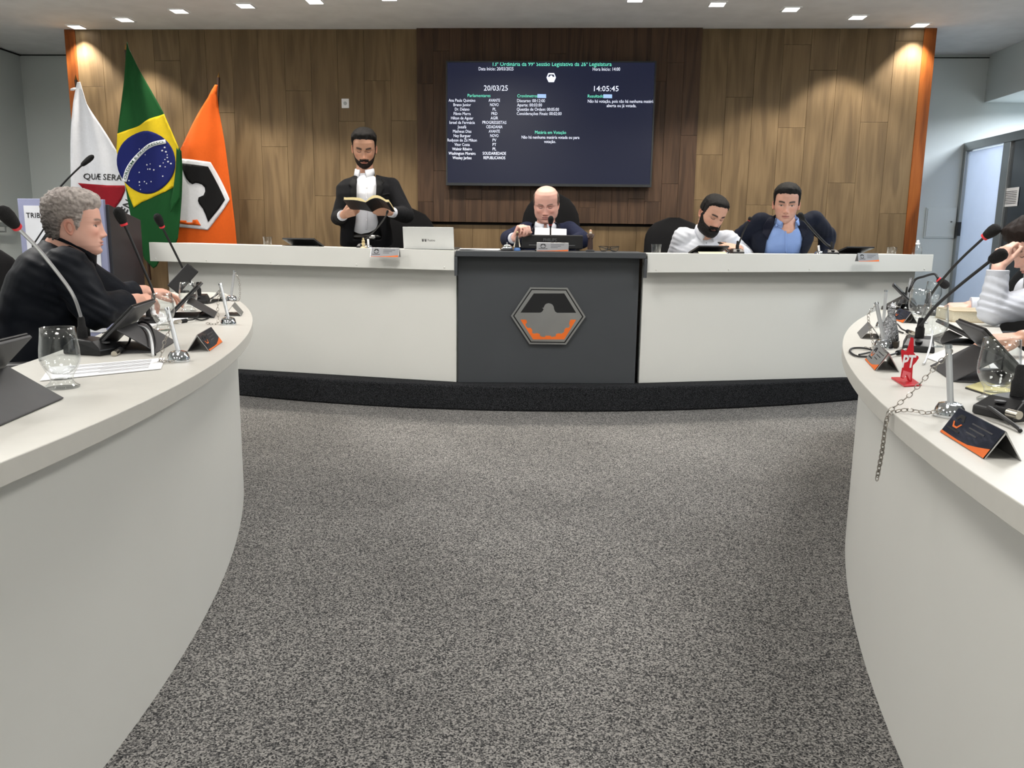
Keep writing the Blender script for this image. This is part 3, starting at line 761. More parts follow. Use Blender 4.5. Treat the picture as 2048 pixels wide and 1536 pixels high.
# ------------------------------------------------------------------ flags
m_pole = mat('flag_pole_wood', (58, 36, 22), 0.5)
def cloth(name, c, rough=0.75):
    return mat(name, c, rough, noise_s=60, noise_a=0.03, bump=0.15, bump_s=600, sheen=0.04, spec=0.2)
m_fw, m_fr, m_fg = cloth('white_cloth', (222, 224, 230)), cloth('crimson_cloth', (140, 20, 34)), cloth('green_cloth', (13, 72, 30))
m_fy, m_fb, m_fo, m_fk = cloth('yellow_cloth', (214, 186, 30)), cloth('blue_cloth', (16, 26, 92)), cloth('orange_cloth', (214, 92, 24)), cloth('black_cloth', (12, 12, 14))
m_gtxt = cloth('green_thread', (50, 84, 66))
def zf(x, y): return (120 + x / 3.2, 80 + y / 3.2)
class Flag:
    def __init__(s, name, label, Y, apex, folds, amp):
        s.Y = Y; s.apex = AY(*apex, Y); s.folds = folds; s.amp = amp
        s.e = thing(name, label, 'flag', (s.apex.x, Y, 0.17))
    def depth(s, x, z):
        d = max(0.05, s.apex.z - z)
        a = (x - s.apex.x) / (0.12 + 0.45 * d)
        g = min(1.0, 0.25 + d / 0.6)
        q = 0
        for k, ph, w_ in s.folds: q += w_ * math.sin(a * k + ph + 0.5 * d)
        return s.Y + s.amp * g * q
    def piece(s, name, pts, m, off=0.0, L=0.02, kind=None):
        P = [AY(x, y, s.Y) for x, y in pts]
        V, F_ = poly_tess([(q.x, q.z) for q in P], L)
        o = raw(name, [(a, s.depth(a, b) - off, b) for a, b in V], F_, m, s.e, smooth=True)
        face_camera_fix(o)
        solidify(o, 0.0025)
        return o
    def text(s, body, px, py, wpx, hpx, m, ang=0.0, off=0.006, bend=None, name='lettering', spacing=1.0, bold=0.01):
        V, F_ = text_verts(body, 1.0, 'CENTER', spacing, bold)
        x0 = min(v[0] for v in V); x1 = max(v[0] for v in V); y0 = min(v[1] for v in V); y1 = max(v[1] for v in V)
        out = []
        for a, b in V:
            u = (a - x0) / (x1 - x0); v_ = (b - (y0 + y1) / 2) / (y1 - y0) * hpx
            if bend: 
                i = u * (len(bend) - 1); k = min(int(i), len(bend) - 2); f_ = i - k
                q = bend[k].lerp(bend[k + 1], f_); t = (bend[min(k + 2, len(bend) - 1)] - bend[max(k - 1, 0)]).normalized()
                X = q.x + t.y * v_; Yp = q.y - t.x * v_
            else:
                du = (u - 0.5) * wpx; X = px + du * math.cos(ang) + v_ * math.sin(ang); Yp = py + du * math.sin(ang) - v_ * math.cos(ang)
            P = AY(X, Yp, s.Y); out.append((P.x, s.depth(P.x, P.z) - off, P.z))
        return raw(name, out, F_, m, s.e)
    def pole(s, a, b, ya, yb, r=0.012):
        A = AY(*a, ya); B = AY(*b, yb)
        MB().tube([A, B], r, 10).build('pole', m_pole, s.e, smooth=True)
        MB().tube([B + (A - B).normalized() * -0.001, B - (A - B).normalized() * 0.03], r * 1.2, 10)
        tip = A + (A - B).normalized() * 0.04
        MB().tube([A, A.lerp(tip, 0.5), tip], [r * 0.9, r * 0.45, 0.001], 8).build('finial', mat('brass', (150, 112, 60), 0.35, 0.9), s.e, smooth=True)
        q = Vector((B.x, B.y, 0.0))
        MB().lathe([(0.12, 0.166), (0.12, 0.19), (0.05, 0.21), (0.03, 0.3), (0.02, 0.3)], 20, (B.x, B.y, 0)).build('foot', m_pole, s.e, smooth=True)

f1 = Flag('state_flag', 'white state flag with crimson triangle hanging furthest left', 6.32, (154, 164), [(3.2, 0.3, 0.6), (8.5, 1.0, 0.40), (14.0, 0.4, 0.14)], 0.050)
f1.piece('cloth', [(153, 164), (158, 163), (165, 185), (172, 207), (190, 236), (214, 274), (231, 302), (240, 330), (248, 361), (253, 385), (258, 411), (263, 440), (268, 478), (262, 497), (250, 528), (240, 557), (234, 556), (226, 545), (205, 556), (180, 552), (152, 556), (146, 500), (144, 440), (144, 380), (144, 310), (145, 255), (148, 205)], m_fw)
f1.piece('tie', [zf(100, 305), (148, 176), (143, 178), (143, 182), (149, 182), (153, 178)], m_fw, 0.004)
f1.piece('triangle', [zf(113, 915), zf(205, 922), zf(300, 930), zf(407, 930), zf(410, 960), zf(385, 1020), zf(345, 1085), zf(310, 1130), zf(250, 1120), zf(170, 1000)], m_fr, 0.005)
f1.text('QUÆ SERA', 202, 354.5, 78, 14.5, m_ink, 0.045, spacing=1.05)
f1.text('TAMEN', 239, 433, 72, 15, m_ink, -1.08, spacing=1.1)
f1.pole((152, 160), (196, 560), 6.40, 6.44)
f2 = Flag('national_flag', 'green national flag with yellow diamond and blue starred disc', 6.17, (252, 84), [(2.6, 0.8, 0.6), (7.0, 2.0, 0.36), (12.0, 0.2, 0.14)], 0.050)
f2.piece('cloth', [(252, 82), (256, 97), (264, 113), (285, 152), (305, 190), (325, 227), (341, 262), (355, 294), (361, 302), (362, 340), (361, 395), (359, 440), (356, 475), (348, 500), (330, 510), (318, 520), (310, 533), (303, 537), (296, 531), (284, 519), (274, 500), (266, 480), (257, 440), (250, 400), (245, 365), (237, 330), (231, 301), (232, 275), (236, 240), (241, 200), (246, 160), (249, 120)], m_fg)
f2.piece('diamond', [(233, 267), (253, 258), (274, 250), (300, 237), (325, 227), (341, 262), (355, 294), (353, 330), (350, 372), (330, 384), (300, 396), (278, 404), (262, 415), (254, 393), (245, 365), (237, 330), (231, 301)], m_fy, 0.004)
ec = zf(545, 782)
f2.piece('disc', [(ec[0] + 58.5 * math.cos(t) + 2 * math.sin(t), ec[1] + 63 * math.sin(t)) for t in np.linspace(0, 2 * PI, 40)[:-1]], m_fb, 0.0085)
bl = catmull([(*zf(402, 905), 0), (*zf(425, 825), 0), (*zf(470, 755), 0), (*zf(530, 702), 0), (*zf(600, 668), 0), (*zf(672, 648), 0)], 6)
up, dn = [], []
for i, q in enumerate(bl):
    t = (bl[min(i + 1, len(bl) - 1)] - bl[max(i - 1, 0)]).normalized(); n_ = Vector((-t.y, t.x, 0))
    up.append((q.x + n_.x * 4.3, q.y + n_.y * 4.3)); dn.append((q.x - n_.x * 4.3, q.y - n_.y * 4.3))
f2.piece('band', up + dn[::-1], m_fw, 0.0125)
f2.text('ORDEM E PROGRESSO', 0, 0, 0, 5.2, m_gtxt, off=0.0155, bend=[Vector((q.x, q.y, 0)) for q in bl[1:-1]])
for zx, zy in [(495, 695), (540, 733), (668, 687), (655, 708), (676, 715), (684, 735), (685, 752), (672, 765), (690, 778), (707, 790), (663, 787), (645, 808), (675, 812), (552, 798), (578, 793), (558, 826), (575, 826), (604, 832), (494, 845), (662, 872), (430, 898), (495, 907), (531, 905), (547, 917), (582, 906), (495, 928), (502, 955)]:
    cx_, cy_ = zf(zx, zy)
    rr = random.choice([1.5, 1.9, 2.3])
    P = [AY(cx_ + rr * (1 if k % 2 == 0 else 0.42) * math.sin(k * PI / 5), cy_ - rr * (1 if k % 2 == 0 else 0.42) * math.cos(k * PI / 5), f2.Y) for k in range(10)]
    c_ = AY(cx_, cy_, f2.Y)
    raw('star', [(c_.x, f2.depth(c_.x, c_.z) - 0.013, c_.z)] + [(q.x, f2.depth(q.x, q.z) - 0.013, q.z) for q in P], [(0, 1 + k, 1 + (k + 1) % 10) for k in range(10)], m_fw, f2.e)
f2.piece('fold', [(354, 296), (361, 302), (362, 360), (361, 395), (352, 412), (345, 425), (344, 405), (349, 372), (352, 335)], m_fg, 0.03)
f2.pole((252, 100), (300, 560), 6.25, 6.30)
f3 = Flag('city_flag', 'orange city flag with black and white hexagon crest', 6.33, (431, 170), [(2.6, 0.2, 0.6), (7.5, 1.5, 0.40), (13.0, 0.9, 0.14)], 0.052)
f3.piece('cloth', [(429, 169), (434, 169), (433, 190), (436, 225), (445, 280), (456, 361), (462, 410), (466, 440), (471, 490), (474, 560), (352, 560), (354, 486), (357, 424), (359, 360), (361, 299), (373, 274), (386, 249), (402, 222), (417, 196)], m_fo)
f3.piece('crest_ground', [zf(775, 760), zf(870, 770), zf(965, 782), zf(1020, 900), zf(1075, 1020), zf(1010, 1118), zf(945, 1217), zf(850, 1205), zf(760, 1197), zf(766, 1080), zf(774, 900)], m_fw, 0.005)
f3.piece('crest_field', [zf(782, 790), zf(870, 800), zf(953, 811), zf(1000, 920), zf(1043, 1020), zf(1000, 1090), zf(948, 1165), zf(935, 1120), zf(920, 1080), zf(900, 1050), zf(893, 1030), zf(897, 1008), zf(925, 995), zf(935, 970), zf(933, 945), zf(918, 927), zf(900, 920), zf(880, 917), zf(862, 925), zf(845, 915), zf(825, 890), zf(808, 850)], m_fk, 0.009)
f3.piece('crest_gear', [zf(764, 1142), zf(783, 1142), zf(783, 1155), zf(822, 1156), zf(824, 1168), zf(858, 1168), zf(860, 1152), zf(888, 1150), zf(908, 1188), zf(830, 1182), zf(763, 1172)], m_fo, 0.009)
f3.pole((437, 155), (420, 560), 6.41, 6.43)

# ------------------------------------------------------------------ lectern by the flags
YLc = 5.15
m_violet = mat('lilac_board', (142, 146, 176), 0.5)
m_poster = mat('poster_white', (214, 216, 222), 0.5)
la, lb = AY(34, 397, YLc), AY(206, 397, YLc)
le = thing('lectern', 'lectern with lilac framed sign board behind the grey haired man', 'lectern', ((la.x + lb.x) / 2, YLc + 0.1, 0))
MB().box(la.x, lb.x, YLc, YLc + 0.025, 0.3, la.z).build('sign_board', m_violet, le, bevel=0.003)
pa_, pb_ = AY(47, 411, YLc - 0.002), AY(194, 411, YLc - 0.002)
MB().box(pa_.x, pb_.x, YLc - 0.004, YLc - 0.0005, 0.45, pa_.z).build('poster', m_poster, le)
sa = AY(244, 425, YLc + 0.3)
MB().hexa([(la.x + 0.04, YLc + 0.026, 0), (lb.x + 0.02, YLc + 0.026, 0), (lb.x + 0.02, YLc + 0.42, 0), (la.x + 0.04, YLc + 0.42, 0),
           (la.x + 0.04, YLc + 0.026, la.z - 0.03), (lb.x + 0.02, YLc + 0.026, la.z - 0.03), (lb.x + 0.02, YLc + 0.42, la.z - 0.12), (la.x + 0.04, YLc + 0.42, la.z - 0.12)]).build('cabinet', mat('charcoal_laminate', (48, 49, 54), 0.5), le, bevel=0.004)
V, F_ = text_verts('TRIBUNA', 1.0, 'LEFT', 1.05, 0.012)
p = AY(52, 431, YLc - 0.006); wd = max(v[0] for v in V); k = 62 * YLc / 1620 / wd
raw('lettering', [(p.x + a * k, YLc - 0.0055, p.z + b * k) for a, b in V], F_, m_ink, le)
hx = [(63, 492), (90, 451), (150, 451), (178, 492), (150, 535), (90, 535)]
def lec_poly(name, pts, m, off):
    P = [AY(x, y, YLc - off) for x, y in pts]
    raw(name, P, [tuple(t) for t in tessellate_polygon([[Vector((q.x, q.z, 0)) for q in P]])], m, le)
lec_poly('crest_line', hx, m_ink, 0.0055); lec_poly('crest_ground', scale_poly(hx, 0.93), m_poster, 0.0065); lec_poly('crest_field', [(75, 490), (97, 458), (143, 458), (165, 490)], m_ink, 0.0075)
# ------------------------------------------------------------------ small things on the desks
m_ring = mat('red_ring', (214, 52, 60), 0.4, emit=0.15)
m_foam = mat('mic_foam', (20, 19, 20), 0.95, bump=0.6, bump_s=420)
def microphone(label, base, path, head, rz=0.0, ring=True, r=0.0045, hr=0.019, bs=1.0, base_on=True, hl=0.4, group='gooseneck microphones', neck=None, sock=0.0):
    """base: world point on the desk; path: world points of the neck; head: (start, end)"""
    base = Vector(base)
    e = thing('gooseneck_microphone', label, 'microphone', base, rz, group)
    if base_on:
        b = MB(); s = bs
        prof = [(-0.065, 0.0), (-0.065, 0.018), (-0.03, 0.04), (0.04, 0.045), (0.065, 0.022), (0.065, 0.0)]
        n = len(prof); w_ = 0.048
        V = [(-w_ * (1 if z < 0.03 else 0.8) * s, y * s, z * s) for y, z in prof] + [(w_ * (1 if z < 0.03 else 0.8) * s, y * s, z * s) for y, z in prof]
        F_ = [tuple(range(n)), tuple(range(2 * n - 1, n - 1, -1))] + [(i, n + i, n + (i + 1) % n, (i + 1) % n) for i in range(n)]
        b._add(V, F_); b.build('base', m_black, e, world=False, bevel=0.004)
        MB().lathe([(0.0, 0.0), (0.011, 0.0), (0.011, 0.004), (0.0, 0.005)], 14, (0.0, -0.045 * s, 0.031 * s)).build('button', m_rubber, e, world=False)
        MB().lathe([(0.014 * s, 0.0), (0.014 * s, 0.03 * s), (0.011 * s, 0.035 * s), (0.009 * s, 0.06 * s), (0.006 * s, 0.065 * s)], 16, (0, sock, 0.042 * s)).build('socket', m_blackm, e, world=False, smooth=True)
    P = catmull(path, 10)
    MB().tube(P, r, 8).build('gooseneck', neck or m_cable, e, smooth=True)
    a, b = Vector(head[0]), Vector(head[1]); d = (b - a)
    MB().tube([P[-1], a.lerp(b, 0.06)], [r * 1.3, hr * 0.62], 12).build('collar', m_black, e, smooth=True)
    if ring:
        MB().tube([a - d * 0.05, a + d * 0.07], hr * 0.66, 16).build('light_ring', m_ring, e, smooth=True)
    pts = []; rs = []
    for t, q in ((0.06, 0.55), (0.1, 0.72), (0.3, 0.88), (0.55, 1.0), (0.78, 0.96), (0.92, 0.7), (0.985, 0.35), (1.0, 0.02)):
        pts.append(a + d * t); rs.append(hr * q)
    MB().tube(pts, rs, 18).build('foam_head', m_foam, e, smooth='all')
    return e

GL_OUT = [(0.0, 0.0), (0.036, 0.0), (0.0365, 0.004), (0.030, 0.008), (0.0245, 0.014), (0.0235, 0.020), (0.0250, 0.028), (0.033, 0.042), (0.0405, 0.058), (0.0425, 0.070), (0.0415, 0.088), (0.0385, 0.112), (0.0358, 0.138)]
GL_IN = [(0.0340, 0.138), (0.0366, 0.112), (0.0395, 0.088), (0.0405, 0.070), (0.0385, 0.059), (0.031, 0.044), (0.020, 0.034), (0.0, 0.031)]
proto_glass = None
def goblet(label, p, s=1.0, group='footed water glasses'):
    e = thing('water_glass', label, 'glass', (p[0], p[1], p[2] if len(p) > 2 else 0.7505), 0, group)
    i0 = 5
    o = MB().lathe([(q[0] * s, q[1] * s) for q in GL_OUT[i0:] + GL_IN], 28).build('bowl', m_glass, e, world=False, smooth='all', fix=False)
    o = MB().lathe([(q[0] * s, q[1] * s) for q in GL_OUT[:i0 + 1]], 28).build('foot', m_glass, e, world=False, smooth=True, fix=False)
    return e
def tumbler(label, p, h=0.085, r=0.032):
    e = thing('water_tumbler', label, 'glass', p, 0, 'small tumblers on the bench')
    MB().lathe([(r * 0.82, 0.0), (r, h), (r - 0.002, h), (r * 0.82 - 0.002, 0.008), (0, 0.008)], 20).build('glass_wall', m_glass, e, world=False, smooth=True, fix=False)
    MB().lathe([(0, 0.0005), (r * 0.8, 0.0005), (r * 0.8, 0.007), (0, 0.007)], 20).build('glass_base', m_glass, e, world=False, fix=False)
    return e
def chain_mesh(path, link=0.0125, r=0.001):
    P = catmull(path, 12); mb = MB()
    d = [0.0]
    for a, b in zip(P[:-1], P[1:]): d.append(d[-1] + (b - a).length)
    n = max(2, int(d[-1] / (link * 0.9)))
    for i in range(n):
        s = d[-1] * (i + 0.5) / n; k = max(j for j in range(len(d)) if d[j] <= s); k = min(k, len(P) - 2)
        f_ = (s - d[k]) / max(1e-6, d[k + 1] - d[k]); c = P[k].lerp(P[k + 1], f_); t = (P[k + 1] - P[k]).normalized()
        ref = Vector((0.3, -0.6, 0.75)).normalized(); u = t.cross(ref).normalized()
        if i % 2: u = t.cross(u).normalized()
        ring = [c + t * math.cos(q) * link * 0.55 + u * math.sin(q) * link * 0.36 for q in np.linspace(0, 2 * PI, 11)[:-1]]
        ring.append(ring[0]); mb.tube(ring, r, 5, caps=False)
    return mb
m_chain = mat('chain_metal', (178, 172, 164), 0.3, 1.0)
m_tube = mat('satin_tube', (214, 217, 220), 0.28, 0.55)
def flag_stand(label, p, top, h=0.17, s=1.0, chain=None):
    """mini flag stand: dome foot, leaning tube, chain"""
    e = thing('mini_flag_stand', label, 'flag stand', p, 0, 'metal desk flag stands')
    q = Vector(p)
    MB().lathe([(0.030 * s, 0.0), (0.0305 * s, 0.004), (0.027 * s, 0.018 * s), (0.022 * s, 0.026 * s), (0.012 * s, 0.029 * s), (0.0, 0.0295 * s)], 28).build('foot', m_chrome, e, world=False, smooth=True)
    a = q + Vector((0, 0, 0.028 * s)); b = Vector(top)
    MB().tube([a, b], 0.0062 * s, 14).build('tube', m_tube, e, smooth=True)
    d = (b - a).normalized()
    MB().tube([b - d * 0.001, b + d * 0.006], [0.0072 * s, 0.0068 * s], 14).build('cap', m_chrome, e, smooth=True)
    if chain:
        o = chain_mesh(chain).build('chain', m_chain, e, smooth=True); o['kind'] = 'stuff'
    return e
def name_plate(label, p, rz, w=0.19, h=0.085, tilt=38, printed=True, cover=None, group='folded steel name plates', silver=False, logo=True):
    """inverted V plate; local +X along the ridge, front slope towards -Y"""
    e = thing('name_plate', label, 'name plate', p, rz, group)
    a = math.radians(tilt); dz = h * math.cos(a); dy = h * math.sin(a); t = 0.0018
    MB()._add([(-w / 2, -dy, 0), (w / 2, -dy, 0), (w / 2, 0, dz), (-w / 2, 0, dz), (-w / 2, -dy + 0.002, -0.0 + 0.0), (w / 2, -dy + 0.002, 0), (w / 2, t, dz - t), (-w / 2, t, dz - t)],
              [(0, 1, 2, 3), (7, 6, 5, 4), (0, 4, 5, 1), (1, 5, 6, 2), (2, 6, 7, 3), (3, 7, 4, 0)]).build('front_leaf', m_steel, e, world=False)
    MB()._add([(-w / 2, dy, 0), (w / 2, dy, 0), (w / 2, 0.0005, dz), (-w / 2, 0.0005, dz), (-w / 2, dy - 0.002, 0), (w / 2, dy - 0.002, 0), (w / 2, -t, dz - t), (-w / 2, -t, dz - t)],
              [(3, 2, 1, 0), (4, 5, 6, 7), (1, 5, 4, 0), (2, 6, 5, 1), (3, 7, 6, 2), (0, 4, 7, 3)]).build('rear_leaf', m_steel, e, world=False)
    if printed:
        nx = Vector((0, -math.cos(a), math.sin(a)))
        def S(u, v, off):  # u 0..1 across, v 0..1 from bottom
            return Vector((-w / 2 + u * w, -dy + v * dy, v * dz)) + nx * off
        def face(name, pts, m, off):
            P = [S(u, v, off) for u, v in pts]
            tri = tessellate_polygon([[Vector((u, v, 0)) for u, v in pts]])
            raw(name, P, [tuple(q) for q in tri], m, e, world=False)
        mm = mat('silver_print', (146, 147, 150), 0.45, 0.2) if silver else m_print_dk
        face('print', [(0.01, 0.01), (0.99, 0.01), (0.99, 0.985), (0.01, 0.985)], mm, 0.0008)
        sw = [(0.01, 0.01)] + [(1.0 - 0.01 - 0.98 * (1 - k / 10), 0.05 + 0.16 * (k / 10) ** 2.2) for k in range(11)] + [(0.99, 0.01)]
        if not silver: sw = [(0.01, 0.01), (0.01, 0.10), (0.2, 0.085), (0.42, 0.075), (0.62, 0.10), (0.8, 0.20), (0.99, 0.33), (0.99, 0.01)]
        face('swoosh', sw, m_orange, 0.0013)
        if logo:
            face('logo_field', [(0.10, 0.62), (0.15, 0.84), (0.25, 0.84), (0.30, 0.62), (0.24, 0.62), (0.22, 0.72), (0.18, 0.72), (0.16, 0.62)], m_ink, 0.0014)
            face('logo_gear', [(0.10, 0.55), (0.13, 0.55), (0.17, 0.42), (0.23, 0.42), (0.27, 0.55), (0.30, 0.55), (0.25, 0.36), (0.15, 0.36)], m_orange if not silver else m_ink, 0.0014)
            for k in range(3):
                face('printed_line', [(0.44, 0.72 - k * 0.16), (0.86 - 0.1 * k, 0.72 - k * 0.16), (0.86 - 0.1 * k, 0.765 - k * 0.16), (0.44, 0.765 - k * 0.16)], m_rubber, 0.0014)
            face('printed_line', [(0.06, 0.25), (0.34, 0.25), (0.34, 0.31), (0.06, 0.31)], m_ink, 0.0014)
    return e
m_screen_on = mat('tablet_screen', (14, 16, 20), 0.1)
def tablet(label, p, rz, w=0.25, h=0.17, lean=32, flap=0.12, group='tablets in folio covers'):
    """folio tablet; screen faces +Y (the seated user), folded cover flap towards -Y"""
    e = thing('tablet', label, 'tablet', p, rz, group)
    a = math.radians(lean); t = 0.009
    def slab(y0, z0, y1, z1, th, name, m, ww=w):
        d = Vector((0, y1 - y0, z1 - z0)).normalized(); n = Vector((0, d.z, -d.y)) * th
        P = [(-ww / 2, y0, z0), (ww / 2, y0, z0), (ww / 2, y0 + n.y, z0 + n.z), (-ww / 2, y0 + n.y, z0 + n.z), (-ww / 2, y1, z1), (ww / 2, y1, z1), (ww / 2, y1 + n.y, z1 + n.z), (-ww / 2, y1 + n.y, z1 + n.z)]
        return MB().hexa(P).build(name, m, e, world=False, bevel=0.002)
    yb, zb = 0.03, 0.004
    yt, zt2 = yb - h * math.sin(a), zb + h * math.cos(a)
    slab(yb, zb, yt, zt2, 0.008, 'cover_back', m_rubber)
    d = Vector((0, yt - yb, zt2 - zb)).normalized(); n = Vector((0, d.z, -d.y)) * 0.0085
    tb_ = slab(yb + n.y, zb + n.z, yt + n.y, zt2 + n.z, 0.006, 'tablet_body', m_black, w - 0.004)
    n2 = n * 1.72
    s0 = Vector((0, yb, zb)) + n2 + d * 0.012; s1 = Vector((0, yt, zt2)) + n2 - d * 0.012
    slab(s0.y, s0.z, s1.y, s1.z, 0.0006, 'screen', m_screen_on, w - 0.028).parent = tb_
    mf = 0.52
    ym, zm = yb + (yt - yb) * mf - 0.002, zb + (zt2 - zb) * mf
    slab(ym - 0.003, zm, ym - flap, 0.003, -0.004, 'folded_flap', m_rubber)
    slab(ym - flap, 0.0005, yb + 0.01, 0.0005, -0.0035, 'base_flap', m_rubber)
    return e
def sheet(label, pts, z=0.7515, lines=True, thick=0.0012, group=None, cat='paper', name='paper_sheet'):
    P = [AZ(x, y, z) for x, y in pts]
    c = sum(P, Vector()) / len(P)
    e = thing(name, label, cat, (c.x, c.y, z), 0, group)
    MB().prism([(q.x, q.y) for q in P], z, z + thick).build('page', m_paper, e)
    if lines:
        A, B, C, D = P[0], P[1], P[2], P[3]
        mb = MB(); rnd = random.Random(len(label))
        for i in range(13):
            if i in (4, 9): continue
            u0 = 0.10 + 0.06 * i; u1 = u0 + 0.018
            v1 = 0.85 - (0.3 if i in (3, 8, 12) else 0.06 * rnd.random())
            q = lambda u, v: (A.lerp(B, u)).lerp(D.lerp(C, u), v)
            pts_ = [q(u0, 0.12), q(u1, 0.12), q(u1, v1), q(u0, v1)]
            mb.prism([(s.x, s.y) for s in pts_], z + thick + 0.0001, z + thick + 0.0003)
        mb.build('printed_lines', mat('grey_ink', (120, 122, 130), 0.8), e)
    return e
def cable(label, pts, r=0.003, m=None, plug=None, group=None):
    P = [Vector(p) for p in pts]
    e = thing('cable', label, 'cable', P[0], 0, group)
    Q = catmull(P, 8)
    MB().tube(Q, r, 8).build('cord', m or m_cable, e, smooth=True)
    if plug:
        d = (Q[0] - Q[1]).normalized()
        MB().tube([Q[0] - d * 0.002, Q[0] + d * 0.03], 0.008, 14).build('boot', m_blackm, e, smooth=True)
        MB().tube([Q[0] + d * 0.0305, Q[0] + d * 0.058], 0.0085, 16).build('connector', mat('nickel', (198, 192, 180), 0.25, 1.0), e, smooth=True)
    return e
TZ = 0.7505
def T(px, py, dz=0.0):
    q = AZ(px, py, TZ); return Vector((q.x, q.y, TZ + dz))

# ---- left table
def px_path(pts): return [AY(x, y, Y) for x, y, Y in pts]
b0 = T(188, 706); s0 = b0 + Matrix.Rotation(1.35, 3, 'Z') @ Vector((0, 0.036, 0.100)); sp0 = PJ(s0)
microphone('silver necked microphone nearest the viewer on the left desk', b0, [s0] + px_path([(sp0[0] - 3, 625, s0.y - 0.01), (149, 596, 2.24), (130, 565, 2.2), (80, 502, 2.1), (36, 456, 2.02)]),
           (AY(33, 453, 2.01), AY(0, 416, 1.95)), rz=1.35, r=0.005, hr=0.0185, neck=m_tube, sock=0.036)
b0 = Vector((-1.60, 3.07, TZ))
microphone('straight black microphone leaning left in front of the white flag', b0, [b0 + Vector((0, 0, 0.06))] + px_path([(308, 592, 3.07), (285, 532, 3.06), (262, 478, 3.05), (250, 452, 3.04)]),
           (AY(248, 449, 3.04), AY(233, 414, 3.02)), rz=0.3, r=0.0052, hr=0.0205, bs=0.7)
b0 = T(398, 606)
microphone('slim black microphone at far end of left desk before the orange flag', b0, [b0 + Vector((0, 0, 0.06))] + px_path([(378, 560, 4.05), (350, 505, 4.0), (330, 465, 3.95), (325, 455, 3.93)]),
           (AY(324, 453, 3.92), AY(312, 428, 3.88)), rz=0.3, r=0.0055, hr=0.02)
goblet('empty footed glass beside the nearest tablet on left desk', T(125, 775), 1.0)
goblet('empty footed glass half hidden behind the second tablet on left desk', T(328, 660), 0.97)
goblet('empty footed glass by the clasped hands of the man in black', T(378, 622), 0.95)
def AZp(px, py, p, h):  # world point at height h above a base point, seen at px,py, same depth
    q = AY(px, py, p[1]); return Vector((q.x, q.y, q.z))
p = T(358, 722); c0 = T(345, 730); tp = AY(335, 620, p.y + 0.02)
flag_stand('metal flag stand with dangling chain nearest on the left desk', p, tp, chain=[tp, tp + Vector((0.012, -0.02, -0.05)), Vector((p.x - 0.035, p.y - 0.01, 0.80)), Vector((p.x - 0.042, p.y - 0.02, 0.757)), Vector((p.x - 0.03, p.y - 0.045, 0.756)), Vector((p.x + 0.01, p.y - 0.05, 0.756))])
p = T(457, 649); tp = AY(441, 570, p.y + 0.02)
flag_stand('leaning metal flag stand in the middle of left desk edge', p, tp, chain=[tp, Vector((p.x - 0.035, p.y - 0.01, 0.82)), Vector((p.x - 0.04, p.y - 0.01, 0.757)), Vector((p.x - 0.08, p.y - 0.02, 0.756))])
p = T(463, 602); tp = AY(469, 543, p.y)
flag_stand('metal flag stand at the far end of left desk', p, tp, chain=[tp, Vector((tp.x + 0.025, p.y - 0.005, 0.85)), Vector((p.x + 0.045, p.y - 0.01, 0.757)), Vector((p.x + 0.02, p.y - 0.05, 0.756))])
q0, q1 = T(378, 702), T(419, 706)
name_plate('folded name plate with orange swoosh on the left desk edge', (-1.108, 2.465, TZ), 1.80, w=0.22, h=0.060, tilt=33)
name_plate('blank folded steel plate beyond the flag stands on left desk', (T(468, 628).x, T(468, 628).y, TZ), 1.9, w=0.20, h=0.058, printed=False)
name_plate('small folded steel plate at the far end of left desk', (T(437, 600).x, T(437, 600).y, TZ), 1.95, w=0.20, h=0.060, printed=False)
tablet('dark grey folio tablet cut by the left picture edge', (-1.171, 1.48, TZ), 1.72, w=0.26, h=0.178, lean=44, flap=0.109)
tablet('dark folio tablet standing behind the nearest left microphone', (-1.358, 2.40, TZ), 1.82, w=0.26, h=0.178, lean=44, flap=0.109)
tablet('folio tablet in front of the hands of the man in black', (-1.63, 3.40, TZ), 1.93, w=0.26, h=0.175, lean=44, flap=0.109)
e = thing('smartphone', 'black phone held up at the far end of left desk', 'phone', T(365, 585))
q = AY(366, 557, 4.0)
ph = MB().box(-0.036, 0.036, -0.004, 0.004, -0.075, 0.075).build('phone_body', m_black, e, world=False, bevel=0.006); 
ph.location = Vector(q) - Vector(e.location); ph.rotation_euler = (math.radians(-20), math.radians(38), 0)
o = MB().box(-0.033, 0.033, 0.0042, 0.0048, -0.07, 0.07).build('phone_screen', m_screen_on, e, world=False); o.location = ph.location; o.rotation_euler = ph.rotation_euler
o = MB().box(-0.03, 0.03, -0.03, 0.03, 0, 0.012).build('phone_holder', m_blackm, e, world=False, bevel=0.003)
sheet('printed sheet lying at the front of the left desk', [(330, 716), (322, 738), (80, 762), (100, 735)])
sheet('white papers under the forearms of the man in black', [(300, 612), (345, 640), (300, 655), (236, 638)], lines=False, thick=0.004)
sheet('loose white paper behind the middle left tablet', [(345, 622), (385, 630), (360, 648), (318, 640)], lines=False)
cable('black cable with metal plug looping beside the nearest left microphone', [T(242, 707, 0.012), T(258, 700, 0.02), T(268, 690, 0.05), T(285, 688, 0.07), T(303, 690, 0.06), T(312, 702, 0.03), T(310, 712, 0.004)], 0.0035, plug=True)
cable('white charging cable arching to the desk by second tablet', [T(215, 690, 0.03), T(250, 690, 0.055), T(280, 690, 0.06), T(298, 694, 0.05), T(305, 706, 0.03), T(306, 713, 0.003)], 0.004, m_wcable)
cable('white cable arching behind the nearest left tablet', [(-1.62, 1.78, TZ + 0.02), (-1.5, 1.84, TZ + 0.075), (-1.4, 1.86, TZ + 0.065), (-1.34, 1.86, TZ + 0.01)], 0.004, m_wcable)
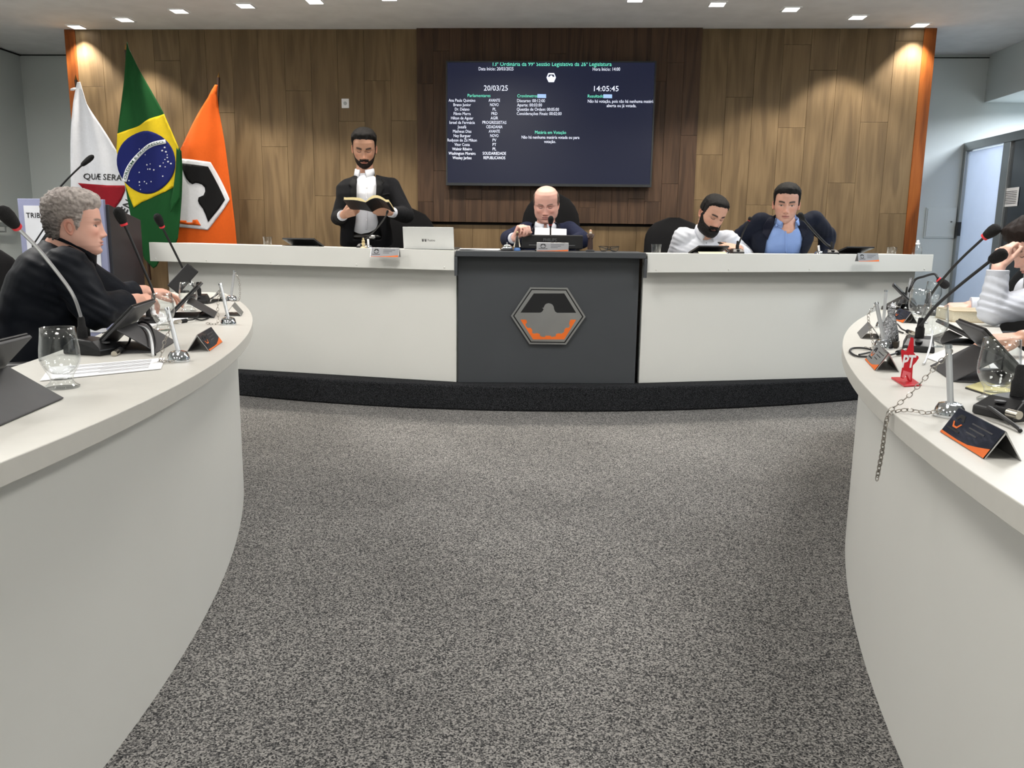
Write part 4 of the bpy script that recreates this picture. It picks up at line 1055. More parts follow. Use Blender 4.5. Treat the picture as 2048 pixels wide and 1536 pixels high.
cable('black cable coiled on the left desk beside the third tablet', [T(372, 645, 0.008), T(392, 642, 0.01), T(402, 632, 0.015), T(412, 628, 0.01), T(418, 636, 0.004), T(405, 642, 0.004), T(392, 640, 0.004)], 0.003, plug=True)
cable('thin grey cable running along the left desk to the papers', [T(205, 668, 0.003), T(240, 656, 0.004), T(265, 645, 0.01), T(285, 632, 0.05)], 0.0018)
cable('black cable at the base of the far left microphone', [T(412, 605, 0.008), T(425, 600, 0.012), T(438, 594, 0.02), T(446, 590, 0.02), T(440, 600, 0.006), T(425, 606, 0.004), T(415, 608, 0.004)], 0.004, plug=True)

# ---- right table
b0 = T(1836, 700)
microphone('tall black microphone rising from the nearest base on right desk', b0, [b0 + Vector((0, 0, 0.09))] + px_path([(1842, 650, 2.72), (1870, 614, 2.7), (1920, 570, 2.66), (1978, 524, 2.62)]),
           (AY(1980, 522, 2.62), AY(2013, 503, 2.58)), rz=-0.4, ring=False, r=0.005, hr=0.02)
b0 = T(1853, 629)
microphone('black microphone with red ring before the frosted door', b0, [b0 + Vector((0, 0, 0.06))] + px_path([(1862, 590, 4.0), (1880, 565, 3.95), (1920, 520, 3.88), (1968, 475, 3.8)]),
           (AY(1969, 474, 3.8), AY(1999, 452, 3.75)), rz=-0.3, r=0.006, hr=0.026)
b0 = T(1812, 612)
microphone('black microphone bent downwards at the far end of right desk', b0, [b0 + Vector((0, 0, 0.05)), AY(1818, 583, 4.45), AY(1830, 560, 4.45), AY(1848, 553, 4.42), AY(1868, 548, 4.4), AY(1876, 556, 4.38)],
           (AY(1877, 559, 4.38), AY(1897, 575, 4.36)), rz=-0.3, r=0.0062, hr=0.022)
b0 = T(2030, 832)
microphone('black microphone base with plugged cables at the right picture edge', b0, [b0 + Vector((0.01, 0.0, 0.10)), b0 + Vector((0.05, 0.0, 0.22)), b0 + Vector((0.12, 0.02, 0.36))], (b0 + Vector((0.125, 0.02, 0.37)), b0 + Vector((0.17, 0.04, 0.43))), rz=-1.2, bs=1.0)
goblet('empty footed glass nearest the viewer at right', T(1990, 802), 1.03)
goblet('empty footed glass behind the red stand on right desk', T(1864, 692), 1.04)
goblet('empty footed glass left of the open hand on right desk', T(1836, 646), 1.08)
goblet('empty footed glass furthest back on right desk', T(1864, 612), 1.0)
p = T(1898, 832); tp = AY(1897, 695, p.y + 0.01)
cf = T(1803, 826); ed = Vector((rx_(cf.y) - 0.006, cf.y, 0.755))
flag_stand('metal flag stand with long chain hanging over right desk edge', p, tp, s=1.0, chain=[tp + Vector((0.004, -0.006, -0.004)), tp.lerp(ed, 0.33) + Vector((0, 0, -0.012)), tp.lerp(ed, 0.66) + Vector((0, 0, -0.012)), ed, ed + Vector((-0.006, 0, -0.02)), ed + Vector((-0.012, -0.005, -0.09)), ed + Vector((-0.018, -0.01, -0.145)), ed + Vector((-0.011, -0.006, -0.09)), ed + Vector((-0.004, 0, -0.015)), ed + Vector((0.03, 0, 0.002)), Vector((p.x - 0.045, p.y - 0.005, 0.757)), Vector((p.x - 0.024, p.y - 0.02, 0.77))])
p = T(1766, 697); tp = AY(1753, 608, p.y + 0.02)
flag_stand('metal flag stand behind the name plate at middle of right desk', p, tp, s=1.05, chain=[tp, Vector((tp.x - 0.03, p.y, 0.86)), Vector((p.x - 0.05, p.y - 0.02, 0.80)), Vector((p.x - 0.045, p.y - 0.03, 0.757)), Vector((p.x - 0.075, p.y - 0.04, 0.757))])
p = T(1766, 655); tp = AY(1772, 583, p.y)
flag_stand('slender metal flag stand behind the silver statuette', p, tp, s=1.0)
p = T(1812, 618); tp = AY(1821, 558, p.y)
flag_stand('metal flag stand at the far end of right desk', p, tp, s=1.0)
name_plate('large folded name plate nearest at right with orange swoosh', (0.741, 1.43, TZ), -1.655, w=0.195, h=0.0560, tilt=31)
name_plate('folded name plate with orange swoosh beside the red stand', (0.93, 2.365, TZ), -1.80, w=0.22, h=0.060, tilt=31)
name_plate('dark name plate leaning by the furthest tablet on right desk', (T(1808, 642).x, T(1808, 642).y, TZ), -1.7, w=0.20, h=0.058, tilt=31)
name_plate('blank folded steel plate at the left end of right desk', (T(1738, 672).x, T(1738, 672).y, TZ), -1.85, w=0.21, h=0.058, printed=False)
tablet('dark folio tablet standing behind the chain on right desk', (1.18, 2.205, TZ), -1.788, w=0.27, h=0.178, lean=44, flap=0.109)
tablet('folio tablet at the far end of right desk', (1.86, 4.43, TZ), -1.95, w=0.20, h=0.175, lean=46, flap=0.10)
tablet('folio tablet lying low behind the middle right glass', (1.46, 2.98, TZ), -1.80, w=0.20, h=0.13, lean=64, flap=0.07)
# red party stand
c = T(1812, 765)
e = thing('red_star_stand', 'red star shaped plastic stand with white letters on right desk', 'stand', c, 0)
P = [AZ(x, y, TZ) for x, y in [(1782, 757), (1808, 774), (1843, 772), (1822, 757)]]
MB().prism([(q.x, q.y) for q in P], TZ, TZ + 0.004).build('foot', m_red, e, bevel=0.001)
def zr(x, y): return (1680 + x / 4.266, 600 + y / 4.266)
RED = [(610, 318), (628, 325), (630, 450), (645, 468), (668, 480), (672, 495), (650, 530), (622, 560), (612, 712), (583, 690), (565, 640), (540, 672), (520, 665), (540, 560), (530, 480), (525, 440), (535, 425), (570, 440), (590, 395)]
Yr = c.y - 0.005
P = [AY(*zr(x, y), Yr) for x, y in RED]
zmin = min(q.z for q in P)
tri = tessellate_polygon([[Vector((q.x, q.z, 0)) for q in P]]); n = len(P)
for q in P: q.z = max(q.z, TZ + 0.0042)
m_ = MB(); m_._add(P + [q + Vector((0, 0.005, 0)) for q in P], [tuple(t) for t in tri] + [tuple(i + n for i in t) for t in tri] + [(i, (i + 1) % n, n + (i + 1) % n, n + i) for i in range(n)]); m_.build('star', m_red, e)
V, F_ = text_verts('PT', 1.0, 'CENTER', 0.9, 0.03)
q = AY(*zr(587, 530), Yr - 0.003); k = 0.040
raw('lettering', [(q.x + a * k * 0.75 + b * 0.004, Yr - 0.0015, q.z + b * k * 1.1) for a, b in V], F_, m_paper, e)
P = [AY(*zr(x, y), Yr - 0.001) for x, y in [(540, 600), (605, 620), (600, 690), (570, 635), (545, 665), (525, 658)]]
raw('pale_panel', P, [tuple(t) for t in tessellate_polygon([[Vector((q.x, q.z, 0)) for q in P]])], mat('pale_red', (232, 120, 128), 0.4), e)
# silver statuette: narrow robed figure on a block
c = T(1776, 694)
m_silver = mat('antique_silver', (160, 162, 165), 0.25, 1.0, noise_s=120, noise_a=0.5, bump=0.6, bump_s=260)
e = thing('silver_statuette', 'small silver robed statuette on a dark block, right desk', 'statuette', c, -0.5)
MB().box(-0.032, 0.032, -0.022, 0.022, 0, 0.022).build('block', mat('dark_wood_block', (66, 58, 46), 0.5), e, world=False, bevel=0.002)
MB().lathe([(0.030, 0.0225), (0.0315, 0.028), (0.028, 0.05), (0.022, 0.075), (0.016, 0.098), (0.011, 0.106), (0.0105, 0.112), (0.0125, 0.120), (0.011, 0.130), (0.006, 0.136), (0.0, 0.139)], 20).build('robed_figure', m_silver, e, world=False, smooth='all')
MB().lathe([(0.012, 0.131), (0.014, 0.135), (0.010, 0.142), (0.002, 0.15), (0.0, 0.152)], 14).build('crown', m_silver, e, world=False, smooth=True)
# thick open book under the elbow, folder, loose cables
bk = [AZ(x, y, TZ) for x, y in [(1885, 632), (1962, 640), (1975, 625), (1905, 618)]]
e = thing('thick_book', 'thick pale paged book lying under the resting elbow', 'book', (bk[0].x, bk[0].y, TZ))
ang = -0.25
def bookblock(x, y, w_, d_, h_, a_, par, mcov, mpage):
    R2 = Matrix.Translation((x, y, TZ)) @ Matrix.Rotation(a_, 4, 'Z')
    mb = MB(); mb.T = R2; mb.box(-w_ / 2, w_ / 2, -d_ / 2, d_ / 2, 0.0, 0.003); mb.build('cover', mcov, par)
    mb = MB(); mb.T = R2; mb.box(-w_ / 2 + 0.004, w_ / 2 - 0.002, -d_ / 2 + 0.004, d_ / 2 - 0.004, 0.0032, h_ - 0.0032); mb.build('pages', mpage, par)
    mb = MB(); mb.T = R2; mb.box(-w_ / 2, w_ / 2, -d_ / 2, d_ / 2, h_ - 0.003, h_); mb.build('cover', mcov, par)
bookblock(1.87, 3.86, 0.18, 0.24, 0.05, -0.12, e, mat('tan_cover', (186, 170, 140), 0.6), mat('book_pages', (216, 208, 186), 0.8, noise_s=300, noise_a=0.1))
sheet('white papers under the far hand on right desk', [(1880, 612), (1935, 618), (1925, 630), (1868, 622)], lines=False, thick=0.004)
sheet('white papers lying beside the nearest right glass', [(1975, 722), (2048, 722), (2048, 760), (1990, 765)], lines=False, thick=0.003)
sheet('papers lying beneath the middle tablet on right desk', [(1850, 715), (1890, 700), (1925, 720), (1905, 735)], lines=False, thick=0.002)
e = thing('black_folder', 'black folder with a yellow edge under the nearest right glass', 'folder', T(1990, 790))
P = [AZ(x, y, TZ) for x, y in [(1930, 777), (2048, 815), (2080, 800), (1965, 765)]]
MB().prism([(q.x, q.y) for q in P], TZ, TZ + 0.003).build('cover', m_black, e)
P2 = [P[0] + Vector((0.003, 0.004, 0)), P[1] + Vector((0, 0.004, 0)), P[2], P[3]]
MB().prism([(q.x, q.y) for q in P2], TZ + 0.0031, TZ + 0.0045).build('yellow_sheet', mat('yellow_edge', (214, 206, 150), 0.7), e)
cable('black cable looping left of the name plate on right desk', [T(1795, 712, 0.01), T(1775, 716, 0.008), T(1745, 717, 0.006), T(1715, 715, 0.004), T(1700, 706, 0.004), T(1705, 699, 0.004), T(1728, 700, 0.006), T(1745, 706, 0.006), T(1718, 712, 0.004)], 0.0032, plug=True)
cable('black cable plugged into the base at the right picture edge', [T(1990, 838, 0.02), T(1975, 834, 0.02), T(1985, 840, 0.02), T(2010, 850, 0.012), T(2035, 862, 0.006), T(2040, 866, 0.004)], 0.004, plug=True)
cable('white cable running down behind the red stand', [T(1862, 690, 0.05), T(1858, 712, 0.03), T(1850, 726, 0.006), T(1846, 730, 0.003)], 0.003, m_wcable)
cable('black cable with plug behind the silver statuette', [T(1815, 668, 0.01), T(1803, 664, 0.012), T(1795, 656, 0.015), T(1788, 652, 0.012), T(1792, 662, 0.005), T(1806, 668, 0.004)], 0.003, plug=True)

# ---- bench on the dais
def bench_top(px, Y): # height of the bench top at this pixel column
    x = AY(px, 505, Y).x
    if x < -0.66: return 1.033 + (1.013 - 1.033) * (x + 2.83) / 2.17 - 0.001
    if x < 0.53: return 1.017
    return 1.010 + (1.019 - 1.010) * (x - 0.53) / 2.0 - 0.001
def B(px, Y):
    q = AY(px, 505, Y); return Vector((q.x, Y, bench_top(px, Y)))
tumbler('small empty tumbler at left end of the white bench', B(536, 5.5), 0.06, 0.032)
tumbler('small tumbler beside the man in white shirt', B(1312, 5.42), 0.06, 0.034)
tumbler('small tumbler near the right end of the white bench', B(1783, 5.85), 0.052, 0.034)
def flat_tablet(label, px, Y, w_, h_, rz):
    e = thing('desk_tablet', label, 'tablet', B(px, Y), rz, 'tablets lying on the bench')
    a = math.radians(14)
    mb = MB(); mb.T = Matrix.Translation((0, 0, 0.006)) @ Matrix.Rotation(-a, 4, 'X'); mb.box(-w_ / 2, w_ / 2, -0.1, 0.1, h_ * 0.3, h_ * 0.3 + 0.01); mb.build('tablet_body', m_black, e, world=False, bevel=0.002)
    MB().box(-w_ / 2, w_ / 2, -0.095, 0.0, 0.0005, 0.008).build('stand', m_rubber, e, world=False)
    mb = MB(); mb.T = Matrix.Translation((0, 0, 0.006)) @ Matrix.Rotation(-a, 4, 'X'); mb.box(-w_ / 2 + 0.01, w_ / 2 - 0.01, -0.09, 0.09, h_ * 0.3 + 0.0102, h_ * 0.3 + 0.0108); mb.build('screen', m_screen_on, e, world=False)
flat_tablet('black tablet propped low on the bench left of standing man', 607, 5.45, 0.22, 0.06, -0.05)
flat_tablet('black tablet in front of the man in white shirt', 1417, 5.55, 0.21, 0.05, 0.2)
flat_tablet('black tablet near the right end of the white bench', 1706, 5.75, 0.20, 0.05, 0.2)
m_gold = mat('dull_gold', (196, 180, 140), 0.35, 0.8)
b0 = B(727, 5.32)
e = thing('trophy_figure', 'small pale metal trophy figure before the standing man', 'statuette', b0)
MB().lathe([(0.022, 0), (0.022, 0.006), (0.010, 0.014), (0.008, 0.022), (0.012, 0.03), (0.012, 0.036), (0.006, 0.04)], 16).build('base', m_gold, e, world=False, smooth=True)
MB().ell((0, 0, 0.047), (0.011, 0.008, 0.011)).build('ring_body', m_gold, e, world=False, smooth='all')
MB().ell((0, 0, 0.062), (0.006, 0.006, 0.006)).build('ball', m_gold, e, world=False, smooth='all')
b0 = B(726, 5.45)
microphone('thin microphone curving up in front of the standing man', b0, [b0 + Vector((0, 0, 0.06)), AY(735, 475, 5.45), AY(755, 455, 5.42), AY(768, 438, 5.4), AY(773, 430, 5.4)], (AY(773, 429, 5.4), AY(776, 420, 5.4)), ring=False, r=0.005, hr=0.008, bs=0.7)
b0 = B(1102, 5.38)
microphone('short microphone with red ring in front of the bald man', b0, [b0 + Vector((0, 0, 0.05)), AY(1101, 475, 5.38), AY(1101, 455, 5.36)], (AY(1101, 449, 5.36), AY(1102, 432, 5.33)), r=0.0055, hr=0.018, bs=0.7)
b0 = B(1474, 5.5)
microphone('microphone with red tip leaning right by the man in white', b0, [b0 + Vector((0, 0, 0.05)), AY(1477, 490, 5.5), AY(1485, 468, 5.48), AY(1497, 443, 5.46)], (AY(1498, 441, 5.46), AY(1502, 434, 5.45)), r=0.0055, hr=0.013, bs=0.8)
b0 = B(1662, 5.62)
microphone('black microphone leaning left across the navy blazer', b0, [b0 + Vector((-0.005, 0, 0.05)), AY(1650, 486, 5.62), AY(1630, 465, 5.6), AY(1608, 440, 5.55)], (AY(1607, 439, 5.55), AY(1598, 427, 5.52)), ring=False, r=0.0085, hr=0.02, bs=0.8)
def stick(label, px, py, Y):
    b0 = B(px, Y); tp = AY(px - 1, py, Y)
    e = thing('mini_flag_stand', label, 'flag stand', b0, 0, 'metal desk flag stands')
    MB().lathe([(0.03, 0), (0.03, 0.004), (0.022, 0.02), (0.0, 0.022)], 20).build('foot', m_chrome, e, world=False, smooth=True)
    MB().tube([b0 + Vector((0, 0, 0.02)), tp], 0.007, 10).build('tube', m_paper, e, smooth=True)
stick('white stick stand beside the name plate of the standing man', 737, 478, 5.36)
stick('white stick stand in front of the man in navy blazer', 1638, 491, 5.6)
def bench_plate(label, px0, px1, py0, py1, Yv, silver=True, note=False):
    a, b = AY(px0, py0, Yv), AY(px1, py0, Yv); c = AY((px0 + px1) / 2, py1, Yv)
    w_ = (b - a).length; h_ = a.z - c.z
    rz = math.atan2(b.y - a.y, b.x - a.x)
    p_ = Vector(((a.x + b.x) / 2, Yv, c.z))
    return p_, w_, h_
def hung_plate(label, px0, px1, py0, py1, Y, rz):
    """folded plate straddling the top edge of the bench fascia"""
    a, b, c = AY(px0, py0, Y), AY(px1, py0, Y), AY((px0 + px1) / 2, py1, Y)
    w_ = b.x - a.x; h_ = (a.z - c.z)
    e = name_plate(label, ((a.x + b.x) / 2, Y + 0.012, c.z), rz, w=w_, h=h_ / math.cos(math.radians(20)), tilt=20, silver=True)
    return e
hung_plate('silver name plate hung on the bench before the standing man', 740, 800, 495, 514, 5.10, -0.19)
hung_plate('silver name plate with orange edge hung near right bench end', 1713, 1761, 506, 523, 5.50, 0.27)
e = hung_plate('name plate with a cream note before the man in white', 1397, 1458, 504, 516, 5.40, 0.27)
q0, q1, q2, q3 = [AY(x, y, 5.372) for x, y in [(1396, 503.5), (1451, 503.5), (1456, 513), (1403, 513)]]
o = MB(); o._add([q0, q1, q2, q3] + [q + Vector((0, 0.003, 0)) for q in (q0, q1, q2, q3)], [(0, 1, 2, 3), (7, 6, 5, 4), (0, 4, 5, 1), (1, 5, 6, 2), (2, 6, 7, 3), (3, 7, 4, 0)])
o.build('note', mat('cream_note', (236, 232, 204), 0.8), e)
# laptop
pL, pR = AY(808, 453, 5.36), AY(910, 455, 5.33); lb_ = B(858, 5.36)
e = thing('laptop', 'open silver laptop on the white bench beside the standing man', 'laptop', lb_, -0.1)
wl = (pR - pL).length; hl_ = pL.z - lb_.z
MB().box(-wl / 2, wl / 2, 0.0, 0.22, 0.001, 0.016).build('keyboard_base', m_steel, e, world=False, bevel=0.003)
mb = MB(); mb.T = Matrix.Rotation(math.radians(8), 4, 'X'); mb.box(-wl / 2, wl / 2, -0.006, 0.0, 0.004, hl_); mb.build('lid', mat('silver_lid', (196, 198, 198), 0.4, 0.3), e, world=False, bevel=0.003)
V, F_ = text_verts('⁝⁝ Positivo', 1.0, 'CENTER', 1.0, 0.01)
R8 = Matrix.Rotation(math.radians(8), 4, 'X')
raw('brand_mark', [R8 @ Vector((a * 0.016, -0.0068, hl_ * 0.42 + b * 0.02)) for a, b in V], F_, m_rubber, e, world=False)
# papers, bell, figurines, monitor, spectacles on the centre desk
e = thing('paper_stack', 'flat stack of papers on the dark desk beside the bell', 'paper', B(960, 5.3))
for k in range(3):
    mb = MB(); mb.T = Matrix.Rotation(0.05 * k, 4, 'Z'); mb.box(-0.13, 0.13, -0.1, 0.1, 0.0005 + k * 0.003, 0.003 + k * 0.003); mb.build('page', m_paper, e, world=False)
c = B(1014, 5.22)
e = thing('desk_bell', 'small chrome call bell on the dark centre desk', 'bell', c)
MB().lathe([(0.04, 0), (0.041, 0.006), (0.034, 0.010)], 24).build('base', m_black, e, world=False, smooth=True)
MB().lathe([(0.036, 0.0105), (0.035, 0.02), (0.028, 0.032), (0.016, 0.040), (0.0, 0.042)], 24).build('dome', m_chrome, e, world=False, smooth='all')
MB().lathe([(0.005, 0.0425), (0.005, 0.05), (0.007, 0.052), (0.0, 0.056)], 12).build('striker', m_chrome, e, world=False, smooth=True)
c = B(1034, 5.22)
m_robe = mat('white_robe', (214, 206, 190), 0.6); m_brn = mat('brown_habit', (62, 42, 34), 0.6); m_bl = mat('blue_base', (90, 130, 190), 0.5); m_fskin = mat('figurine_skin', (206, 160, 130), 0.6)
e = thing('saint_figurine', 'crowned saint figurine with open cloak on blue base', 'figurine', c)
MB().lathe([(0.020, 0), (0.022, 0.008), (0.018, 0.018), (0.014, 0.020)], 16).build('base', m_bl, e, world=False, smooth=True)
MB().lathe([(0.014, 0.0205), (0.013, 0.05), (0.010, 0.08), (0.006, 0.092), (0.0, 0.094)], 14).build('robe', m_black, e, world=False, smooth=True)
for sx_ in (-1, 1):
    MB()._add([(sx_ * 0.006, -0.004, 0.092), (sx_ * 0.012, -0.012, 0.06), (sx_ * 0.024, -0.012, 0.026), (sx_ * 0.014, -0.014, 0.022), (sx_ * 0.006, 0.01, 0.092), (sx_ * 0.014, 0.012, 0.06), (sx_ * 0.022, 0.010, 0.026), (sx_ * 0.010, 0.012, 0.022)],
              [(0, 1, 5, 4), (1, 2, 6, 5), (2, 3, 7, 6), (0, 4, 7, 3), (0, 3, 2, 1), (4, 5, 6, 7)]).build('cloak', m_robe, e, world=False)
MB().ell((0, 0, 0.103), (0.0075, 0.0075, 0.0095)).build('head', mat('dark_face', (70, 44, 32), 0.6), e, world=False, smooth='all')
MB().lathe([(0.006, 0.111), (0.009, 0.114), (0.005, 0.121), (0, 0.124)], 12).build('crown', m_gold, e, world=False)
c = B(1180, 5.22)
e = thing('monk_figurine', 'bearded monk figurine in dark habit right of monitor', 'figurine', c)
MB().lathe([(0.028, 0), (0.028, 0.010), (0.022, 0.013)], 16).build('base', m_rubber, e, world=False, smooth=True)
MB().lathe([(0.017, 0.0135), (0.018, 0.03), (0.015, 0.075), (0.020, 0.098), (0.015, 0.112), (0.006, 0.118)], 16).build('habit', m_brn, e, world=False, smooth=True)
for sx_ in (-1, 1):
    MB().capsule((sx_ * 0.018, 0, 0.105), 0.007, (sx_ * 0.012, -0.016, 0.088), 0.006, 8).build('arm', m_brn, e, world=False, smooth=True)
MB().ell((0, 0, 0.127), (0.009, 0.009, 0.012)).build('head', m_fskin, e, world=False, smooth='all')
MB().ell((0, -0.006, 0.116), (0.008, 0.006, 0.012)).build('beard', m_robe, e, world=False, smooth='all')
mA, mB_ = AY(1043, 469, 5.36), AY(1166, 469, 5.36)
e = thing('monitor', 'black computer monitor seen from behind on the dark desk', 'monitor', B(1104, 5.36))
mx0, mx1 = mA.x, mB_.x; zt3 = mA.z
MB().box(mx0, mx1, 5.345, 5.375, 1.03, zt3).build('back_shell', m_black, e, bevel=0.006)
MB().box(mx0 + 0.01, mx1 - 0.01, 5.3755, 5.379, 1.04, zt3 - 0.01).build('screen', m_screen_on, e)
MB().box(-0.04, 0.04, -0.005, 0.02, 0.0, 0.06).build('stand_neck', m_black, e, world=False)
MB().box(-0.11, 0.11, -0.08, 0.09, 0.0002, 0.012).build('stand_foot', m_black, e, world=False, bevel=0.004)
MB().box(mx0 + 0.05, mx1 - 0.05, 5.343, 5.3448, 1.052, 1.056).build('vent_slot', mat('grey_line', (110, 112, 114), 0.5), e)
V, F_ = text_verts('PHILIPS', 1.0, 'CENTER', 1.0, 0.01)
q = AY(1100, 480, 5.343); k = 26 * 5.35 / 1620 / (max(v[0] for v in V) - min(v[0] for v in V))
raw('brand_mark', [(q.x + a * k, 5.3435, q.z + b * k) for a, b in V], F_, mat('logo_grey', (96, 98, 100), 0.5), e)
q = B(1105, 5.22)
a, b = AY(1074, 487, 5.2), AY(1138, 487, 5.2)
name_plate('silver name plate standing in front of the monitor', (q.x, q.y, q.z + 0.0004), 0.02, w=b.x - a.x, h=0.056, tilt=14, silver=True)
c = B(1218, 5.25)
e = thing('spectacles', 'folded black framed spectacles on the dark centre desk', 'spectacles', c, 0.1)
for sx_ in (-1, 1):
    pts = [(sx_ * 0.008, 0, 0.034), (sx_ * 0.060, 0, 0.036), (sx_ * 0.058, 0, 0.016), (sx_ * 0.045, 0, 0.004), (sx_ * 0.022, 0, 0.004), (sx_ * 0.009, 0, 0.014), (sx_ * 0.008, 0, 0.034)]
    MB().tube(pts, 0.0024, 6).build('rim', m_black, e, world=False)
    MB()._add(pts[:-1] + [(x, y + 0.001, z) for x, y, z in pts[:-1]], [tuple(range(6)), tuple(range(11, 5, -1))]).build('lens', m_glass, e, world=False, fix=False)
    MB().tube([(sx_ * 0.060, 0, 0.034), (sx_ * 0.066, 0.006, 0.034), (sx_ * 0.01, 0.03 + 0.008 * sx_, 0.02), (-sx_ * 0.045, 0.035 + 0.008 * sx_, 0.004)], 0.0024, 6).build('temple', m_black, e, world=False)
MB().tube([(-0.008, 0, 0.03), (0, 0, 0.033), (0.008, 0, 0.03)], 0.0024, 6).build('bridge', m_black, e, world=False)
# bottle at right end
c = B(1834, 5.85)
e = thing('water_bottle', 'clear plastic water bottle at the right end of bench', 'bottle', c)
MB().lathe([(0.030, 0.0), (0.032, 0.01), (0.031, 0.03), (0.026, 0.05), (0.013, 0.064), (0.012, 0.070)], 20).build('bottle_body', m_glass, e, world=False, smooth=True, fix=False)
MB().lathe([(0.0145, 0.0705), (0.0145, 0.083), (0.0, 0.084)], 16).build('cap', m_paper, e, world=False, smooth=True)
MB().ell((0, 0, 0.092), (0.009, 0.009, 0.009)).build('stopper', m_paper, e, world=False, smooth='all')
# lectern microphone
b0 = AY(112, 386, 5.25)
microphone('small microphone on the lectern pointing up to the white flag', (b0.x, 5.25, 1.30), [AY(112, 392, 5.25), AY(114, 382, 5.25), AY(135, 358, 5.25), AY(163, 331, 5.24)], (AY(163, 331, 5.24), AY(187, 311, 5.22)), ring=False, r=0.006, hr=0.018, bs=0.6, base_on=False)
# ------------------------------------------------------------------ people
def smoothstep(a, b, x):
    t = np.clip((x - a) / (b - a), 0, 1); return t * t * (3 - 2 * t)
HZ = [0.119, 0.116, 0.110, 0.098, 0.080, 0.055, 0.030, 0.012, 0.0, -0.020, -0.040, -0.060, -0.080, -0.098, -0.110, -0.117, -0.120]
HW = [0.004, 0.022, 0.040, 0.057, 0.069, 0.0755, 0.0775, 0.077, 0.076, 0.0735, 0.070, 0.0655, 0.059, 0.048, 0.036, 0.020, 0.004]
HF = [0.004, -0.020, -0.042, -0.064, -0.080, -0.089, -0.092, -0.0925, -0.088, -0.086, -0.086, -0.087, -0.086, -0.084, -0.079, -0.066, -0.040]
HB = [0.016, 0.034, 0.052, 0.072, 0.088, 0.098, 0.102, 0.102, 0.100, 0.095, 0.086, 0.072, 0.054, 0.036, 0.020, 0.004, -0.030]
NA, NZL = 132, 104
def head_grid(jaw=1.0, nose=1.0, cheek=1.0, chin=1.0, width=1.0, lidded=True):
    zz_ = np.concatenate([np.linspace(0.119, 0.03, 30)[:-1], np.linspace(0.03, -0.09, 60)[:-1], np.linspace(-0.09, -0.120, 16)])
    nz = len(zz_)
    hz = np.array(HZ[::-1]); 
    W = np.interp(zz_, hz, np.array(HW[::-1])) * width; Fy = np.interp(zz_, hz, np.array(HF[::-1])); By = np.interp(zz_, hz, np.array(HB[::-1]))
    W = W * (1 + (jaw - 1) * smoothstep(0.0, -0.08, zz_))
    # round the poles
    a = np.linspace(0, 2 * PI, NA, endpoint=False)
    c, s = np.cos(a), np.sin(a)
    yc = (Fy + By) / 2 * 0.55
    X = W[:, None] * np.sign(c) * np.abs(c) ** 0.94
    Y = np.where(s[None, :] < 0, yc[:, None] + (yc - Fy)[:, None] * -(np.abs(s) ** 0.96)[None, :], yc[:, None] + (By - yc)[:, None] * (np.abs(s))[None, :])
    Z = np.repeat(zz_[:, None], NA, 1)
    ax = np.abs(X); front = smoothstep(0.01, -0.045, Y)
    G = lambda x, m, w_: np.exp(-((x - m) / w_) ** 2)
    d = np.zeros_like(X)
    # nose
    zn = Z
    ridge = np.interp(zn, [-0.056, -0.0505, -0.046, -0.038, -0.02, 0.0, 0.014], [0, 0.004, 0.016, 0.026, 0.0165, 0.0095, 0.0]) * nose
    wn = np.interp(zn, [-0.05, -0.038, -0.02, 0.0, 0.01], [0.0125, 0.012, 0.0095, 0.0078, 0.010])
    d += ridge * np.exp(-(ax / wn) ** 2)
    d += 0.0085 * nose * G(ax, 0.0135, 0.006) * G(Z, -0.0435, 0.0065)
    # sockets, lids, brows
    d -= 0.0125 * G(ax, 0.031, 0.0155) * G(Z, 0.0, 0.0105)
    d -= 0.004 * G(ax, 0.016, 0.006) * G(Z, 0.002, 0.01)
    d += 0.0068 * G(ax, 0.0325, 0.0105) * G(Z, -0.0025, 0.0068)
    d += 0.0048 * G(ax, 0.030, 0.022) * G(Z, 0.0165, 0.0065)
    # cheeks, mouth, chin
    d += 0.0050 * cheek * G(ax, 0.046, 0.017) * G(Z, -0.026, 0.016)
    d -= 0.0028 * G(ax, 0.052, 0.014) * G(Z, -0.06, 0.018)
    d -= 0.0026 * G(ax - 0.026 - (-0.05 - Z) * 0.35, 0.0, 0.0045) * smoothstep(-0.074, -0.062, Z) * smoothstep(-0.03, -0.045, Z)
    d += 0.0065 * G(ax, 0.0, 0.026) * G(Z, -0.066, 0.018)
    d += 0.0040 * G(ax, 0.0, 0.017) * G(Z, -0.0640, 0.0042)
    d += 0.0048 * G(ax, 0.0, 0.015) * G(Z, -0.0755, 0.0048)
    d -= 0.0048 * G(ax, 0.0, 0.022) * G(Z, -0.0695, 0.0022)
    d -= 0.0036 * G(ax, 0.0, 0.018) * G(Z, -0.0845, 0.0055)
    d += 0.0085 * chin * G(ax, 0.0, 0.020) * G(Z, -0.102, 0.013)
    d -= 0.0015 * G(ax, 0, 0.0025) * G(Z, -0.056, 0.004)
    Y = Y - d * front
    # temples hollow
    X = X * (1 - 0.035 * G(Z, 0.02, 0.02) * smoothstep(0.02, -0.05, Y))
    return X, Y, Z
def grid_faces(nz, na, keep=None):
    F_ = []
    for i in range(nz - 1):
        for k in range(na):
            k2 = (k + 1) % na
            q = (i * na + k, (i + 1) * na + k, (i + 1) * na + k2, i * na + k2)
            if keep is None or any(keep[j] for j in q): F_.append(q)
    return F_
def grid_normals(X, Y, Z):
    P = np.stack([X, Y, Z], -1)
    du = np.roll(P, -1, 1) - np.roll(P, 1, 1); dv = np.gradient(P, axis=0)
    n = np.cross(dv, du); n /= np.linalg.norm(n, axis=-1, keepdims=True) + 1e-9
    c = P - np.array([0, 0.0, 0.0]); sgn = np.sign((n * c).sum(-1, keepdims=True)); 
    return n * np.where(sgn == 0, 1, sgn)
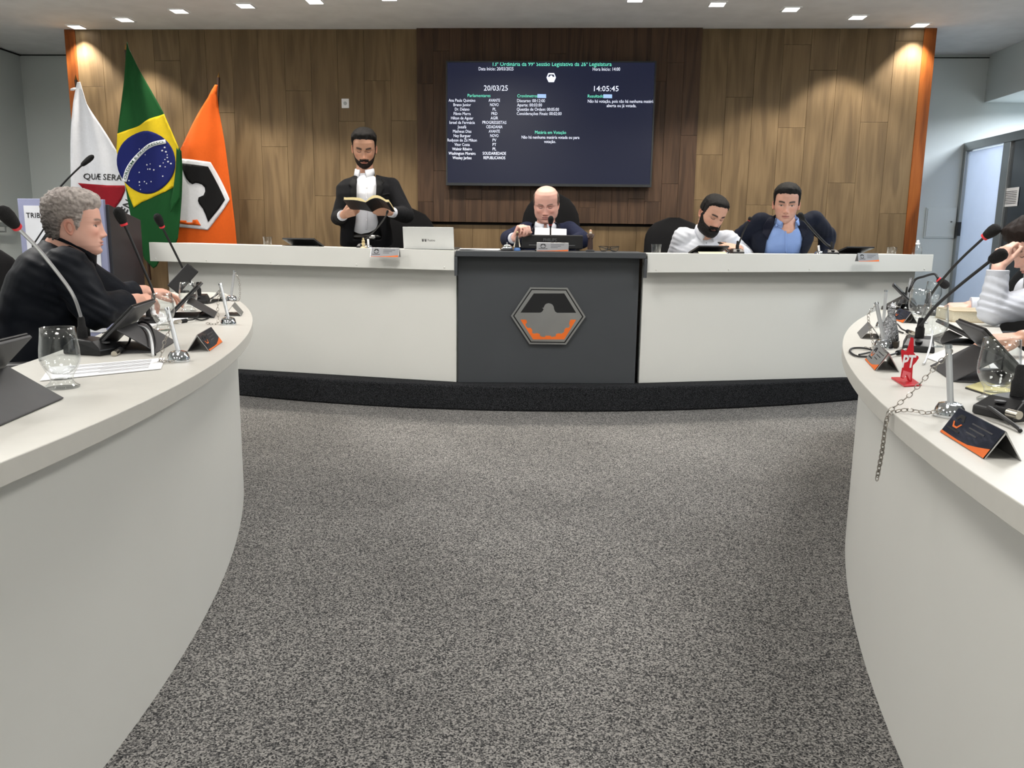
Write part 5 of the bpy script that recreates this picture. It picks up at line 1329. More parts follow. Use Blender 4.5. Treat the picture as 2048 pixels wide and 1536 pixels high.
def vnoise(P, s, seed=0.0):
    return np.array([noise.noise((p[0] * s + seed, p[1] * s + seed * 1.7, p[2] * s - seed)) for p in P.reshape(-1, 3)]).reshape(P.shape[:-1])
L3 = lambda c: np.array(lin(c)[:3])
class Head:
    def __init__(s, center, yaw=0, pitch=0, roll=0, scale=1.0, skin=(205, 150, 125), lips=(170, 100, 90), brow=(40, 28, 22), brow_w=1.0, stubble=0.0, stub_col=(90, 80, 78), eyes='down', flush=0.0, **kw):
        s.X, s.Y, s.Z = head_grid(**kw)
        s.R = (Matrix.Rotation(math.radians(yaw), 3, 'Z') @ Matrix.Rotation(math.radians(roll), 3, 'Y') @ Matrix.Rotation(math.radians(pitch), 3, 'X'))
        s.c = Vector(center); s.s = scale; s.skin = L3(skin)
        X, Y, Z = s.X, s.Y, s.Z; ax = np.abs(X)
        s.az = np.degrees(np.arctan2(ax, -Y + 0.01))     # 0 = front, 180 = back
        front = smoothstep(-0.02, -0.055, Y)
        G = lambda x, m, w_: np.exp(-((x - m) / w_) ** 2)
        C = np.tile(s.skin, X.shape + (1,)).astype(float)
        P = np.stack([X, Y, Z], -1)
        C *= (1 + 0.05 * vnoise(P, 45, 3.1))[..., None]
        def blend(C, col, m): return C * (1 - m[..., None]) + np.array(col) * m[..., None]
        C = blend(C, s.skin * np.array([1.05, 0.80, 0.76]), np.clip(0.5 * G(ax, 0.042, 0.02) * G(Z, -0.03, 0.018) * front + 0.5 * G(ax, 0, 0.014) * G(Z, -0.036, 0.012) * front + flush * front, 0, 1))
        if stubble:
            m = smoothstep(-0.030, -0.055, Z - 0.0006 * (s.az - 40) ) * smoothstep(100, 75, s.az)
            m = np.maximum(m * (1 - G(ax, 0.045, 0.02) * G(Z, -0.04, 0.015)), G(ax, 0.0, 0.026) * G(Z, -0.0565, 0.007))
            m *= 1 - 0.8 * G(ax, 0, 0.02) * G(Z, -0.0695, 0.008)
            C = blend(C, L3(stub_col), np.clip(m * stubble * (0.85 + 0.3 * vnoise(P, 260, 1.0)), 0, 1))
        ml = smoothstep(0.0245, 0.019, ax) * front * np.clip(smoothstep(-0.0835 + 0.25 * ax, -0.0805 + 0.25 * ax, Z) * smoothstep(-0.0590 - 0.18 * ax, -0.0620 - 0.18 * ax, Z), 0, 1)
        C = blend(C, L3(lips), 0.8 * ml)
        C = blend(C, L3(lips) * 0.35, front * smoothstep(0.024, 0.02, ax) * G(Z, -0.0695 - 0.0, 0.0014) * 0.9)
        zb = 0.0175 + 0.004 * np.sin(np.clip((ax - 0.014) / 0.036, 0, 1) * PI * 0.8)
        mb_ = smoothstep(0.010, 0.016, ax) * smoothstep(0.054, 0.044, ax) * np.exp(-((Z - zb) / (0.0042 * brow_w)) ** 2) * front
        C = blend(C, L3(brow), np.clip(mb_ * 1.5, 0, 0.96))
        ex = ax - 0.0325
        if eyes == 'down':
            lash = np.exp(-((Z + 0.0072 - 0.0045 * (ex / 0.014) ** 2) / 0.0021) ** 2) * smoothstep(0.0155, 0.0125, np.abs(ex)) * front
            C = blend(C, L3((34, 22, 20)), np.clip(lash * 1.2, 0, 0.95))
            C = blend(C, s.skin * 0.72, 0.55 * G(ax, 0.0325, 0.016) * G(Z, 0.004, 0.006) * front)  # shade of the eye socket painted into the skin colour
        else:
            al = smoothstep(1.0, 0.85, (ex / 0.0135) ** 2 + ((Z + 0.0030) / 0.0040) ** 2) * front
            C = blend(C, L3((190, 180, 174)), al)
            C = blend(C, L3((44, 30, 24)), al * smoothstep(1.0, 0.7, (ex / 0.0062) ** 2 + ((Z + 0.0025) / 0.0062) ** 2))
            rim_ = np.exp(-(((ex / 0.0135) ** 2 + ((Z + 0.0030) / 0.0040) ** 2 - 1.0) / 0.45) ** 2) * front * smoothstep(-0.006, 0.0, Z)
            C = blend(C, L3((40, 26, 22)), np.clip(rim_ * 0.9, 0, 0.85))
        C = blend(C, s.skin * np.array([0.45, 0.3, 0.28]), front * G(ax, 0.0095, 0.0035) * G(Z, -0.0495, 0.0022) * 0.9)
        s.C = C
        s.N = grid_normals(X, Y, Z)
    def tw(s, V): # local -> world
        return [tuple(s.c + s.R @ (Vector(v) * s.s)) for v in V]
    def base(s):
        P = np.stack([s.X, s.Y, s.Z], -1).reshape(-1, 3)
        V = P.tolist(); nz = s.X.shape[0]
        F_ = grid_faces(nz, NA)
        F_.append(tuple(range(NA))); F_.append(tuple((nz - 1) * NA + k for k in range(NA - 1, -1, -1)))
        C = s.C.reshape(-1, 3).tolist()
        # ears
        for sg in (-1, 1):
            k0 = len(V); nr, na = 7, 22
            for i in range(nr + 1):
                r_ = i / nr
                for k in range(na):
                    t = 2 * PI * k / na
                    eh = 0.029 * (1.0 if math.sin(t) > 0 else 0.98); ew = 0.0165 * (1.0 + 0.25 * math.sin(t))
                    u, v_ = r_ * ew * math.cos(t), r_ * eh * math.sin(t)
                    lift = 0.006 * (r_ ** 3) + 0.0035 * math.exp(-((r_ - 0.82) / 0.13) ** 2) - 0.005 * math.exp(-(r_ / 0.5) ** 2)
                    if r_ > 0.95: lift -= 0.006
                    fl = 0.006 * (u / 0.0175 + 0.5)
                    V.append((sg * (0.0735 + lift + max(0, fl) * 0.9), 0.014 + u + v_ * 0.15, -0.014 + v_))
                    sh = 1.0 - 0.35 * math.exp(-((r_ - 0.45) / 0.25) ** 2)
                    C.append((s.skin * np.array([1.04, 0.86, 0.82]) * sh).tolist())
            for i in range(nr):
                for k in range(na):
                    k2 = (k + 1) % na
                    q = (k0 + i * na + k, k0 + (i + 1) * na + k, k0 + (i + 1) * na + k2, k0 + i * na + k2)
                    F_.append(q if sg > 0 else q[::-1])
            # back of the ear
            kb = len(V)
            for k in range(na):
                t = 2 * PI * k / na; V.append((sg * 0.066, 0.012 + 0.008 * math.cos(t), -0.014 + 0.026 * math.sin(t))); C.append((s.skin * 0.9).tolist())
            for k in range(na):
                k2 = (k + 1) % na; a_ = k0 + nr * na
                q = (a_ + k, kb + k, kb + k2, a_ + k2); F_.append(q if sg > 0 else q[::-1])
        return s.tw(V), F_, C
    def shell(s, thick, col, m, name, parent, col_noise=0.25, cn_s=120):
        """hair or beard: offset surface where thick(X,Y,Z,az) > 0"""
        t = thick(s.X, s.Y, s.Z, s.az)
        P = np.stack([s.X, s.Y, s.Z], -1)
        Q = P + s.N * t[..., None]
        keep = (t > -0.0008).reshape(-1)
        nz = s.X.shape[0]
        F_ = grid_faces(nz, NA, keep)
        if keep[:NA].any(): F_.append(tuple(range(NA)))
        c = np.array(col(s.X, s.Y, s.Z, s.az)) if callable(col) else np.tile(L3(col), s.X.shape + (1,))
        c = c * np.clip(1 + col_noise * vnoise(P, cn_s, 5.0), 0.2, 2)[..., None]
        V = s.tw(Q.reshape(-1, 3).tolist())
        o = raw(name, V, F_, m, parent, smooth=True)
        bm = bmesh.new(); bm.from_mesh(o.data); 
        bmesh.ops.delete(bm, geom=[v for v in bm.verts if not v.link_faces], context='VERTS'); bm.to_mesh(o.data); bm.free()
        # colours after vertex removal
        used = sorted({i for f in F_ for i in f})
        set_col(o.data, c.reshape(-1, 3)[used])
        return o
def set_col(me, C):
    at = me.color_attributes.new('Col', 'FLOAT_COLOR', 'POINT')
    C = np.asarray(C, dtype=np.float32); A = np.ones((len(C), 4), np.float32); A[:, :3] = C
    at.data.foreach_set('color', A.reshape(-1))

def evaluated(me, voxel, smooth=3, fac=0.5, pre=None):
    """voxel-remeshed copy of a mesh"""
    o = bpy.data.objects.new('tmp', me); COL.objects.link(o)
    r = o.modifiers.new('r', 'REMESH'); r.mode = 'VOXEL'; r.voxel_size = voxel; r.use_smooth_shade = True
    if smooth:
        s_ = o.modifiers.new('s', 'SMOOTH'); s_.iterations = smooth; s_.factor = fac
    dg = bpy.context.evaluated_depsgraph_get()
    out = bpy.data.meshes.new_from_object(o.evaluated_get(dg))
    bpy.data.objects.remove(o)
    return out

def hand(mb, wrist, xdir, zdir, side=1, curl=((20, 30, 20),) * 4, spread=4, thumb=(35, 20, 15), thumb_dir=None, s=1.0):
    """fingers along xdir, back of the hand towards zdir, thumb on side*ydir"""
    X = Vector(xdir).normalized(); Z = Vector(zdir); Z = (Z - X * Z.dot(X)).normalized(); Y = Z.cross(X).normalized() * side
    W = Vector(wrist); s_ = s
    kn = [(0.090, 0.027), (0.093, 0.009), (0.088, -0.009), (0.080, -0.026)]
    ln = [(0.042, 0.025, 0.020), (0.046, 0.029, 0.021), (0.042, 0.027, 0.020), (0.033, 0.020, 0.018)]
    rr = [0.0088, 0.0090, 0.0085, 0.0075]
    for i, (kx, ky) in enumerate(kn):
        K = W + (X * kx + Y * ky) * s_
        mb.capsule(W + (X * 0.004 + Y * ky * 0.62) * s_, 0.0145 * s_, K, 0.0115 * s_, 10, 3)
        if i: 
            kp = kn[i - 1]; mb.capsule(W + (X * 0.045 + Y * ky * 0.8) * s_, 0.013 * s_, W + (X * (kp[0] - 0.012) + Y * kp[1]) * s_, 0.0105 * s_, 8, 3)
        c = curl[i]; sp = math.radians(spread * (1.5 - i))
        ang = 0.0; p = K; D0 = (X * math.cos(sp) + Y * math.sin(sp)).normalized()
        for j in range(3):
            ang += math.radians(c[j]); D = D0 * math.cos(ang) - Z * math.sin(ang)
            q = p + D * ln[i][j] * s_
            mb.capsule(p, rr[i] * (1 - 0.07 * j) * s_, q, rr[i] * (0.95 - 0.08 * j) * s_, 10, 3); p = q
    tb = W + (X * 0.022 + Y * 0.022) * s_
    a, b, c = [math.radians(q) for q in thumb]
    D = thumb_dir and (X * thumb_dir[0] + Y * thumb_dir[1] + Z * thumb_dir[2]).normalized() or (X * math.cos(a) + Y * math.sin(a) - Z * 0.25).normalized()
    p = tb + D * 0.042 * s_; mb.capsule(tb, 0.0145 * s_, p, 0.0115 * s_, 10, 3)
    D2 = (D * math.cos(b) + X * math.sin(b)).normalized(); q = p + D2 * 0.032 * s_; mb.capsule(p, 0.0108 * s_, q, 0.0098 * s_, 10, 3)
    D3 = (D2 * math.cos(c) + X * math.sin(c)).normalized(); r_ = q + D3 * 0.024 * s_; mb.capsule(q, 0.0096 * s_, r_, 0.0075 * s_, 10, 3)

def bridge(mb, neck, sh, r0=0.05, r1=0.062):
    neck, sh = Vector(neck), Vector(sh); mb.capsule(neck.lerp(sh, 0.30) + Vector((0, 0, -0.018)), r0, sh.lerp(neck, 0.06) + Vector((0, 0, 0.0)), r1, 16, 5)
TORSO = [(0.0, 0.175, 0.125), (0.15, 0.170, 0.125), (0.35, 0.160, 0.120), (0.55, 0.172, 0.128), (0.72, 0.188, 0.128), (0.84, 0.190, 0.112), (0.92, 0.150, 0.088), (0.97, 0.095, 0.074), (1.0, 0.068, 0.066)]
def torso_rings(pel, chest, neck, lat, grow=0.0, bulk=(1.0, 1.0), n=36, belly=0.0, table=TORSO, tmin=0.0, tmax=1.0):
    pel, chest, neck = Vector(pel), Vector(chest), Vector(neck); lat = Vector(lat).normalized()
    rings = []
    for t, rx, ry in table:
        if t < tmin or t > tmax: continue
        # quadratic through pel (0), chest (.62), neck (1)
        l0 = (t - 0.62) * (t - 1) / 0.62; l1 = t * (t - 1) / (0.62 * (0.62 - 1)); l2 = t * (t - 0.62) / (1 * (1 - 0.62))
        c = pel * l0 + chest * l1 + neck * l2
        h = 0.01; q = lambda t_: pel * ((t_ - 0.62) * (t_ - 1) / 0.62) + chest * (t_ * (t_ - 1) / (0.62 * -0.38)) + neck * (t_ * (t_ - 0.62) / 0.38)
        tan = (q(t + h) - q(t - h)).normalized(); l_ = (lat - tan * lat.dot(tan)).normalized(); fw = l_.cross(tan)   # forward
        if t > 0.93: g = grow * 0.6
        else: g = grow
        ring = []
        for k in range(n):
            a = 2 * PI * k / n; ca, sa = math.cos(a), math.sin(a)
            ex = 0.86
            x = math.copysign(abs(ca) ** ex, ca) * (rx * bulk[0] + g); y = math.copysign(abs(sa) ** ex, sa) * (ry * bulk[1] + g)
            if sa > 0: y += belly * sa * math.exp(-((t - 0.3) / 0.22) ** 2)
            ring.append(c + l_ * x + fw * y)
        rings.append(ring)
    return rings
# lat = person's left-to-right axis such that lat x up = forward
def sleeve(mb, sh, el, wr, r=(0.068, 0.056, 0.043), ext=0.0):
    sh, el, wr = Vector(sh), Vector(el), Vector(wr)
    mb.capsule(sh, r[0], sh.lerp(el, 0.5), (r[0] + r[1]) / 2 * 0.98, 16, 5)
    mb.capsule(sh.lerp(el, 0.5), (r[0] + r[1]) / 2 * 0.98, el, r[1], 16, 5)
    w2 = wr
    d = (wr - el).normalized()
    mid = el.lerp(wr, 0.45)
    mb.capsule(el, r[1], mid, (r[1] + r[2]) / 2, 16, 5)
    # flat-ended cuff
    P = [mid, mid.lerp(wr, 0.5), wr - d * 0.004, wr]
    mb.tube(P, [(r[1] + r[2]) / 2, (r[1] * 0.3 + r[2] * 0.7), r[2], r[2] * 0.96], 16)
def wrinkle(me, amp, s, seed, stretch=(1, 1, 1), pts=()):
    """displace along normals: cloth folds; pts = (centre, radius, gain, axis) adds pull folds"""
    n = len(me.vertices)
    co = np.empty(n * 3); me.vertices.foreach_get('co', co); co = co.reshape(-1, 3)
    no = np.empty(n * 3); me.vertices.foreach_get('normal', no); no = no.reshape(-1, 3)
    d = np.zeros(n)
    for i in range(n):
        p = co[i]
        q = (p[0] * s * stretch[0] + seed, p[1] * s * stretch[1], p[2] * s * stretch[2])
        v = noise.noise(q) + 0.5 * noise.noise((q[0] * 2.1, q[1] * 2.1, q[2] * 2.1 + 3))
        d[i] = amp * (v if v < 0 else v * 0.8)
    for c, rad, gain, axis in pts:
        c = np.array(c); v = co - c; dist = np.linalg.norm(v, axis=1)
        w_ = np.exp(-(dist / rad) ** 2); t = v @ np.array(Vector(axis).normalized())
        d += gain * w_ * np.sin(t * 190 + 1.2 * np.sin(co[:, 2] * 30))
    co += no * d[:, None]
    me.vertices.foreach_set('co', co.reshape(-1)); me.update()
def cut(me, fn):
    bm = bmesh.new(); bm.from_mesh(me)
    bad = [f for f in bm.faces if fn(f.calc_center_median())]
    bmesh.ops.delete(bm, geom=bad, context='FACES')
    rim = [v for v in bm.verts if v.is_boundary]
    for it in range(14):
        new = []
        for v in rim:
            nb = [e.other_vert(v).co for e in v.link_edges if e.is_boundary]
            new.append(v.co.lerp(sum(nb, Vector()) / len(nb), 0.5) if nb else v.co.copy())
        for v, c in zip(rim, new): v.co = c
    bm.to_mesh(me); bm.free()
    me.polygons.foreach_set('use_smooth', [True] * len(me.polygons))
def garment(name, mb, m, parent, voxel=0.008, smooth=4, amp=0.004, s=9.0, seed=0.0, stretch=(1, 1, 0.6), pts=(), cutfn=None, thick=0.004):
    src = mb.mesh('src', fix=True)
    me = evaluated(src, voxel, smooth); bpy.data.meshes.remove(src)
    if amp: wrinkle(me, amp, s, seed, stretch, pts)
    bvh_v = [v.co.copy() for v in me.vertices]; bvh = BVHTree.FromPolygons(bvh_v, [tuple(p.vertices) for p in me.polygons])
    if cutfn: cut(me, cutfn)
    me.polygons.foreach_set('use_smooth', [True] * len(me.polygons))
    o = link_mesh(name, me, m, parent)
    if cutfn and thick: solidify(o, thick, -1)
    return o, bvh
def body(parent, mb, head, skin, voxel=0.0046):
    src = mb.mesh('src', fix=True); me = evaluated(src, voxel, 2, 0.45); bpy.data.meshes.remove(src)
    n = len(me.vertices); V = [tuple(v.co) for v in me.vertices]; F_ = [tuple(p.vertices) for p in me.polygons]; bpy.data.meshes.remove(me)
    sk = L3(skin)
    C = [(sk * (1 + 0.06 * noise.noise((v[0] * 40, v[1] * 40, v[2] * 40)))).tolist() for v in V]
    if head is not None:
        hv, hf, hc = head.base(); V = V + hv; F_ = F_ + [tuple(i + n for i in f) for f in hf]; C = C + hc
    o = raw('body', V, F_, m_skin, parent, smooth=True)
    set_col(o.data, C)
    return o
def drape(name, pts, bvh, off, m, parent, L=4.0, thick=0.003, smooth=True):
    """piece of cloth laid on a surface: outline in picture points, carried to the surface it lies on"""
    V2, F_ = poly_tess(pts, L)
    out = []; last = None
    for x, y in V2:
        v = ray(x, y).normalized(); hit, nrm, idx, dist = bvh.ray_cast(EYE, v)
        out.append(None if hit is None else (dist - off))
    ok = [d for d in out if d is not None]
    if not ok: return None
    md = sorted(ok)[len(ok) // 2]
    V = []
    for (x, y), d in zip(V2, out):
        if d is None or abs(d - md) > 0.16: d = md
        V.append(EYE + ray(x, y).normalized() * d)
    o = raw(name, V, F_, m, parent, smooth=smooth)
    face_camera_fix(o); solidify(o, thick, -1.0)
    return o
def neck_dir(h, N): return ((h.c + h.R @ (Vector((0, 0.022, -0.055)) * h.s)) - Vector(N)).normalized() + Vector((0, 0, 1.1))
def collar(parent, neck, up, lat, r, h, m, name='collar', drop=0.045, tip=0.035, gap=14, rx=1.0, tilt_f=0.0):
    """folded shirt collar round the neck; opens at the front"""
    neck, up, lat = Vector(neck), Vector(up).normalized(), Vector(lat).normalized()
    lat = (lat - up * lat.dot(up)).normalized(); fw = lat.cross(up)
    V = []; F_ = []; n = 40
    for k in range(n + 1):
        a = math.radians(gap + (360 - 2 * gap) * k / n)     # 0 = front
        d = fw * math.cos(a) * 1.0 + lat * math.sin(a) * rx
        fr = max(0.0, math.cos(a)); e_ = min(k, n - k) / n
        low = drop + tip * max(0, 1 - e_ / 0.16) * 0.9
        lean = fw * 0.0
        inner_lo = neck + d * (r * 1.08) - up * 0.02 + up * tilt_f * math.cos(a)
        top = neck + d * (r * 1.0) + up * (h - 0.020 * fr) + up * tilt_f * math.cos(a)
        fold = neck + d * (r * 1.07) + up * (h - 0.003 - 0.020 * fr) + up * tilt_f * math.cos(a)
        outer = neck + d * (r * (1.18 + 0.14 * fr * fr)) + up * (h - low - 0.014 * fr) + lat * math.copysign(0.010, math.sin(a)) * max(0, 1 - e_ / 0.16) + up * tilt_f * math.cos(a)
        V += [inner_lo, top, fold, outer]
    for k in range(n):
        for j in range(3): F_.append((k * 4 + j, k * 4 + j + 1, k * 4 + 5 + j, k * 4 + 4 + j))
    o = raw(name, V, F_, m, parent, smooth=True); solidify(o, 0.0025, 0.0)
    return o
m_skin = vcol_mat('skin', 0.48, 0.35, sss=0.0)
m_hair = vcol_mat('hair', 0.62, 0.25, bump=0.9, bump_s=520)
def fabric(name, c, rough=0.85, a=0.05, sheen=0.03):
    return mat(name, c, rough, noise_s=140, noise_a=a, bump=0.12, bump_s=900, sheen=sheen, spec=0.15)
m_suit_blk = fabric('black_suit', (17, 18, 22)); m_suit_navy = fabric('navy_suit', (22, 28, 52)); m_blazer = fabric('navy_blazer', (19, 24, 38)); m_shirt_blk = fabric('black_shirt', (14, 18, 26), 0.6)
m_shirt_w = fabric('white_shirt', (208, 212, 222), a=0.01); m_shirt_b = fabric('light_blue_shirt', (126, 152, 204), a=0.02); m_trous = fabric('black_trousers', (14, 14, 17))
m_lapel_blk = fabric('black_lapel', (13, 14, 17), 0.7); m_lapel_navy = fabric('navy_lapel', (14, 18, 34), 0.7); m_tie = fabric('dark_tie', (30, 34, 44), 0.5); m_belt = mat('black_belt', (16, 15, 15), 0.35)

def hairline(front=0.075, temple=0.052, side=-0.02, ear=0.012, nape=-0.075, part=None):
    A = [0, 25, 42, 56, 66, 74, 82, 100, 114, 126, 150, 180]
    Z_ = [front, front - 0.001, (front + temple) / 2 + 0.004, temple, side + 0.02, side, ear, ear, ear - 0.015, nape + 0.02, nape, nape]
    return lambda az: np.interp(az, A, Z_)
def hair_std(top=0.02, sides=0.006, hl=None, nz=0.003, ns=60, quiff=0.0, soft=0.012, seed=0.0):
    hl = hl or hairline()
    def f(X, Y, Z, az):
        m = (Z - hl(az) + 0.005 * vnoise(np.stack([X, Y, Z], -1), 70, seed + 9)) / soft
        k = smoothstep(0.02, 0.085, Z)
        t = sides * (1 - k) + top * k + quiff * smoothstep(-0.02, -0.07, Y) * smoothstep(0.06, 0.09, Z)
        P = np.stack([X, Y, Z], -1)
        t = t + nz * vnoise(P, ns, seed) + nz * 0.6 * vnoise(P, ns * 2.3, seed + 4)
        return np.where(m > 0, np.minimum(np.maximum(t, 0.0015), 0.0012 + 0.010 * m ** 1.2), -0.002)
    return f
def beard_fn(th=0.008, line=0.0, full=True, nz=0.002):
    def f(X, Y, Z, az):
        ax = np.abs(X)
        top = np.interp(az, [0, 10, 22, 35, 50, 62, 74, 84], [-0.082, -0.082, -0.066, -0.060, -0.052, -0.036, -0.012, 0.0]) + line
        m = np.clip((top - Z) / 0.008, -1, 1) * np.where(az < 82, 1, -1)
        mus = np.minimum(np.clip((0.031 - ax) / 0.005, -1, 1), np.minimum(np.clip((-0.0505 - 0.10 * ax - Z) / 0.003, -1, 1), np.clip((Z + 0.0645 + 0.30 * ax) / 0.003, -1, 1)))
        m = np.maximum(m, mus)
        P = np.stack([X, Y, Z], -1)
        t = th * (0.45 + 0.55 * smoothstep(-0.06, -0.10, Z)) + nz * vnoise(P, 150, 2.0)
        return np.where(m > 0, np.maximum(t, 0.001) * np.clip(m, 0, 1) ** 0.6, -0.002)
    return f
def legs(mb, pel, lat, fw, seated=True, floor=0.166, r=1.0, reach=0.26):
    """thighs, shins and shoes below the desk"""
    pel = Vector(pel); lat = Vector(lat).normalized(); fw = Vector(fw).normalized()
    feet = []
    for sg in (-1, 1):
        hip = pel + lat * 0.09 * sg
        if seated: knee = hip + fw * reach + lat * 0.05 * sg; knee.z = max(hip.z - 0.02, floor + 0.44)
        else: knee = hip + fw * 0.02; knee.z = (hip.z + floor) / 2 + 0.04
        ank = knee + fw * (0.02 if seated else -0.02); ank.z = floor + 0.09
        mb.capsule(hip, 0.088 * r, knee, 0.062 * r, 14, 4); mb.capsule(knee, 0.060 * r, ank, 0.048 * r, 14, 4)
        feet.append(ank)
    return feet
def shoes(parent, feet, fw, floor=0.166):
    for a in feet:
        mb = MB(); c = Vector((a.x, a.y, floor)) + fw * 0.06
        ang = math.atan2(fw.y, fw.x)
        mb.T = Matrix.Translation((c.x, c.y, floor)) @ Matrix.Rotation(ang, 4, 'Z')
        mb.loft([[(-0.12 + 0.28 * u, 0.046 * math.sin(PI * min(1, 0.25 + 0.68 * u)) * math.cos(q), max(0.002, 0.04 + 0.05 * (1 - u) ** 0.7 * math.sin(q) if math.sin(q) > 0 else 0.002 + 0.038 * (1 + math.sin(q)))) for q in np.linspace(0, 2 * PI, 17)[:-1]] for u in np.linspace(0, 1, 8)])
        mb.build('shoe', m_belt, parent, smooth=True)

# ------------------------------------------------------------------ chairs
def office_chair(label, loc, rz, seat_h=0.46, back_h=0.62, floor=0.166, wide=0.50):
    """faces local -Y"""
    e = thing('office_chair', label, 'chair', (loc[0], loc[1], floor), rz, 'black high backed office chairs')
    rows = []
    for i in range(15):
        t = i / 14; z = seat_h + 0.06 + back_h * t
        w_ = wide / 2 * (0.92 + 0.10 * math.sin(PI * min(1, t * 1.1))) * (1 if t < 0.72 else math.sqrt(max(0.02, 1 - ((t - 0.72) / 0.285) ** 2)))
        y = 0.20 + 0.10 * t - 0.03 * math.sin(PI * t)
        th = 0.045 * (1 if t < 0.9 else 0.7)
        ring = []
        for k in range(24):
            a = 2 * PI * k / 24; ca, sa = math.cos(a), math.sin(a)
            x = math.copysign(abs(ca) ** 0.45, ca) * w_
            ring.append((x, y + math.copysign(abs(sa) ** 0.7, sa) * th - 0.04 * (abs(x) / (wide / 2)) ** 2, z))
        rows.append(ring)
    MB().loft(rows).build('backrest', m_chair, e, world=False, smooth=True)
    rows = []
    for t in np.linspace(0, 1, 7):
        sc = 1 - 0.08 * abs(2 * t - 1) ** 3
        rows.append([(math.copysign(abs(math.cos(a)) ** 0.45, math.cos(a)) * wide / 2 * sc, math.copysign(abs(math.sin(a)) ** 0.45, math.sin(a)) * 0.23 * sc - 0.02, seat_h - 0.07 + 0.09 * t) for a in np.linspace(0, 2 * PI, 25)[:-1]])
    MB().loft(rows).build('seat', m_chair, e, world=False, smooth=True)
    MB().tube([(0, 0.20, seat_h - 0.05), (0, 0.27, seat_h - 0.02), (0, 0.265, seat_h + 0.2)], 0.02, 10).build('back_support', m_black, e, world=False, smooth=True)
    MB().tube([(0, 0, 0.09), (0, 0, seat_h - 0.07)], 0.026, 12).build('column', m_black, e, world=False, smooth=True)
    for k in range(5):
        a = 2 * PI * k / 5 + 0.3; c_, s_ = math.cos(a), math.sin(a)
        MB().tube([(0, 0, 0.10), (0.15 * c_, 0.15 * s_, 0.09), (0.27 * c_, 0.27 * s_, 0.065)], [0.026, 0.02, 0.015], 8).build('leg', m_black, e, world=False, smooth=True); lg = bpy.context.scene.objects[-1] if False else e.children[-1]
        o = MB().lathe([(0.0, -0.02), (0.022, -0.02), (0.025, -0.012), (0.025, 0.012), (0.022, 0.02), (0, 0.02)], 12).build('caster', m_black, lg, world=False, smooth=True)
        o.location = (0.28 * c_, 0.28 * s_, 0.026); o.rotation_euler = (PI / 2, 0, a + PI / 2)
    for sg in (-1, 1):
        MB().tube([(sg * wide / 2 * 0.9, 0.1, seat_h - 0.04), (sg * (wide / 2 + 0.05), 0.1, seat_h), (sg * (wide / 2 + 0.05), 0.08, seat_h + 0.20)], 0.014, 8).build('arm_post', m_black, e, world=False, smooth=True)
        MB().box(sg * (wide / 2 + 0.05) - 0.035, sg * (wide / 2 + 0.05) + 0.035, -0.12, 0.16, seat_h + 0.20, seat_h + 0.235).build('arm_pad', m_black, e, world=False, bevel=0.012)
    return e
m_chair = fabric('black_chair_fabric', (14, 14, 16), 0.9)
def inpoly(pt, poly):
    x, y = pt; c = False; n = len(poly)
    for i in range(n):
        x1, y1 = poly[i]; x2, y2 = poly[(i + 1) % n]
        if (y1 > y) != (y2 > y) and x < (x2 - x1) * (y - y1) / (y2 - y1) + x1: c = not c
    return c
def opening(poly, ylim):
    return lambda c: c.y < ylim and inpoly(PJ(c), poly)
def with_neck(fn, N, r=0.098, lo=-0.035):
    N = Vector(N)
    return lambda c: (fn is not None and fn(c)) or (c.z > N.z + lo and (Vector((c.x, c.y)) - Vector((N.x, N.y))).length < r)
def head_eye(px, py, Y, scale=1.0, **k):
    e_ = AY(px, py, Y); h = Head((0, 0, 0), scale=scale, **k)
    h.c = e_ - h.R @ (Vector((0, -0.092, 0)) * scale)
    return h
def neck_to(mb, h, base, r=(0.056, 0.062)):
    a = h.c + h.R @ (Vector((0, 0.022, -0.055)) * h.s)
    mb.capsule(a, r[0] * h.s, Vector(base) + Vector((0, 0, -0.03)), r[1], 18, 4)
def collar_pts(): pass
EXT = [(-0.32, 0.190, 0.135), (-0.15, 0.185, 0.130)] + TORSO
X1, ZUP = Vector((1, 0, 0)), Vector((0, 0, 1))

# ---- standing man with the open book
N2 = AY(730, 350, 6.06); PEL2 = Vector((N2.x, 6.08, 1.04)); CH2 = Vector((N2.x, 6.04, 1.34))
N_CUR = N2
p2 = thing('person', 'standing man in black suit reading from an open book', 'person', (N2.x, 6.08, 0.166))
h2 = head_eye(727.5, 304, 5.95, 1.07, yaw=11, pitch=22, skin=(190, 146, 124), lips=(160, 98, 90), brow=(24, 16, 14), brow_w=1.25, stubble=0.35, stub_col=(60, 44, 40))
sr, sl = AY(697, 374, 6.06), AY(782, 373, 6.06); er, el = AY(677, 436, 5.98), AY(812, 430, 5.98); wr_, wl_ = AY(687, 430, 5.74), AY(779, 424, 5.76)
mb = MB(); neck_to(mb, h2, N2)
mb.loft(torso_rings(PEL2, CH2, N2 - Vector((0, 0, 0.03)), X1, -0.03))
for a, b, c in ((sr, er, wr_), (sl, el, wl_)): mb.capsule(a, 0.045, b, 0.038); mb.capsule(b, 0.037, c, 0.026)
hand(mb, wr_, (0.85, -0.28, 0.28), (0.1, -0.85, -0.5), 1, ((38, 40, 20), (42, 42, 20), (45, 42, 20), (48, 42, 20)), thumb_dir=(0.75, 0.45, -0.45))
hand(mb, wl_, (-0.9, -0.25, 0.06), (0.0, -0.85, -0.5), -1, ((25, 28, 15), (28, 28, 15), (32, 28, 15), (36, 30, 15)), thumb_dir=(0.7, 0.6, -0.4))
body(p2, mb, h2, (186, 142, 120))
h2.shell(hair_std(0.017, 0.003, hairline(0.080, 0.058, -0.018), 0.002, 55, quiff=0.006, soft=0.012), (14, 11, 11), m_hair, 'hair', p2)
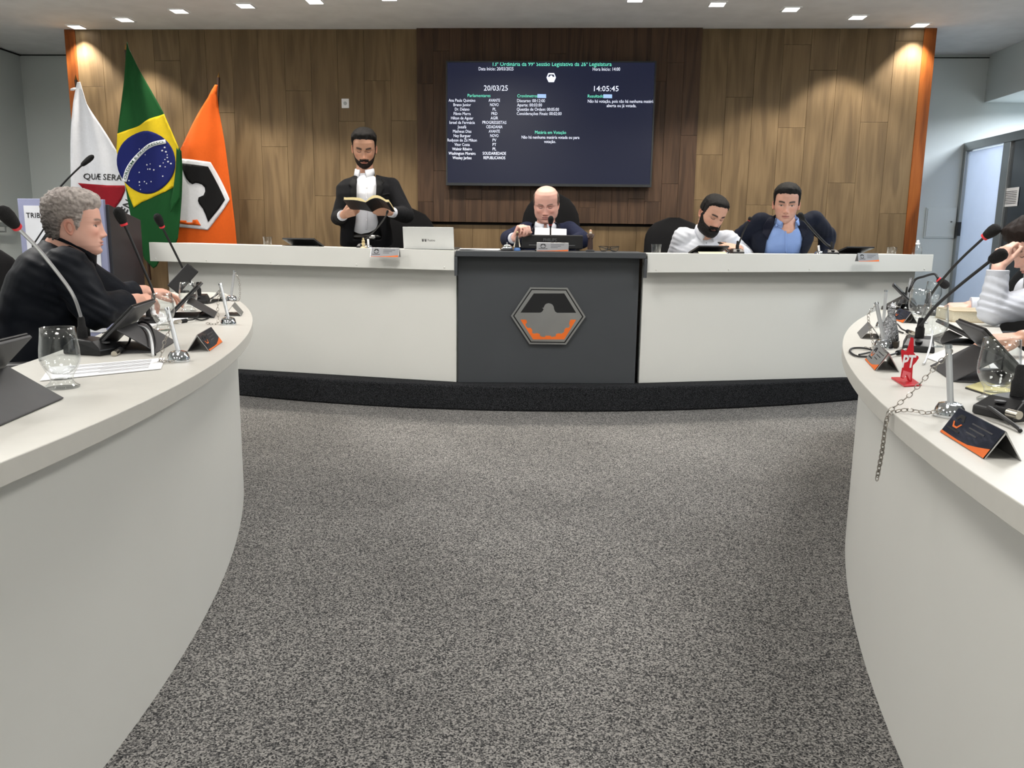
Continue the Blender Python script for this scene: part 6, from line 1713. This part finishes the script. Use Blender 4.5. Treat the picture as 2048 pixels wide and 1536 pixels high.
h2.shell(beard_fn(0.006), (26, 18, 16), m_hair, 'beard', p2)
mb = MB(); mb.loft(torso_rings(PEL2, CH2, N2, X1, 0.002, (0.84, 1.0))); sh_p2, bv = garment('shirt', mb, m_shirt_w, p2, 0.008, 3, 0.004, 12, 1.0)
OP2 = [(716, 330), (750, 330), (753, 372), (752, 415), (757, 445), (764, 470), (764, 480), (706, 480), (707, 466), (711, 440), (712, 415), (713, 372)]
mb = MB(); mb.loft(torso_rings(PEL2, CH2, N2 - Vector((0, 0, 0.012)), X1, 0.018, (1.02, 1.05), table=EXT))
CURN = N_CUR; bridge(mb, CURN, sr); bridge(mb, CURN, sl)
sleeve(mb, sr, er, er.lerp(wr_, 0.78), (0.066, 0.056, 0.045)); sleeve(mb, sl, el, el.lerp(wl_, 0.80), (0.068, 0.060, 0.046))
jk_p2, bj = garment('jacket', mb, m_suit_blk, p2, 0.008, 4, 0.006, 8, 2.0, (1, 1, 0.7), [(er, 0.09, 0.003, (0, -1, 0.3)), (el, 0.09, 0.003, (0, -1, 0.3))], cutfn=with_neck(opening(OP2, 6.06), N2, 0.080))
drape('lapel', [(712, 359), (713, 378), (713, 400), (711, 414), (701, 388), (703, 374), (697, 369), (705, 357)], bj, 0.006, m_lapel_blk, jk_p2)
drape('lapel', [(754, 356), (760, 353), (769, 364), (764, 370), (769, 376), (757, 402), (753, 414), (752, 390), (753, 370)], bj, 0.006, m_lapel_blk, jk_p2)
drape('pocket', [(765, 388), (779, 386), (779, 390), (765, 392)], bj, 0.004, m_lapel_blk, jk_p2, L=3)
drape('placket', [(731, 362), (735, 362), (735, 460), (731, 460)], bv, 0.003, m_shirt_w, sh_p2)
for py in (375, 395, 440): drape('button', [(731.9, py), (733.3, py - 1), (734.6, py), (733.3, py + 1.2)], bv, 0.006, m_paper, sh_p2, L=2)
collar(sh_p2, N2 + Vector((0, -0.012, 0.0)), neck_dir(h2, N2), X1, 0.064, 0.046, m_shirt_w, tip=0.045, gap=16)
for a, b in ((er, wr_), (el, wl_)):
    d = (b - a).normalized(); MB().tube([a.lerp(b, 0.72), b - d * 0.012], [0.038, 0.036], 16).build('shirt_cuff', m_shirt_w, p2, smooth=True)
mb = MB(); mb.loft(torso_rings(PEL2 - Vector((0, 0, 0.08)), CH2 - Vector((0, 0, 0.2)), PEL2 + Vector((0, 0, 0.1)), X1, 0.006, table=[(0, 0.16, 0.115), (0.3, 0.165, 0.12), (0.7, 0.165, 0.12), (1.0, 0.16, 0.115)]))
ft = legs(mb, PEL2 - Vector((0, 0, 0.05)), X1, Vector((0, -1, 0)), False)
tr_p2, bt = garment('trousers', mb, m_trous, p2, 0.010, 3, 0.003, 8); shoes(p2, ft, Vector((0, -1, 0)))
drape('belt', [(704, 469), (764, 470), (764, 477), (704, 476)], bt, 0.008, m_belt, tr_p2, L=6)
drape('belt_buckle', [(738, 470), (751, 470), (751, 479), (738, 479)], bt, 0.012, m_steel, tr_p2, L=6)
MB().tube([wl_.lerp(el, 0.10), wl_.lerp(el, 0.19)], 0.034, 18).build('wrist_watch', m_steel, p2, smooth=True)
# the book
c = AY(738, 414, 5.60)
bk = thing('open_book', 'open black covered book with cream pages in the standing man hands', 'book', c)
m_pg = mat('cream_pages', (232, 214, 160), 0.7, noise_s=400, noise_a=0.12)
def leafblock(sg, w_, d_, lift, curve):
    rows_t, rows_b = [], []
    for i in range(9):
        u = i / 8; x = sg * u * w_; z = lift * u + curve * math.sin(PI * min(1, u * 1.15))
        rows_b.append((x, z)); rows_t.append((x, z + 0.022 * (1 - 0.25 * u) * min(1, 0.35 + 3 * u)))
    tl_ = Matrix.Translation(c) @ Matrix.Rotation(math.radians(-16), 4, 'X')
    for nm, lo, hi, m_, dd, gx in (('page_block', rows_b, rows_t, m_pg, d_ - 0.006, 1.0), ('cover', [(x * 1.03, z - 0.004) for x, z in rows_b], [(x * 1.03, z - 0.0004) for x, z in rows_b], m_black, d_, 1.0)):
        prof = [(x, z) for x, z in lo] + [(x, z) for x, z in hi[::-1]]
        mb = MB(); mb.T = tl_
        mb.prism3([(x, -dd / 2, z) for x, z in prof], (0, dd, 0)); mb.build(nm, m_, bk)
leafblock(-1, 0.15, 0.20, 0.018, 0.006); leafblock(1, 0.155, 0.20, 0.004, 0.030)

# ---- bald man presiding
N3 = AY(1091, 458, 5.82); PEL3 = Vector((N3.x, 6.0, 0.70)); CH3 = Vector((N3.x, 5.90, 0.98))
N_CUR = N3
p3 = thing('person', 'bald man in navy suit reading at the dark centre desk', 'person', (N3.x, 6.0, 0.166))
h3 = head_eye(1090.5, 416, 5.70, 1.03, yaw=-3, pitch=18, skin=(222, 174, 160), lips=(190, 132, 126), brow=(110, 88, 78), brow_w=0.75, stubble=0.15, stub_col=(150, 130, 126), jaw=1.16, nose=1.25, cheek=1.6, width=1.07, flush=0.12)
sr, sl = AY(1053, 462, 5.86), AY(1138, 462, 5.86); er, el = Vector(AY(1016, 500, 5.62)), Vector(AY(1164, 503, 5.66)); er.z = 1.09; el.z = 1.09
wr_, wl_ = AY(1031, 476, 5.36), AY(1142, 484, 5.56)
mb = MB(); neck_to(mb, h3, N3, (0.060, 0.066)); mb.loft(torso_rings(PEL3, CH3, N3 - Vector((0, 0, 0.03)), X1, -0.03))
for a, b, q in ((sr, er, wr_), (sl, el, wl_)): mb.capsule(a, 0.048, b, 0.040); mb.capsule(b, 0.038, q, 0.027)
hand(mb, wr_, (0.45, -0.25, 0.85), (-0.35, 0.55, 0.75), 1, ((60, 60, 35), (68, 62, 35), (74, 62, 35), (78, 60, 35)), thumb_dir=(0.55, 0.2, -0.8))
hand(mb, wl_, (-0.97, -0.12, 0.02), (0.1, -0.3, 0.9), -1, ((18, 25, 15),) * 4)
body(p3, mb, h3, (224, 176, 160))
def bald(X, Y, Z, az):
    hi = np.interp(az, [0, 52, 66, 95, 130, 180], [-0.2, -0.2, 0.070, 0.080, 0.072, 0.060]); lo = hairline(0.07, 0.05, -0.01, 0.010, -0.075)(az)
    m = np.minimum((hi - Z) / 0.014, (Z - lo) / 0.01); m = np.minimum(m, (az - 55) / 8)
    return np.where(m > 0, 0.006 * np.clip(m, 0, 1) ** 0.5 + 0.0008 * vnoise(np.stack([X, Y, Z], -1), 120), -0.002)
h3.shell(bald, (96, 82, 74), m_hair, 'hair', p3)
mb = MB(); mb.loft(torso_rings(PEL3, CH3, N3, X1, 0.002, (0.9, 1.05))); sh_p3, bv = garment('shirt', mb, m_shirt_w, p3, 0.008, 3, 0.003, 12, 4.0)
OP3 = [(1072, 430), (1112, 430), (1108, 462), (1104, 500), (1080, 500), (1076, 462)]
mb = MB(); mb.loft(torso_rings(PEL3, CH3, N3 - Vector((0, 0, 0.01)), X1, 0.020, (1.06, 1.08), table=EXT))
CURN = N_CUR; bridge(mb, CURN, sr); bridge(mb, CURN, sl)
sleeve(mb, sr, er, er.lerp(wr_, 0.72), (0.070, 0.058, 0.046)); sleeve(mb, sl, el, el.lerp(wl_, 0.8), (0.070, 0.060, 0.046))
jk_p3, bj = garment('jacket', mb, m_suit_navy, p3, 0.008, 4, 0.005, 8, 6.0, cutfn=with_neck(opening(OP3, 5.86), N3))
drape('lapel', [(1075, 448), (1080, 490), (1070, 478), (1064, 462), (1066, 452)], bj, 0.006, m_lapel_navy, jk_p3)
drape('lapel', [(1109, 444), (1104, 490), (1116, 476), (1122, 458), (1118, 448)], bj, 0.006, m_lapel_navy, jk_p3)
drape('tie', [(1087, 457), (1099, 456), (1098, 463), (1102, 490), (1084, 490), (1089, 464)], bv, 0.010, m_tie, sh_p3)
collar(sh_p3, N3 + Vector((0, -0.008, 0.004)), neck_dir(h3, N3), X1, 0.068, 0.046, m_shirt_w, gap=8)
d = (wr_ - er).normalized(); MB().tube([er.lerp(wr_, 0.66), wr_ - d * 0.01], [0.038, 0.036], 16).build('shirt_cuff', m_shirt_w, p3, smooth=True)
mb = MB(); mb.capsule(PEL3 - X1 * 0.06, 0.12, PEL3 + X1 * 0.06, 0.12); ft = legs(mb, PEL3 - Vector((0, 0, 0.03)), X1, Vector((0, -1, 0)), True)
garment('trousers', mb, m_suit_navy, p3, 0.012, 3, 0.002, 8); shoes(p3, ft, Vector((0, -1, 0)))
# his paper
a, b, c_, d_ = AY(1070, 455, 5.47), AY(1133, 458, 5.47), AY(1133, 471, 5.43), AY(1069, 470, 5.43)
e = thing('paper_sheet', 'white printed sheet held up in front of the bald man', 'paper', ((a.x + b.x) / 2, 5.45, 1.02))
lo1, lo2 = c_ + (c_ - b) * 1.6, d_ + (d_ - a) * 1.6
mb = MB(); mb._add([a, b, lo1, lo2] + [q + Vector((0, 0.0012, 0)) for q in (a, b, lo1, lo2)], [(0, 1, 2, 3), (7, 6, 5, 4), (0, 4, 5, 1), (1, 5, 6, 2), (2, 6, 7, 3), (3, 7, 4, 0)]); mb.build('page', m_paper, e)
mb = MB()
for k in range(3):
    q0 = a.lerp(lo2, 0.1 + 0.09 * k) + (b - a) * 0.12 + Vector((0, -0.0006, 0)); q1 = a.lerp(lo2, 0.1 + 0.09 * k) + (b - a) * 0.85 + Vector((0, -0.0006, 0)); dn_ = (lo2 - a) * 0.02
    mb._add([q0, q1, q1 + dn_, q0 + dn_], [(0, 1, 2, 3)])
mb.build('printed_lines', mat('faint_ink', (170, 172, 178), 0.8), e)

# ---- bearded man in white shirt
N4 = AY(1409, 466, 5.90); PEL4 = Vector((N4.x - 0.02, 6.10, 0.70)); CH4 = Vector((N4.x, 6.0, 0.98))
N_CUR = N4
p4 = thing('person', 'bearded man in white shirt looking down at the bench', 'person', (PEL4.x, 6.10, 0.166))
h4 = head_eye(1437, 440, 5.72, 1.06, yaw=22, pitch=26, roll=9, skin=(198, 154, 134), lips=(150, 98, 92), brow=(26, 18, 16), brow_w=1.1, stubble=0.4, stub_col=(50, 40, 38))
lat4 = Vector((0.985, 0.12, 0.06))
sr, sl = AY(1366, 474, 5.92), AY(1455, 480, 5.90); er, el = Vector(AY(1344, 535, 6.08)), Vector(AY(1494, 514, 6.04))
wr_, wl_ = Vector(AY(1385, 570, 6.02)), Vector(AY(1476, 496, 5.66))
mb = MB(); neck_to(mb, h4, N4, (0.060, 0.066)); mb.loft(torso_rings(PEL4, CH4, N4 - Vector((0, 0, 0.03)), lat4, -0.03))
for a, b, q in ((sr, er, wr_), (sl, el, wl_)): mb.capsule(a, 0.048, b, 0.040); mb.capsule(b, 0.036, q, 0.027)
hand(mb, wr_, (0.9, -0.1, -0.3), (-0.1, -0.5, 0.85), 1, ((25, 30, 20),) * 4)
hand(mb, wl_, (-0.85, -0.45, 0.1), (0.1, -0.55, 0.8), -1, ((30, 40, 25), (34, 42, 25), (38, 42, 25), (42, 42, 25)))
body(p4, mb, h4, (198, 154, 134))
h4.shell(hair_std(0.010, 0.0028, hairline(0.080, 0.058, -0.02, 0.012, -0.06), 0.0012, 120), lambda X, Y, Z, az: L3((16, 14, 15)) * (1 + 1.4 * (1 - smoothstep(0.03, 0.075, Z))[..., None]), m_hair, 'hair', p4)
h4.shell(beard_fn(0.020, 0.004), (12, 10, 10), m_hair, 'beard', p4)
mb = MB(); mb.loft(torso_rings(PEL4, CH4, N4, lat4, 0.014, (1.06, 1.08), table=EXT))
CURN = N_CUR; bridge(mb, CURN, sr); bridge(mb, CURN, sl)
sleeve(mb, sr, er, er.lerp(wr_, 0.85), (0.075, 0.062, 0.042)); sleeve(mb, sl, el, el.lerp(wl_, 0.85), (0.075, 0.062, 0.042))
sh_p4, bv = garment('shirt', mb, m_shirt_w, p4, 0.008, 3, 0.007, 9, 9.0, (1, 1, 0.6), [(sr, 0.12, 0.003, (0.5, 0, 1)), (sl, 0.12, 0.003, (-0.5, 0, 1))])
drape('placket', [(1411, 480), (1415, 480), (1413, 510), (1409, 510)], bv, 0.003, m_shirt_w, sh_p4)
for py in (486, 494): drape('button', [(1411.3, py), (1412.3, py - 1), (1413.3, py), (1412.3, py + 1)], bv, 0.006, m_rubber, sh_p4, L=2)
collar(sh_p4, N4 + Vector((0.005, -0.01, 0.0)), neck_dir(h4, N4), lat4, 0.068, 0.050, m_shirt_w, gap=20)
mb = MB(); mb.capsule(PEL4 - X1 * 0.06, 0.12, PEL4 + X1 * 0.06, 0.12); ft = legs(mb, PEL4 - Vector((0, 0, 0.03)), X1, Vector((0, -1, 0)), True)
garment('trousers', mb, m_trous, p4, 0.012, 3, 0.002, 8); shoes(p4, ft, Vector((0, -1, 0)))
e = thing('smartphone', 'dark phone in the hand of the man in white shirt', 'phone', wl_ + Vector((-0.08, -0.03, 0.0)))
mb = MB(); mb.T = Matrix.Rotation(0.5, 4, 'Z') @ Matrix.Rotation(0.5, 4, 'X'); mb.box(-0.035, 0.035, -0.07, 0.07, -0.0, 0.008); mb.build('phone_body', m_black, e, world=False, bevel=0.003)
mb = MB(); mb.T = Matrix.Rotation(0.5, 4, 'Z') @ Matrix.Rotation(0.5, 4, 'X'); mb.box(-0.032, 0.032, -0.066, 0.066, 0.0081, 0.0086); mb.build('phone_screen', m_screen_on, e, world=False)

# ---- man in navy blazer leaning in
N5 = AY(1574, 446, 5.86); PEL5 = Vector((N5.x, 6.16, 0.78)); CH5 = Vector((N5.x, 6.02, 1.06))
N_CUR = N5
p5 = thing('person', 'man in navy blazer and light blue shirt leaning in, elbows out', 'person', (N5.x, 6.16, 0.166))
h5 = head_eye(1573.5, 411, 5.76, 1.08, yaw=-13, pitch=10, roll=2, skin=(194, 150, 132), lips=(160, 104, 98), brow=(22, 16, 16), brow_w=1.15, stubble=0.22, stub_col=(120, 100, 96), eyes='open', width=0.97)
sr, sl = AY(1522, 444, 5.94), AY(1627, 441, 5.94); er, el = AY(1481, 474, 6.05), AY(1655, 470, 6.02); wr_, wl_ = Vector(AY(1500, 545, 5.98)), Vector(AY(1643, 545, 5.96))
mb = MB(); neck_to(mb, h5, N5, (0.058, 0.064)); mb.loft(torso_rings(PEL5, CH5, N5 - Vector((0, 0, 0.03)), X1, -0.03))
for a, b, q in ((sr, er, wr_), (sl, el, wl_)): mb.capsule(a, 0.045, b, 0.038); mb.capsule(b, 0.036, q, 0.026)
hand(mb, wr_, (0.35, 0.1, -0.9), (-0.8, -0.5, -0.2), 1, ((25, 30, 20),) * 4); hand(mb, wl_, (-0.35, 0.1, -0.9), (0.8, -0.5, -0.2), -1, ((25, 30, 20),) * 4)
body(p5, mb, h5, (194, 150, 132))
h5.shell(hair_std(0.015, 0.007, hairline(0.072, 0.056, -0.015, 0.012, -0.07), 0.002, 70, quiff=0.003), (12, 11, 12), m_hair, 'hair', p5)
mb = MB(); mb.loft(torso_rings(PEL5, CH5, N5, X1, 0.006, (0.9, 1.0))); sh_p5, bv = garment('shirt', mb, m_shirt_b, p5, 0.008, 3, 0.004, 10, 11.0)
OP5 = [(1555, 415), (1589, 415), (1593, 440), (1606, 476), (1600, 520), (1526, 520), (1533, 480), (1550, 440)]
mb = MB(); mb.loft(torso_rings(PEL5, CH5, N5 - Vector((0, 0, 0.012)), X1, 0.020, (1.03, 1.06), table=EXT))
CURN = N_CUR; bridge(mb, CURN, sr); bridge(mb, CURN, sl)
sleeve(mb, sr, er, er.lerp(wr_, 0.9), (0.072, 0.062, 0.048)); sleeve(mb, sl, el, el.lerp(wl_, 0.9), (0.072, 0.062, 0.048))
jk_p5, bj = garment('blazer', mb, m_blazer, p5, 0.008, 4, 0.006, 8, 12.0, (1, 1, 0.7), [(er, 0.09, 0.003, (1, 0, 0.3)), (el, 0.09, 0.003, (1, 0, 0.3))], cutfn=with_neck(opening(OP5, 5.98), N5))
drape('lapel', [(1552, 430), (1549, 446), (1535, 480), (1524, 466), (1527, 450), (1536, 436)], bj, 0.006, m_lapel_navy, jk_p5)
drape('lapel', [(1592, 428), (1595, 444), (1606, 478), (1618, 462), (1614, 448), (1604, 434)], bj, 0.006, m_lapel_navy, jk_p5)
drape('placket', [(1570, 458), (1573, 458), (1574, 506), (1570, 506)], bv, 0.013, m_shirt_b, sh_p5)
collar(sh_p5, N5 + Vector((0, -0.005, -0.004)), Vector((0, -0.25, 1)), X1, 0.066, 0.045, m_shirt_b, gap=38, tip=0.0, drop=0.035)
drape('shirt_front', [(1551, 446), (1562, 450), (1571, 458), (1580, 450), (1592, 446), (1606, 474), (1602, 508), (1526, 508), (1534, 472)], bv, 0.010, m_shirt_b, sh_p5, L=4)
drape('collar_wing', [(1555, 427), (1559, 436), (1565, 446), (1570.5, 455), (1562, 450), (1551, 453), (1551, 440)], bv, 0.022, m_shirt_b, sh_p5, L=3)
drape('collar_wing', [(1590.5, 426), (1586, 437), (1580, 447), (1572.5, 456), (1580, 451), (1591, 452), (1594, 440)], bv, 0.022, m_shirt_b, sh_p5, L=3)
mb = MB(); mb.capsule(PEL5 - X1 * 0.06, 0.12, PEL5 + X1 * 0.06, 0.12); ft = legs(mb, PEL5 - Vector((0, 0, 0.03)), X1, Vector((0, -1, 0)), True)
garment('trousers', mb, m_trous, p5, 0.012, 3, 0.002, 8); shoes(p5, ft, Vector((0, -1, 0)))

# ---- grey haired man in black shirt at the left desk
fw1 = Vector((0.84, 0.54, 0)).normalized(); lat1 = Vector((-fw1.y, fw1.x, 0))
N1 = Vector(AY(130, 497, 3.12)); PEL1 = N1 - fw1 * 0.16; PEL1.z = 0.56; CH1 = N1 - fw1 * 0.075; CH1.z = 0.85
N_CUR = N1
p1 = thing('person', 'grey haired man in black shirt seated in profile at left desk', 'person', (PEL1.x, PEL1.y, 0.0))
h1 = Head(AY(150, 449, 3.12), yaw=116, pitch=1, scale=1.0, skin=(216, 168, 150), lips=(190, 126, 116), brow=(120, 100, 90), brow_w=0.9, stubble=0.10, stub_col=(170, 150, 144), eyes='open', jaw=1.14, nose=1.0, cheek=1.3, chin=1.0, flush=0.06)
sr = N1 - lat1 * 0.175 + Vector((0, 0, -0.075)); sl = N1 + lat1 * 0.175 + Vector((0, 0, -0.075))
er = Vector(AY(190, 622, 2.96)); wr_ = Vector(AY(276, 601, 3.26)); el = Vector(AY(235, 594, 3.50)); wl_ = Vector(AY(290, 583, 3.62))
mb = MB(); neck_to(mb, h1, N1 - fw1 * 0.02, (0.066, 0.074)); mb.loft(torso_rings(PEL1, CH1, N1, lat1, -0.01, (1.08, 1.1)))
for a, b, q in ((sr, er, wr_), (sl, el, wl_)): mb.capsule(a, 0.055, b, 0.046); mb.capsule(b, 0.045, b.lerp(q, 0.4), 0.046); mb.capsule(b.lerp(q, 0.4), 0.044, q, 0.030)
dr = (Vector(AY(352, 592, 3.52)) - wr_).normalized(); dl = (Vector(AY(352, 585, 3.70)) - wl_).normalized()
hand(mb, wr_, dr, (0.35, -0.35, 0.85), 1, ((18, 22, 14), (24, 26, 15), (30, 30, 16), (36, 32, 16)), thumb_dir=(0.75, 0.5, -0.3), s=1.02)
hand(mb, wl_, dl, (-0.2, -0.35, 0.9), -1, ((20, 24, 14), (26, 28, 15), (30, 30, 16), (34, 32, 16)), thumb_dir=(0.75, 0.5, -0.3), s=1.02)
body(p1, mb, h1, (214, 164, 144))
hl1 = hairline(0.064, 0.050, -0.022, 0.020, -0.080)
h1.shell(hair_std(0.024, 0.012, hl1, 0.0075, 95, quiff=0.004, soft=0.010), lambda X, Y, Z, az: L3((176, 166, 160)) * (1 - 0.72 * smoothstep(0.00, 0.09, Y) * smoothstep(0.08, -0.02, Z))[..., None] * (0.9 + 0.25 * smoothstep(0.02, -0.08, Y))[..., None], m_hair, 'hair', p1, col_noise=0.6, cn_s=170)
mb = MB(); mb.loft(torso_rings(PEL1, CH1, N1, lat1, 0.016, (1.10, 1.06), belly=0.05, table=EXT))
CURN = N_CUR; bridge(mb, CURN, sr); bridge(mb, CURN, sl)
sleeve(mb, sr, er, er.lerp(wr_, 0.62), (0.086, 0.072, 0.056)); sleeve(mb, sl, el, el.lerp(wl_, 0.66), (0.084, 0.068, 0.054))
sh_p1, bv = garment('shirt', mb, m_shirt_blk, p1, 0.008, 3, 0.010, 7.5, 15.0, (1.0, 1.0, 1.5), [(er, 0.12, 0.004, (0.6, 0.3, 0.8)), (sr, 0.12, 0.003, (0.4, 0.2, 1))])
for a, b in ((er, wr_), (el, wl_)):
    d = (b - a).normalized(); q = a.lerp(b, 0.62)
    MB().tube([q - d * 0.06, q - d * 0.05, q + d * 0.002, q + d * 0.003], [0.056, 0.060, 0.059, 0.054], 20).build('rolled_cuff', m_shirt_blk, p1, smooth=True)
collar(sh_p1, N1 + fw1 * 0.02 + Vector((0, 0, 0.0)), fw1 * 0.42 + ZUP, lat1, 0.080, 0.058, m_shirt_blk, gap=8)
mb = MB(); mb.capsule(PEL1 - lat1 * 0.06, 0.13, PEL1 + lat1 * 0.06, 0.13); ft = legs(mb, PEL1 - Vector((0, 0, 0.06)), lat1, fw1, True, 0.0)
garment('trousers', mb, m_trous, p1, 0.012, 3, 0.002, 8); shoes(p1, ft, fw1, 0.0)

# ---- dark haired man in white shirt at the right desk, head on hand
fw6 = Vector((-1, 0.12, 0)).normalized(); lat6 = Vector((-fw6.y, fw6.x, 0))
N6 = Vector((2.17, 3.80, 0.96)); PEL6 = Vector((2.46, 3.80, 0.55)); CH6 = Vector((2.33, 3.80, 0.80))
N_CUR = N6
p6 = thing('person', 'dark haired man in white shirt resting his head on hand', 'person', (PEL6.x, PEL6.y, 0.0))
h6 = head_eye(2030, 515, 3.72, 1.0, yaw=-100, pitch=30, skin=(226, 184, 168), lips=(200, 138, 132), brow=(40, 30, 26), eyes='down', width=0.98)
# near (left) arm carries the head, far (right) hand lies on the desk
el = Vector(AY(1985, 630, 3.60)); el.z = 0.822; wl_ = Vector(AY(1996, 538, 3.60)); sl = N6 - lat6 * -0.0 + Vector((0.06, -0.20, -0.08))
er = Vector((2.28, 4.12, 0.80)); wr_ = Vector(AY(1938, 612, 4.18)); sr = N6 + Vector((0.06, 0.19, -0.08))
mb = MB(); neck_to(mb, h6, N6); mb.loft(torso_rings(PEL6, CH6, N6, lat6, -0.012))
for a, b, q in ((sr, er, wr_), (sl, el, wl_)): mb.capsule(a, 0.048, b, 0.040); mb.capsule(b, 0.038, q, 0.027)
hand(mb, wl_, (0.22, 0.12, 0.95), (-0.9, -0.45, 0.1), -1, ((45, 50, 30), (50, 55, 30), (55, 55, 30), (58, 55, 30)), thumb_dir=(0.8, 0.3, -0.5), s=1.0)
hand(mb, wr_, (-0.95, 0.0, -0.05), (-0.1, -0.25, 0.95), 1, ((22, 30, 20), (24, 32, 20), (26, 32, 20), (28, 32, 20)), s=1.02)
body(p6, mb, h6, (226, 180, 162))
h6.shell(hair_std(0.032, 0.020, hairline(0.060, 0.045, -0.03, 0.0, -0.09), 0.005, 60, quiff=0.01), (34, 24, 20), m_hair, 'hair', p6)
mb = MB(); mb.loft(torso_rings(PEL6, CH6, N6, lat6, 0.016, (1.05, 1.08), table=EXT))
CURN = N_CUR; bridge(mb, CURN, sr); bridge(mb, CURN, sl)
sleeve(mb, sr, er, er.lerp(wr_, 0.86), (0.078, 0.062, 0.042)); sleeve(mb, sl, el, el.lerp(wl_, 0.93), (0.080, 0.066, 0.044))
garment('shirt', mb, m_shirt_w, p6, 0.008, 3, 0.007, 9, 21.0, (1, 1, 0.8), [(el, 0.12, 0.004, (0.4, 0, 1))])
for a, b in ((er, wr_), (el, wl_)):
    d = (b - a).normalized(); MB().tube([a.lerp(b, 0.76), b - d * 0.006, b - d * 0.004], [0.043, 0.0445, 0.040], 20).build('shirt_cuff', m_shirt_w, p6, smooth=True)
collar(p6, N6, fw6 * 0.4 + ZUP, lat6, 0.068, 0.05, m_shirt_w)
mb = MB(); mb.capsule(PEL6 - lat6 * 0.06, 0.12, PEL6 + lat6 * 0.06, 0.12); ft = legs(mb, PEL6 - Vector((0, 0, 0.05)), lat6, fw6, True, 0.0)
garment('trousers', mb, m_trous, p6, 0.012, 3, 0.002, 8); shoes(p6, ft, fw6, 0.0)

# ---- person at the right edge: only hand and forearm are in the picture
fw7 = Vector((-1, 0.05, 0)).normalized(); lat7 = Vector((-fw7.y, fw7.x, 0))
N7 = Vector((2.12, 2.62, 1.02)); PEL7 = Vector((2.34, 2.60, 0.55)); CH7 = Vector((2.25, 2.61, 0.82))
N_CUR = N7
p7 = thing('person', 'person at right edge with one hand resting by the tablet', 'person', (PEL7.x, PEL7.y, 0.0))
h7 = Head(N7 + Vector((-0.06, 0, 0.20)), yaw=-90, pitch=15, skin=(214, 156, 130), brow=(40, 30, 26))
sl = N7 + Vector((0.05, -0.19, -0.08)); sr = N7 + Vector((0.05, 0.19, -0.08)); er = Vector((1.80, 2.72, 0.80)); wr_ = Vector(AY(2046, 676, 2.64)); el = Vector((2.16, 2.38, 0.78)); wl_ = Vector((1.96, 2.45, 0.68))
mb = MB(); neck_to(mb, h7, N7); mb.loft(torso_rings(PEL7, CH7, N7, lat7, -0.012))
for a, b, q in ((sr, er, wr_), (sl, el, wl_)): mb.capsule(a, 0.048, b, 0.040); mb.capsule(b, 0.038, q, 0.027)
hand(mb, wr_, (-0.98, 0.06, -0.10), (-0.1, -0.2, 0.95), 1, ((12, 22, 14), (14, 24, 14), (16, 24, 14), (18, 24, 14)), s=1.0); hand(mb, wl_, (-0.95, 0.1, -0.08), (0, 0, 1), -1)
body(p7, mb, h7, (210, 162, 138))
h7.shell(hair_std(0.02, 0.008), (30, 24, 22), m_hair, 'hair', p7)
mb = MB(); mb.loft(torso_rings(PEL7, CH7, N7, lat7, 0.016, table=EXT)); sleeve(mb, sr, er, er.lerp(wr_, 0.80), (0.076, 0.062, 0.043)); sleeve(mb, sl, el, el.lerp(wl_, 0.8), (0.076, 0.062, 0.043))
garment('shirt', mb, m_shirt_w, p7, 0.009, 3, 0.006, 9, 25.0)
mb = MB(); mb.capsule(PEL7 - lat7 * 0.06, 0.12, PEL7 + lat7 * 0.06, 0.12); ft = legs(mb, PEL7 - Vector((0, 0, 0.05)), lat7, fw7, True, 0.0)
garment('trousers', mb, m_trous, p7, 0.012, 3, 0.002, 8); shoes(p7, ft, fw7, 0.0)

# ---- chairs
q = AY(1101, 450, 6.12); office_chair('tall black chair behind the bald man at the centre', (q.x, 6.05), 0.0, 0.46, 0.76, wide=0.44)
q = AY(1368, 470, 6.15); office_chair('black chair behind the bearded man in white shirt', (q.x, 6.12), 0.15, 0.44, 0.60, wide=0.50)
q = AY(812, 450, 6.25); office_chair('black chair behind the standing man beside the laptop', (q.x, 6.21), 0.1, 0.44, 0.65, wide=0.44)
office_chair('empty black chair cut by the left picture edge', (-2.66, 4.05), math.radians(100), 0.42, 0.56, floor=0.0)
office_chair('black chair under the grey haired man in black', (PEL1.x - 0.02, PEL1.y - 0.02), math.atan2(fw1.x, -fw1.y), 0.40, 0.5, floor=0.0)
office_chair('black chair seen behind the man resting his head', (2.36, 4.62), math.radians(-95), 0.42, 0.56, floor=0.0)
office_chair('black chair under the man resting his head', (PEL6.x + 0.03, PEL6.y), math.radians(-90), 0.40, 0.5, floor=0.0)
office_chair('black chair outside the right picture edge', (PEL7.x + 0.03, PEL7.y), math.radians(-90), 0.40, 0.5, floor=0.0)
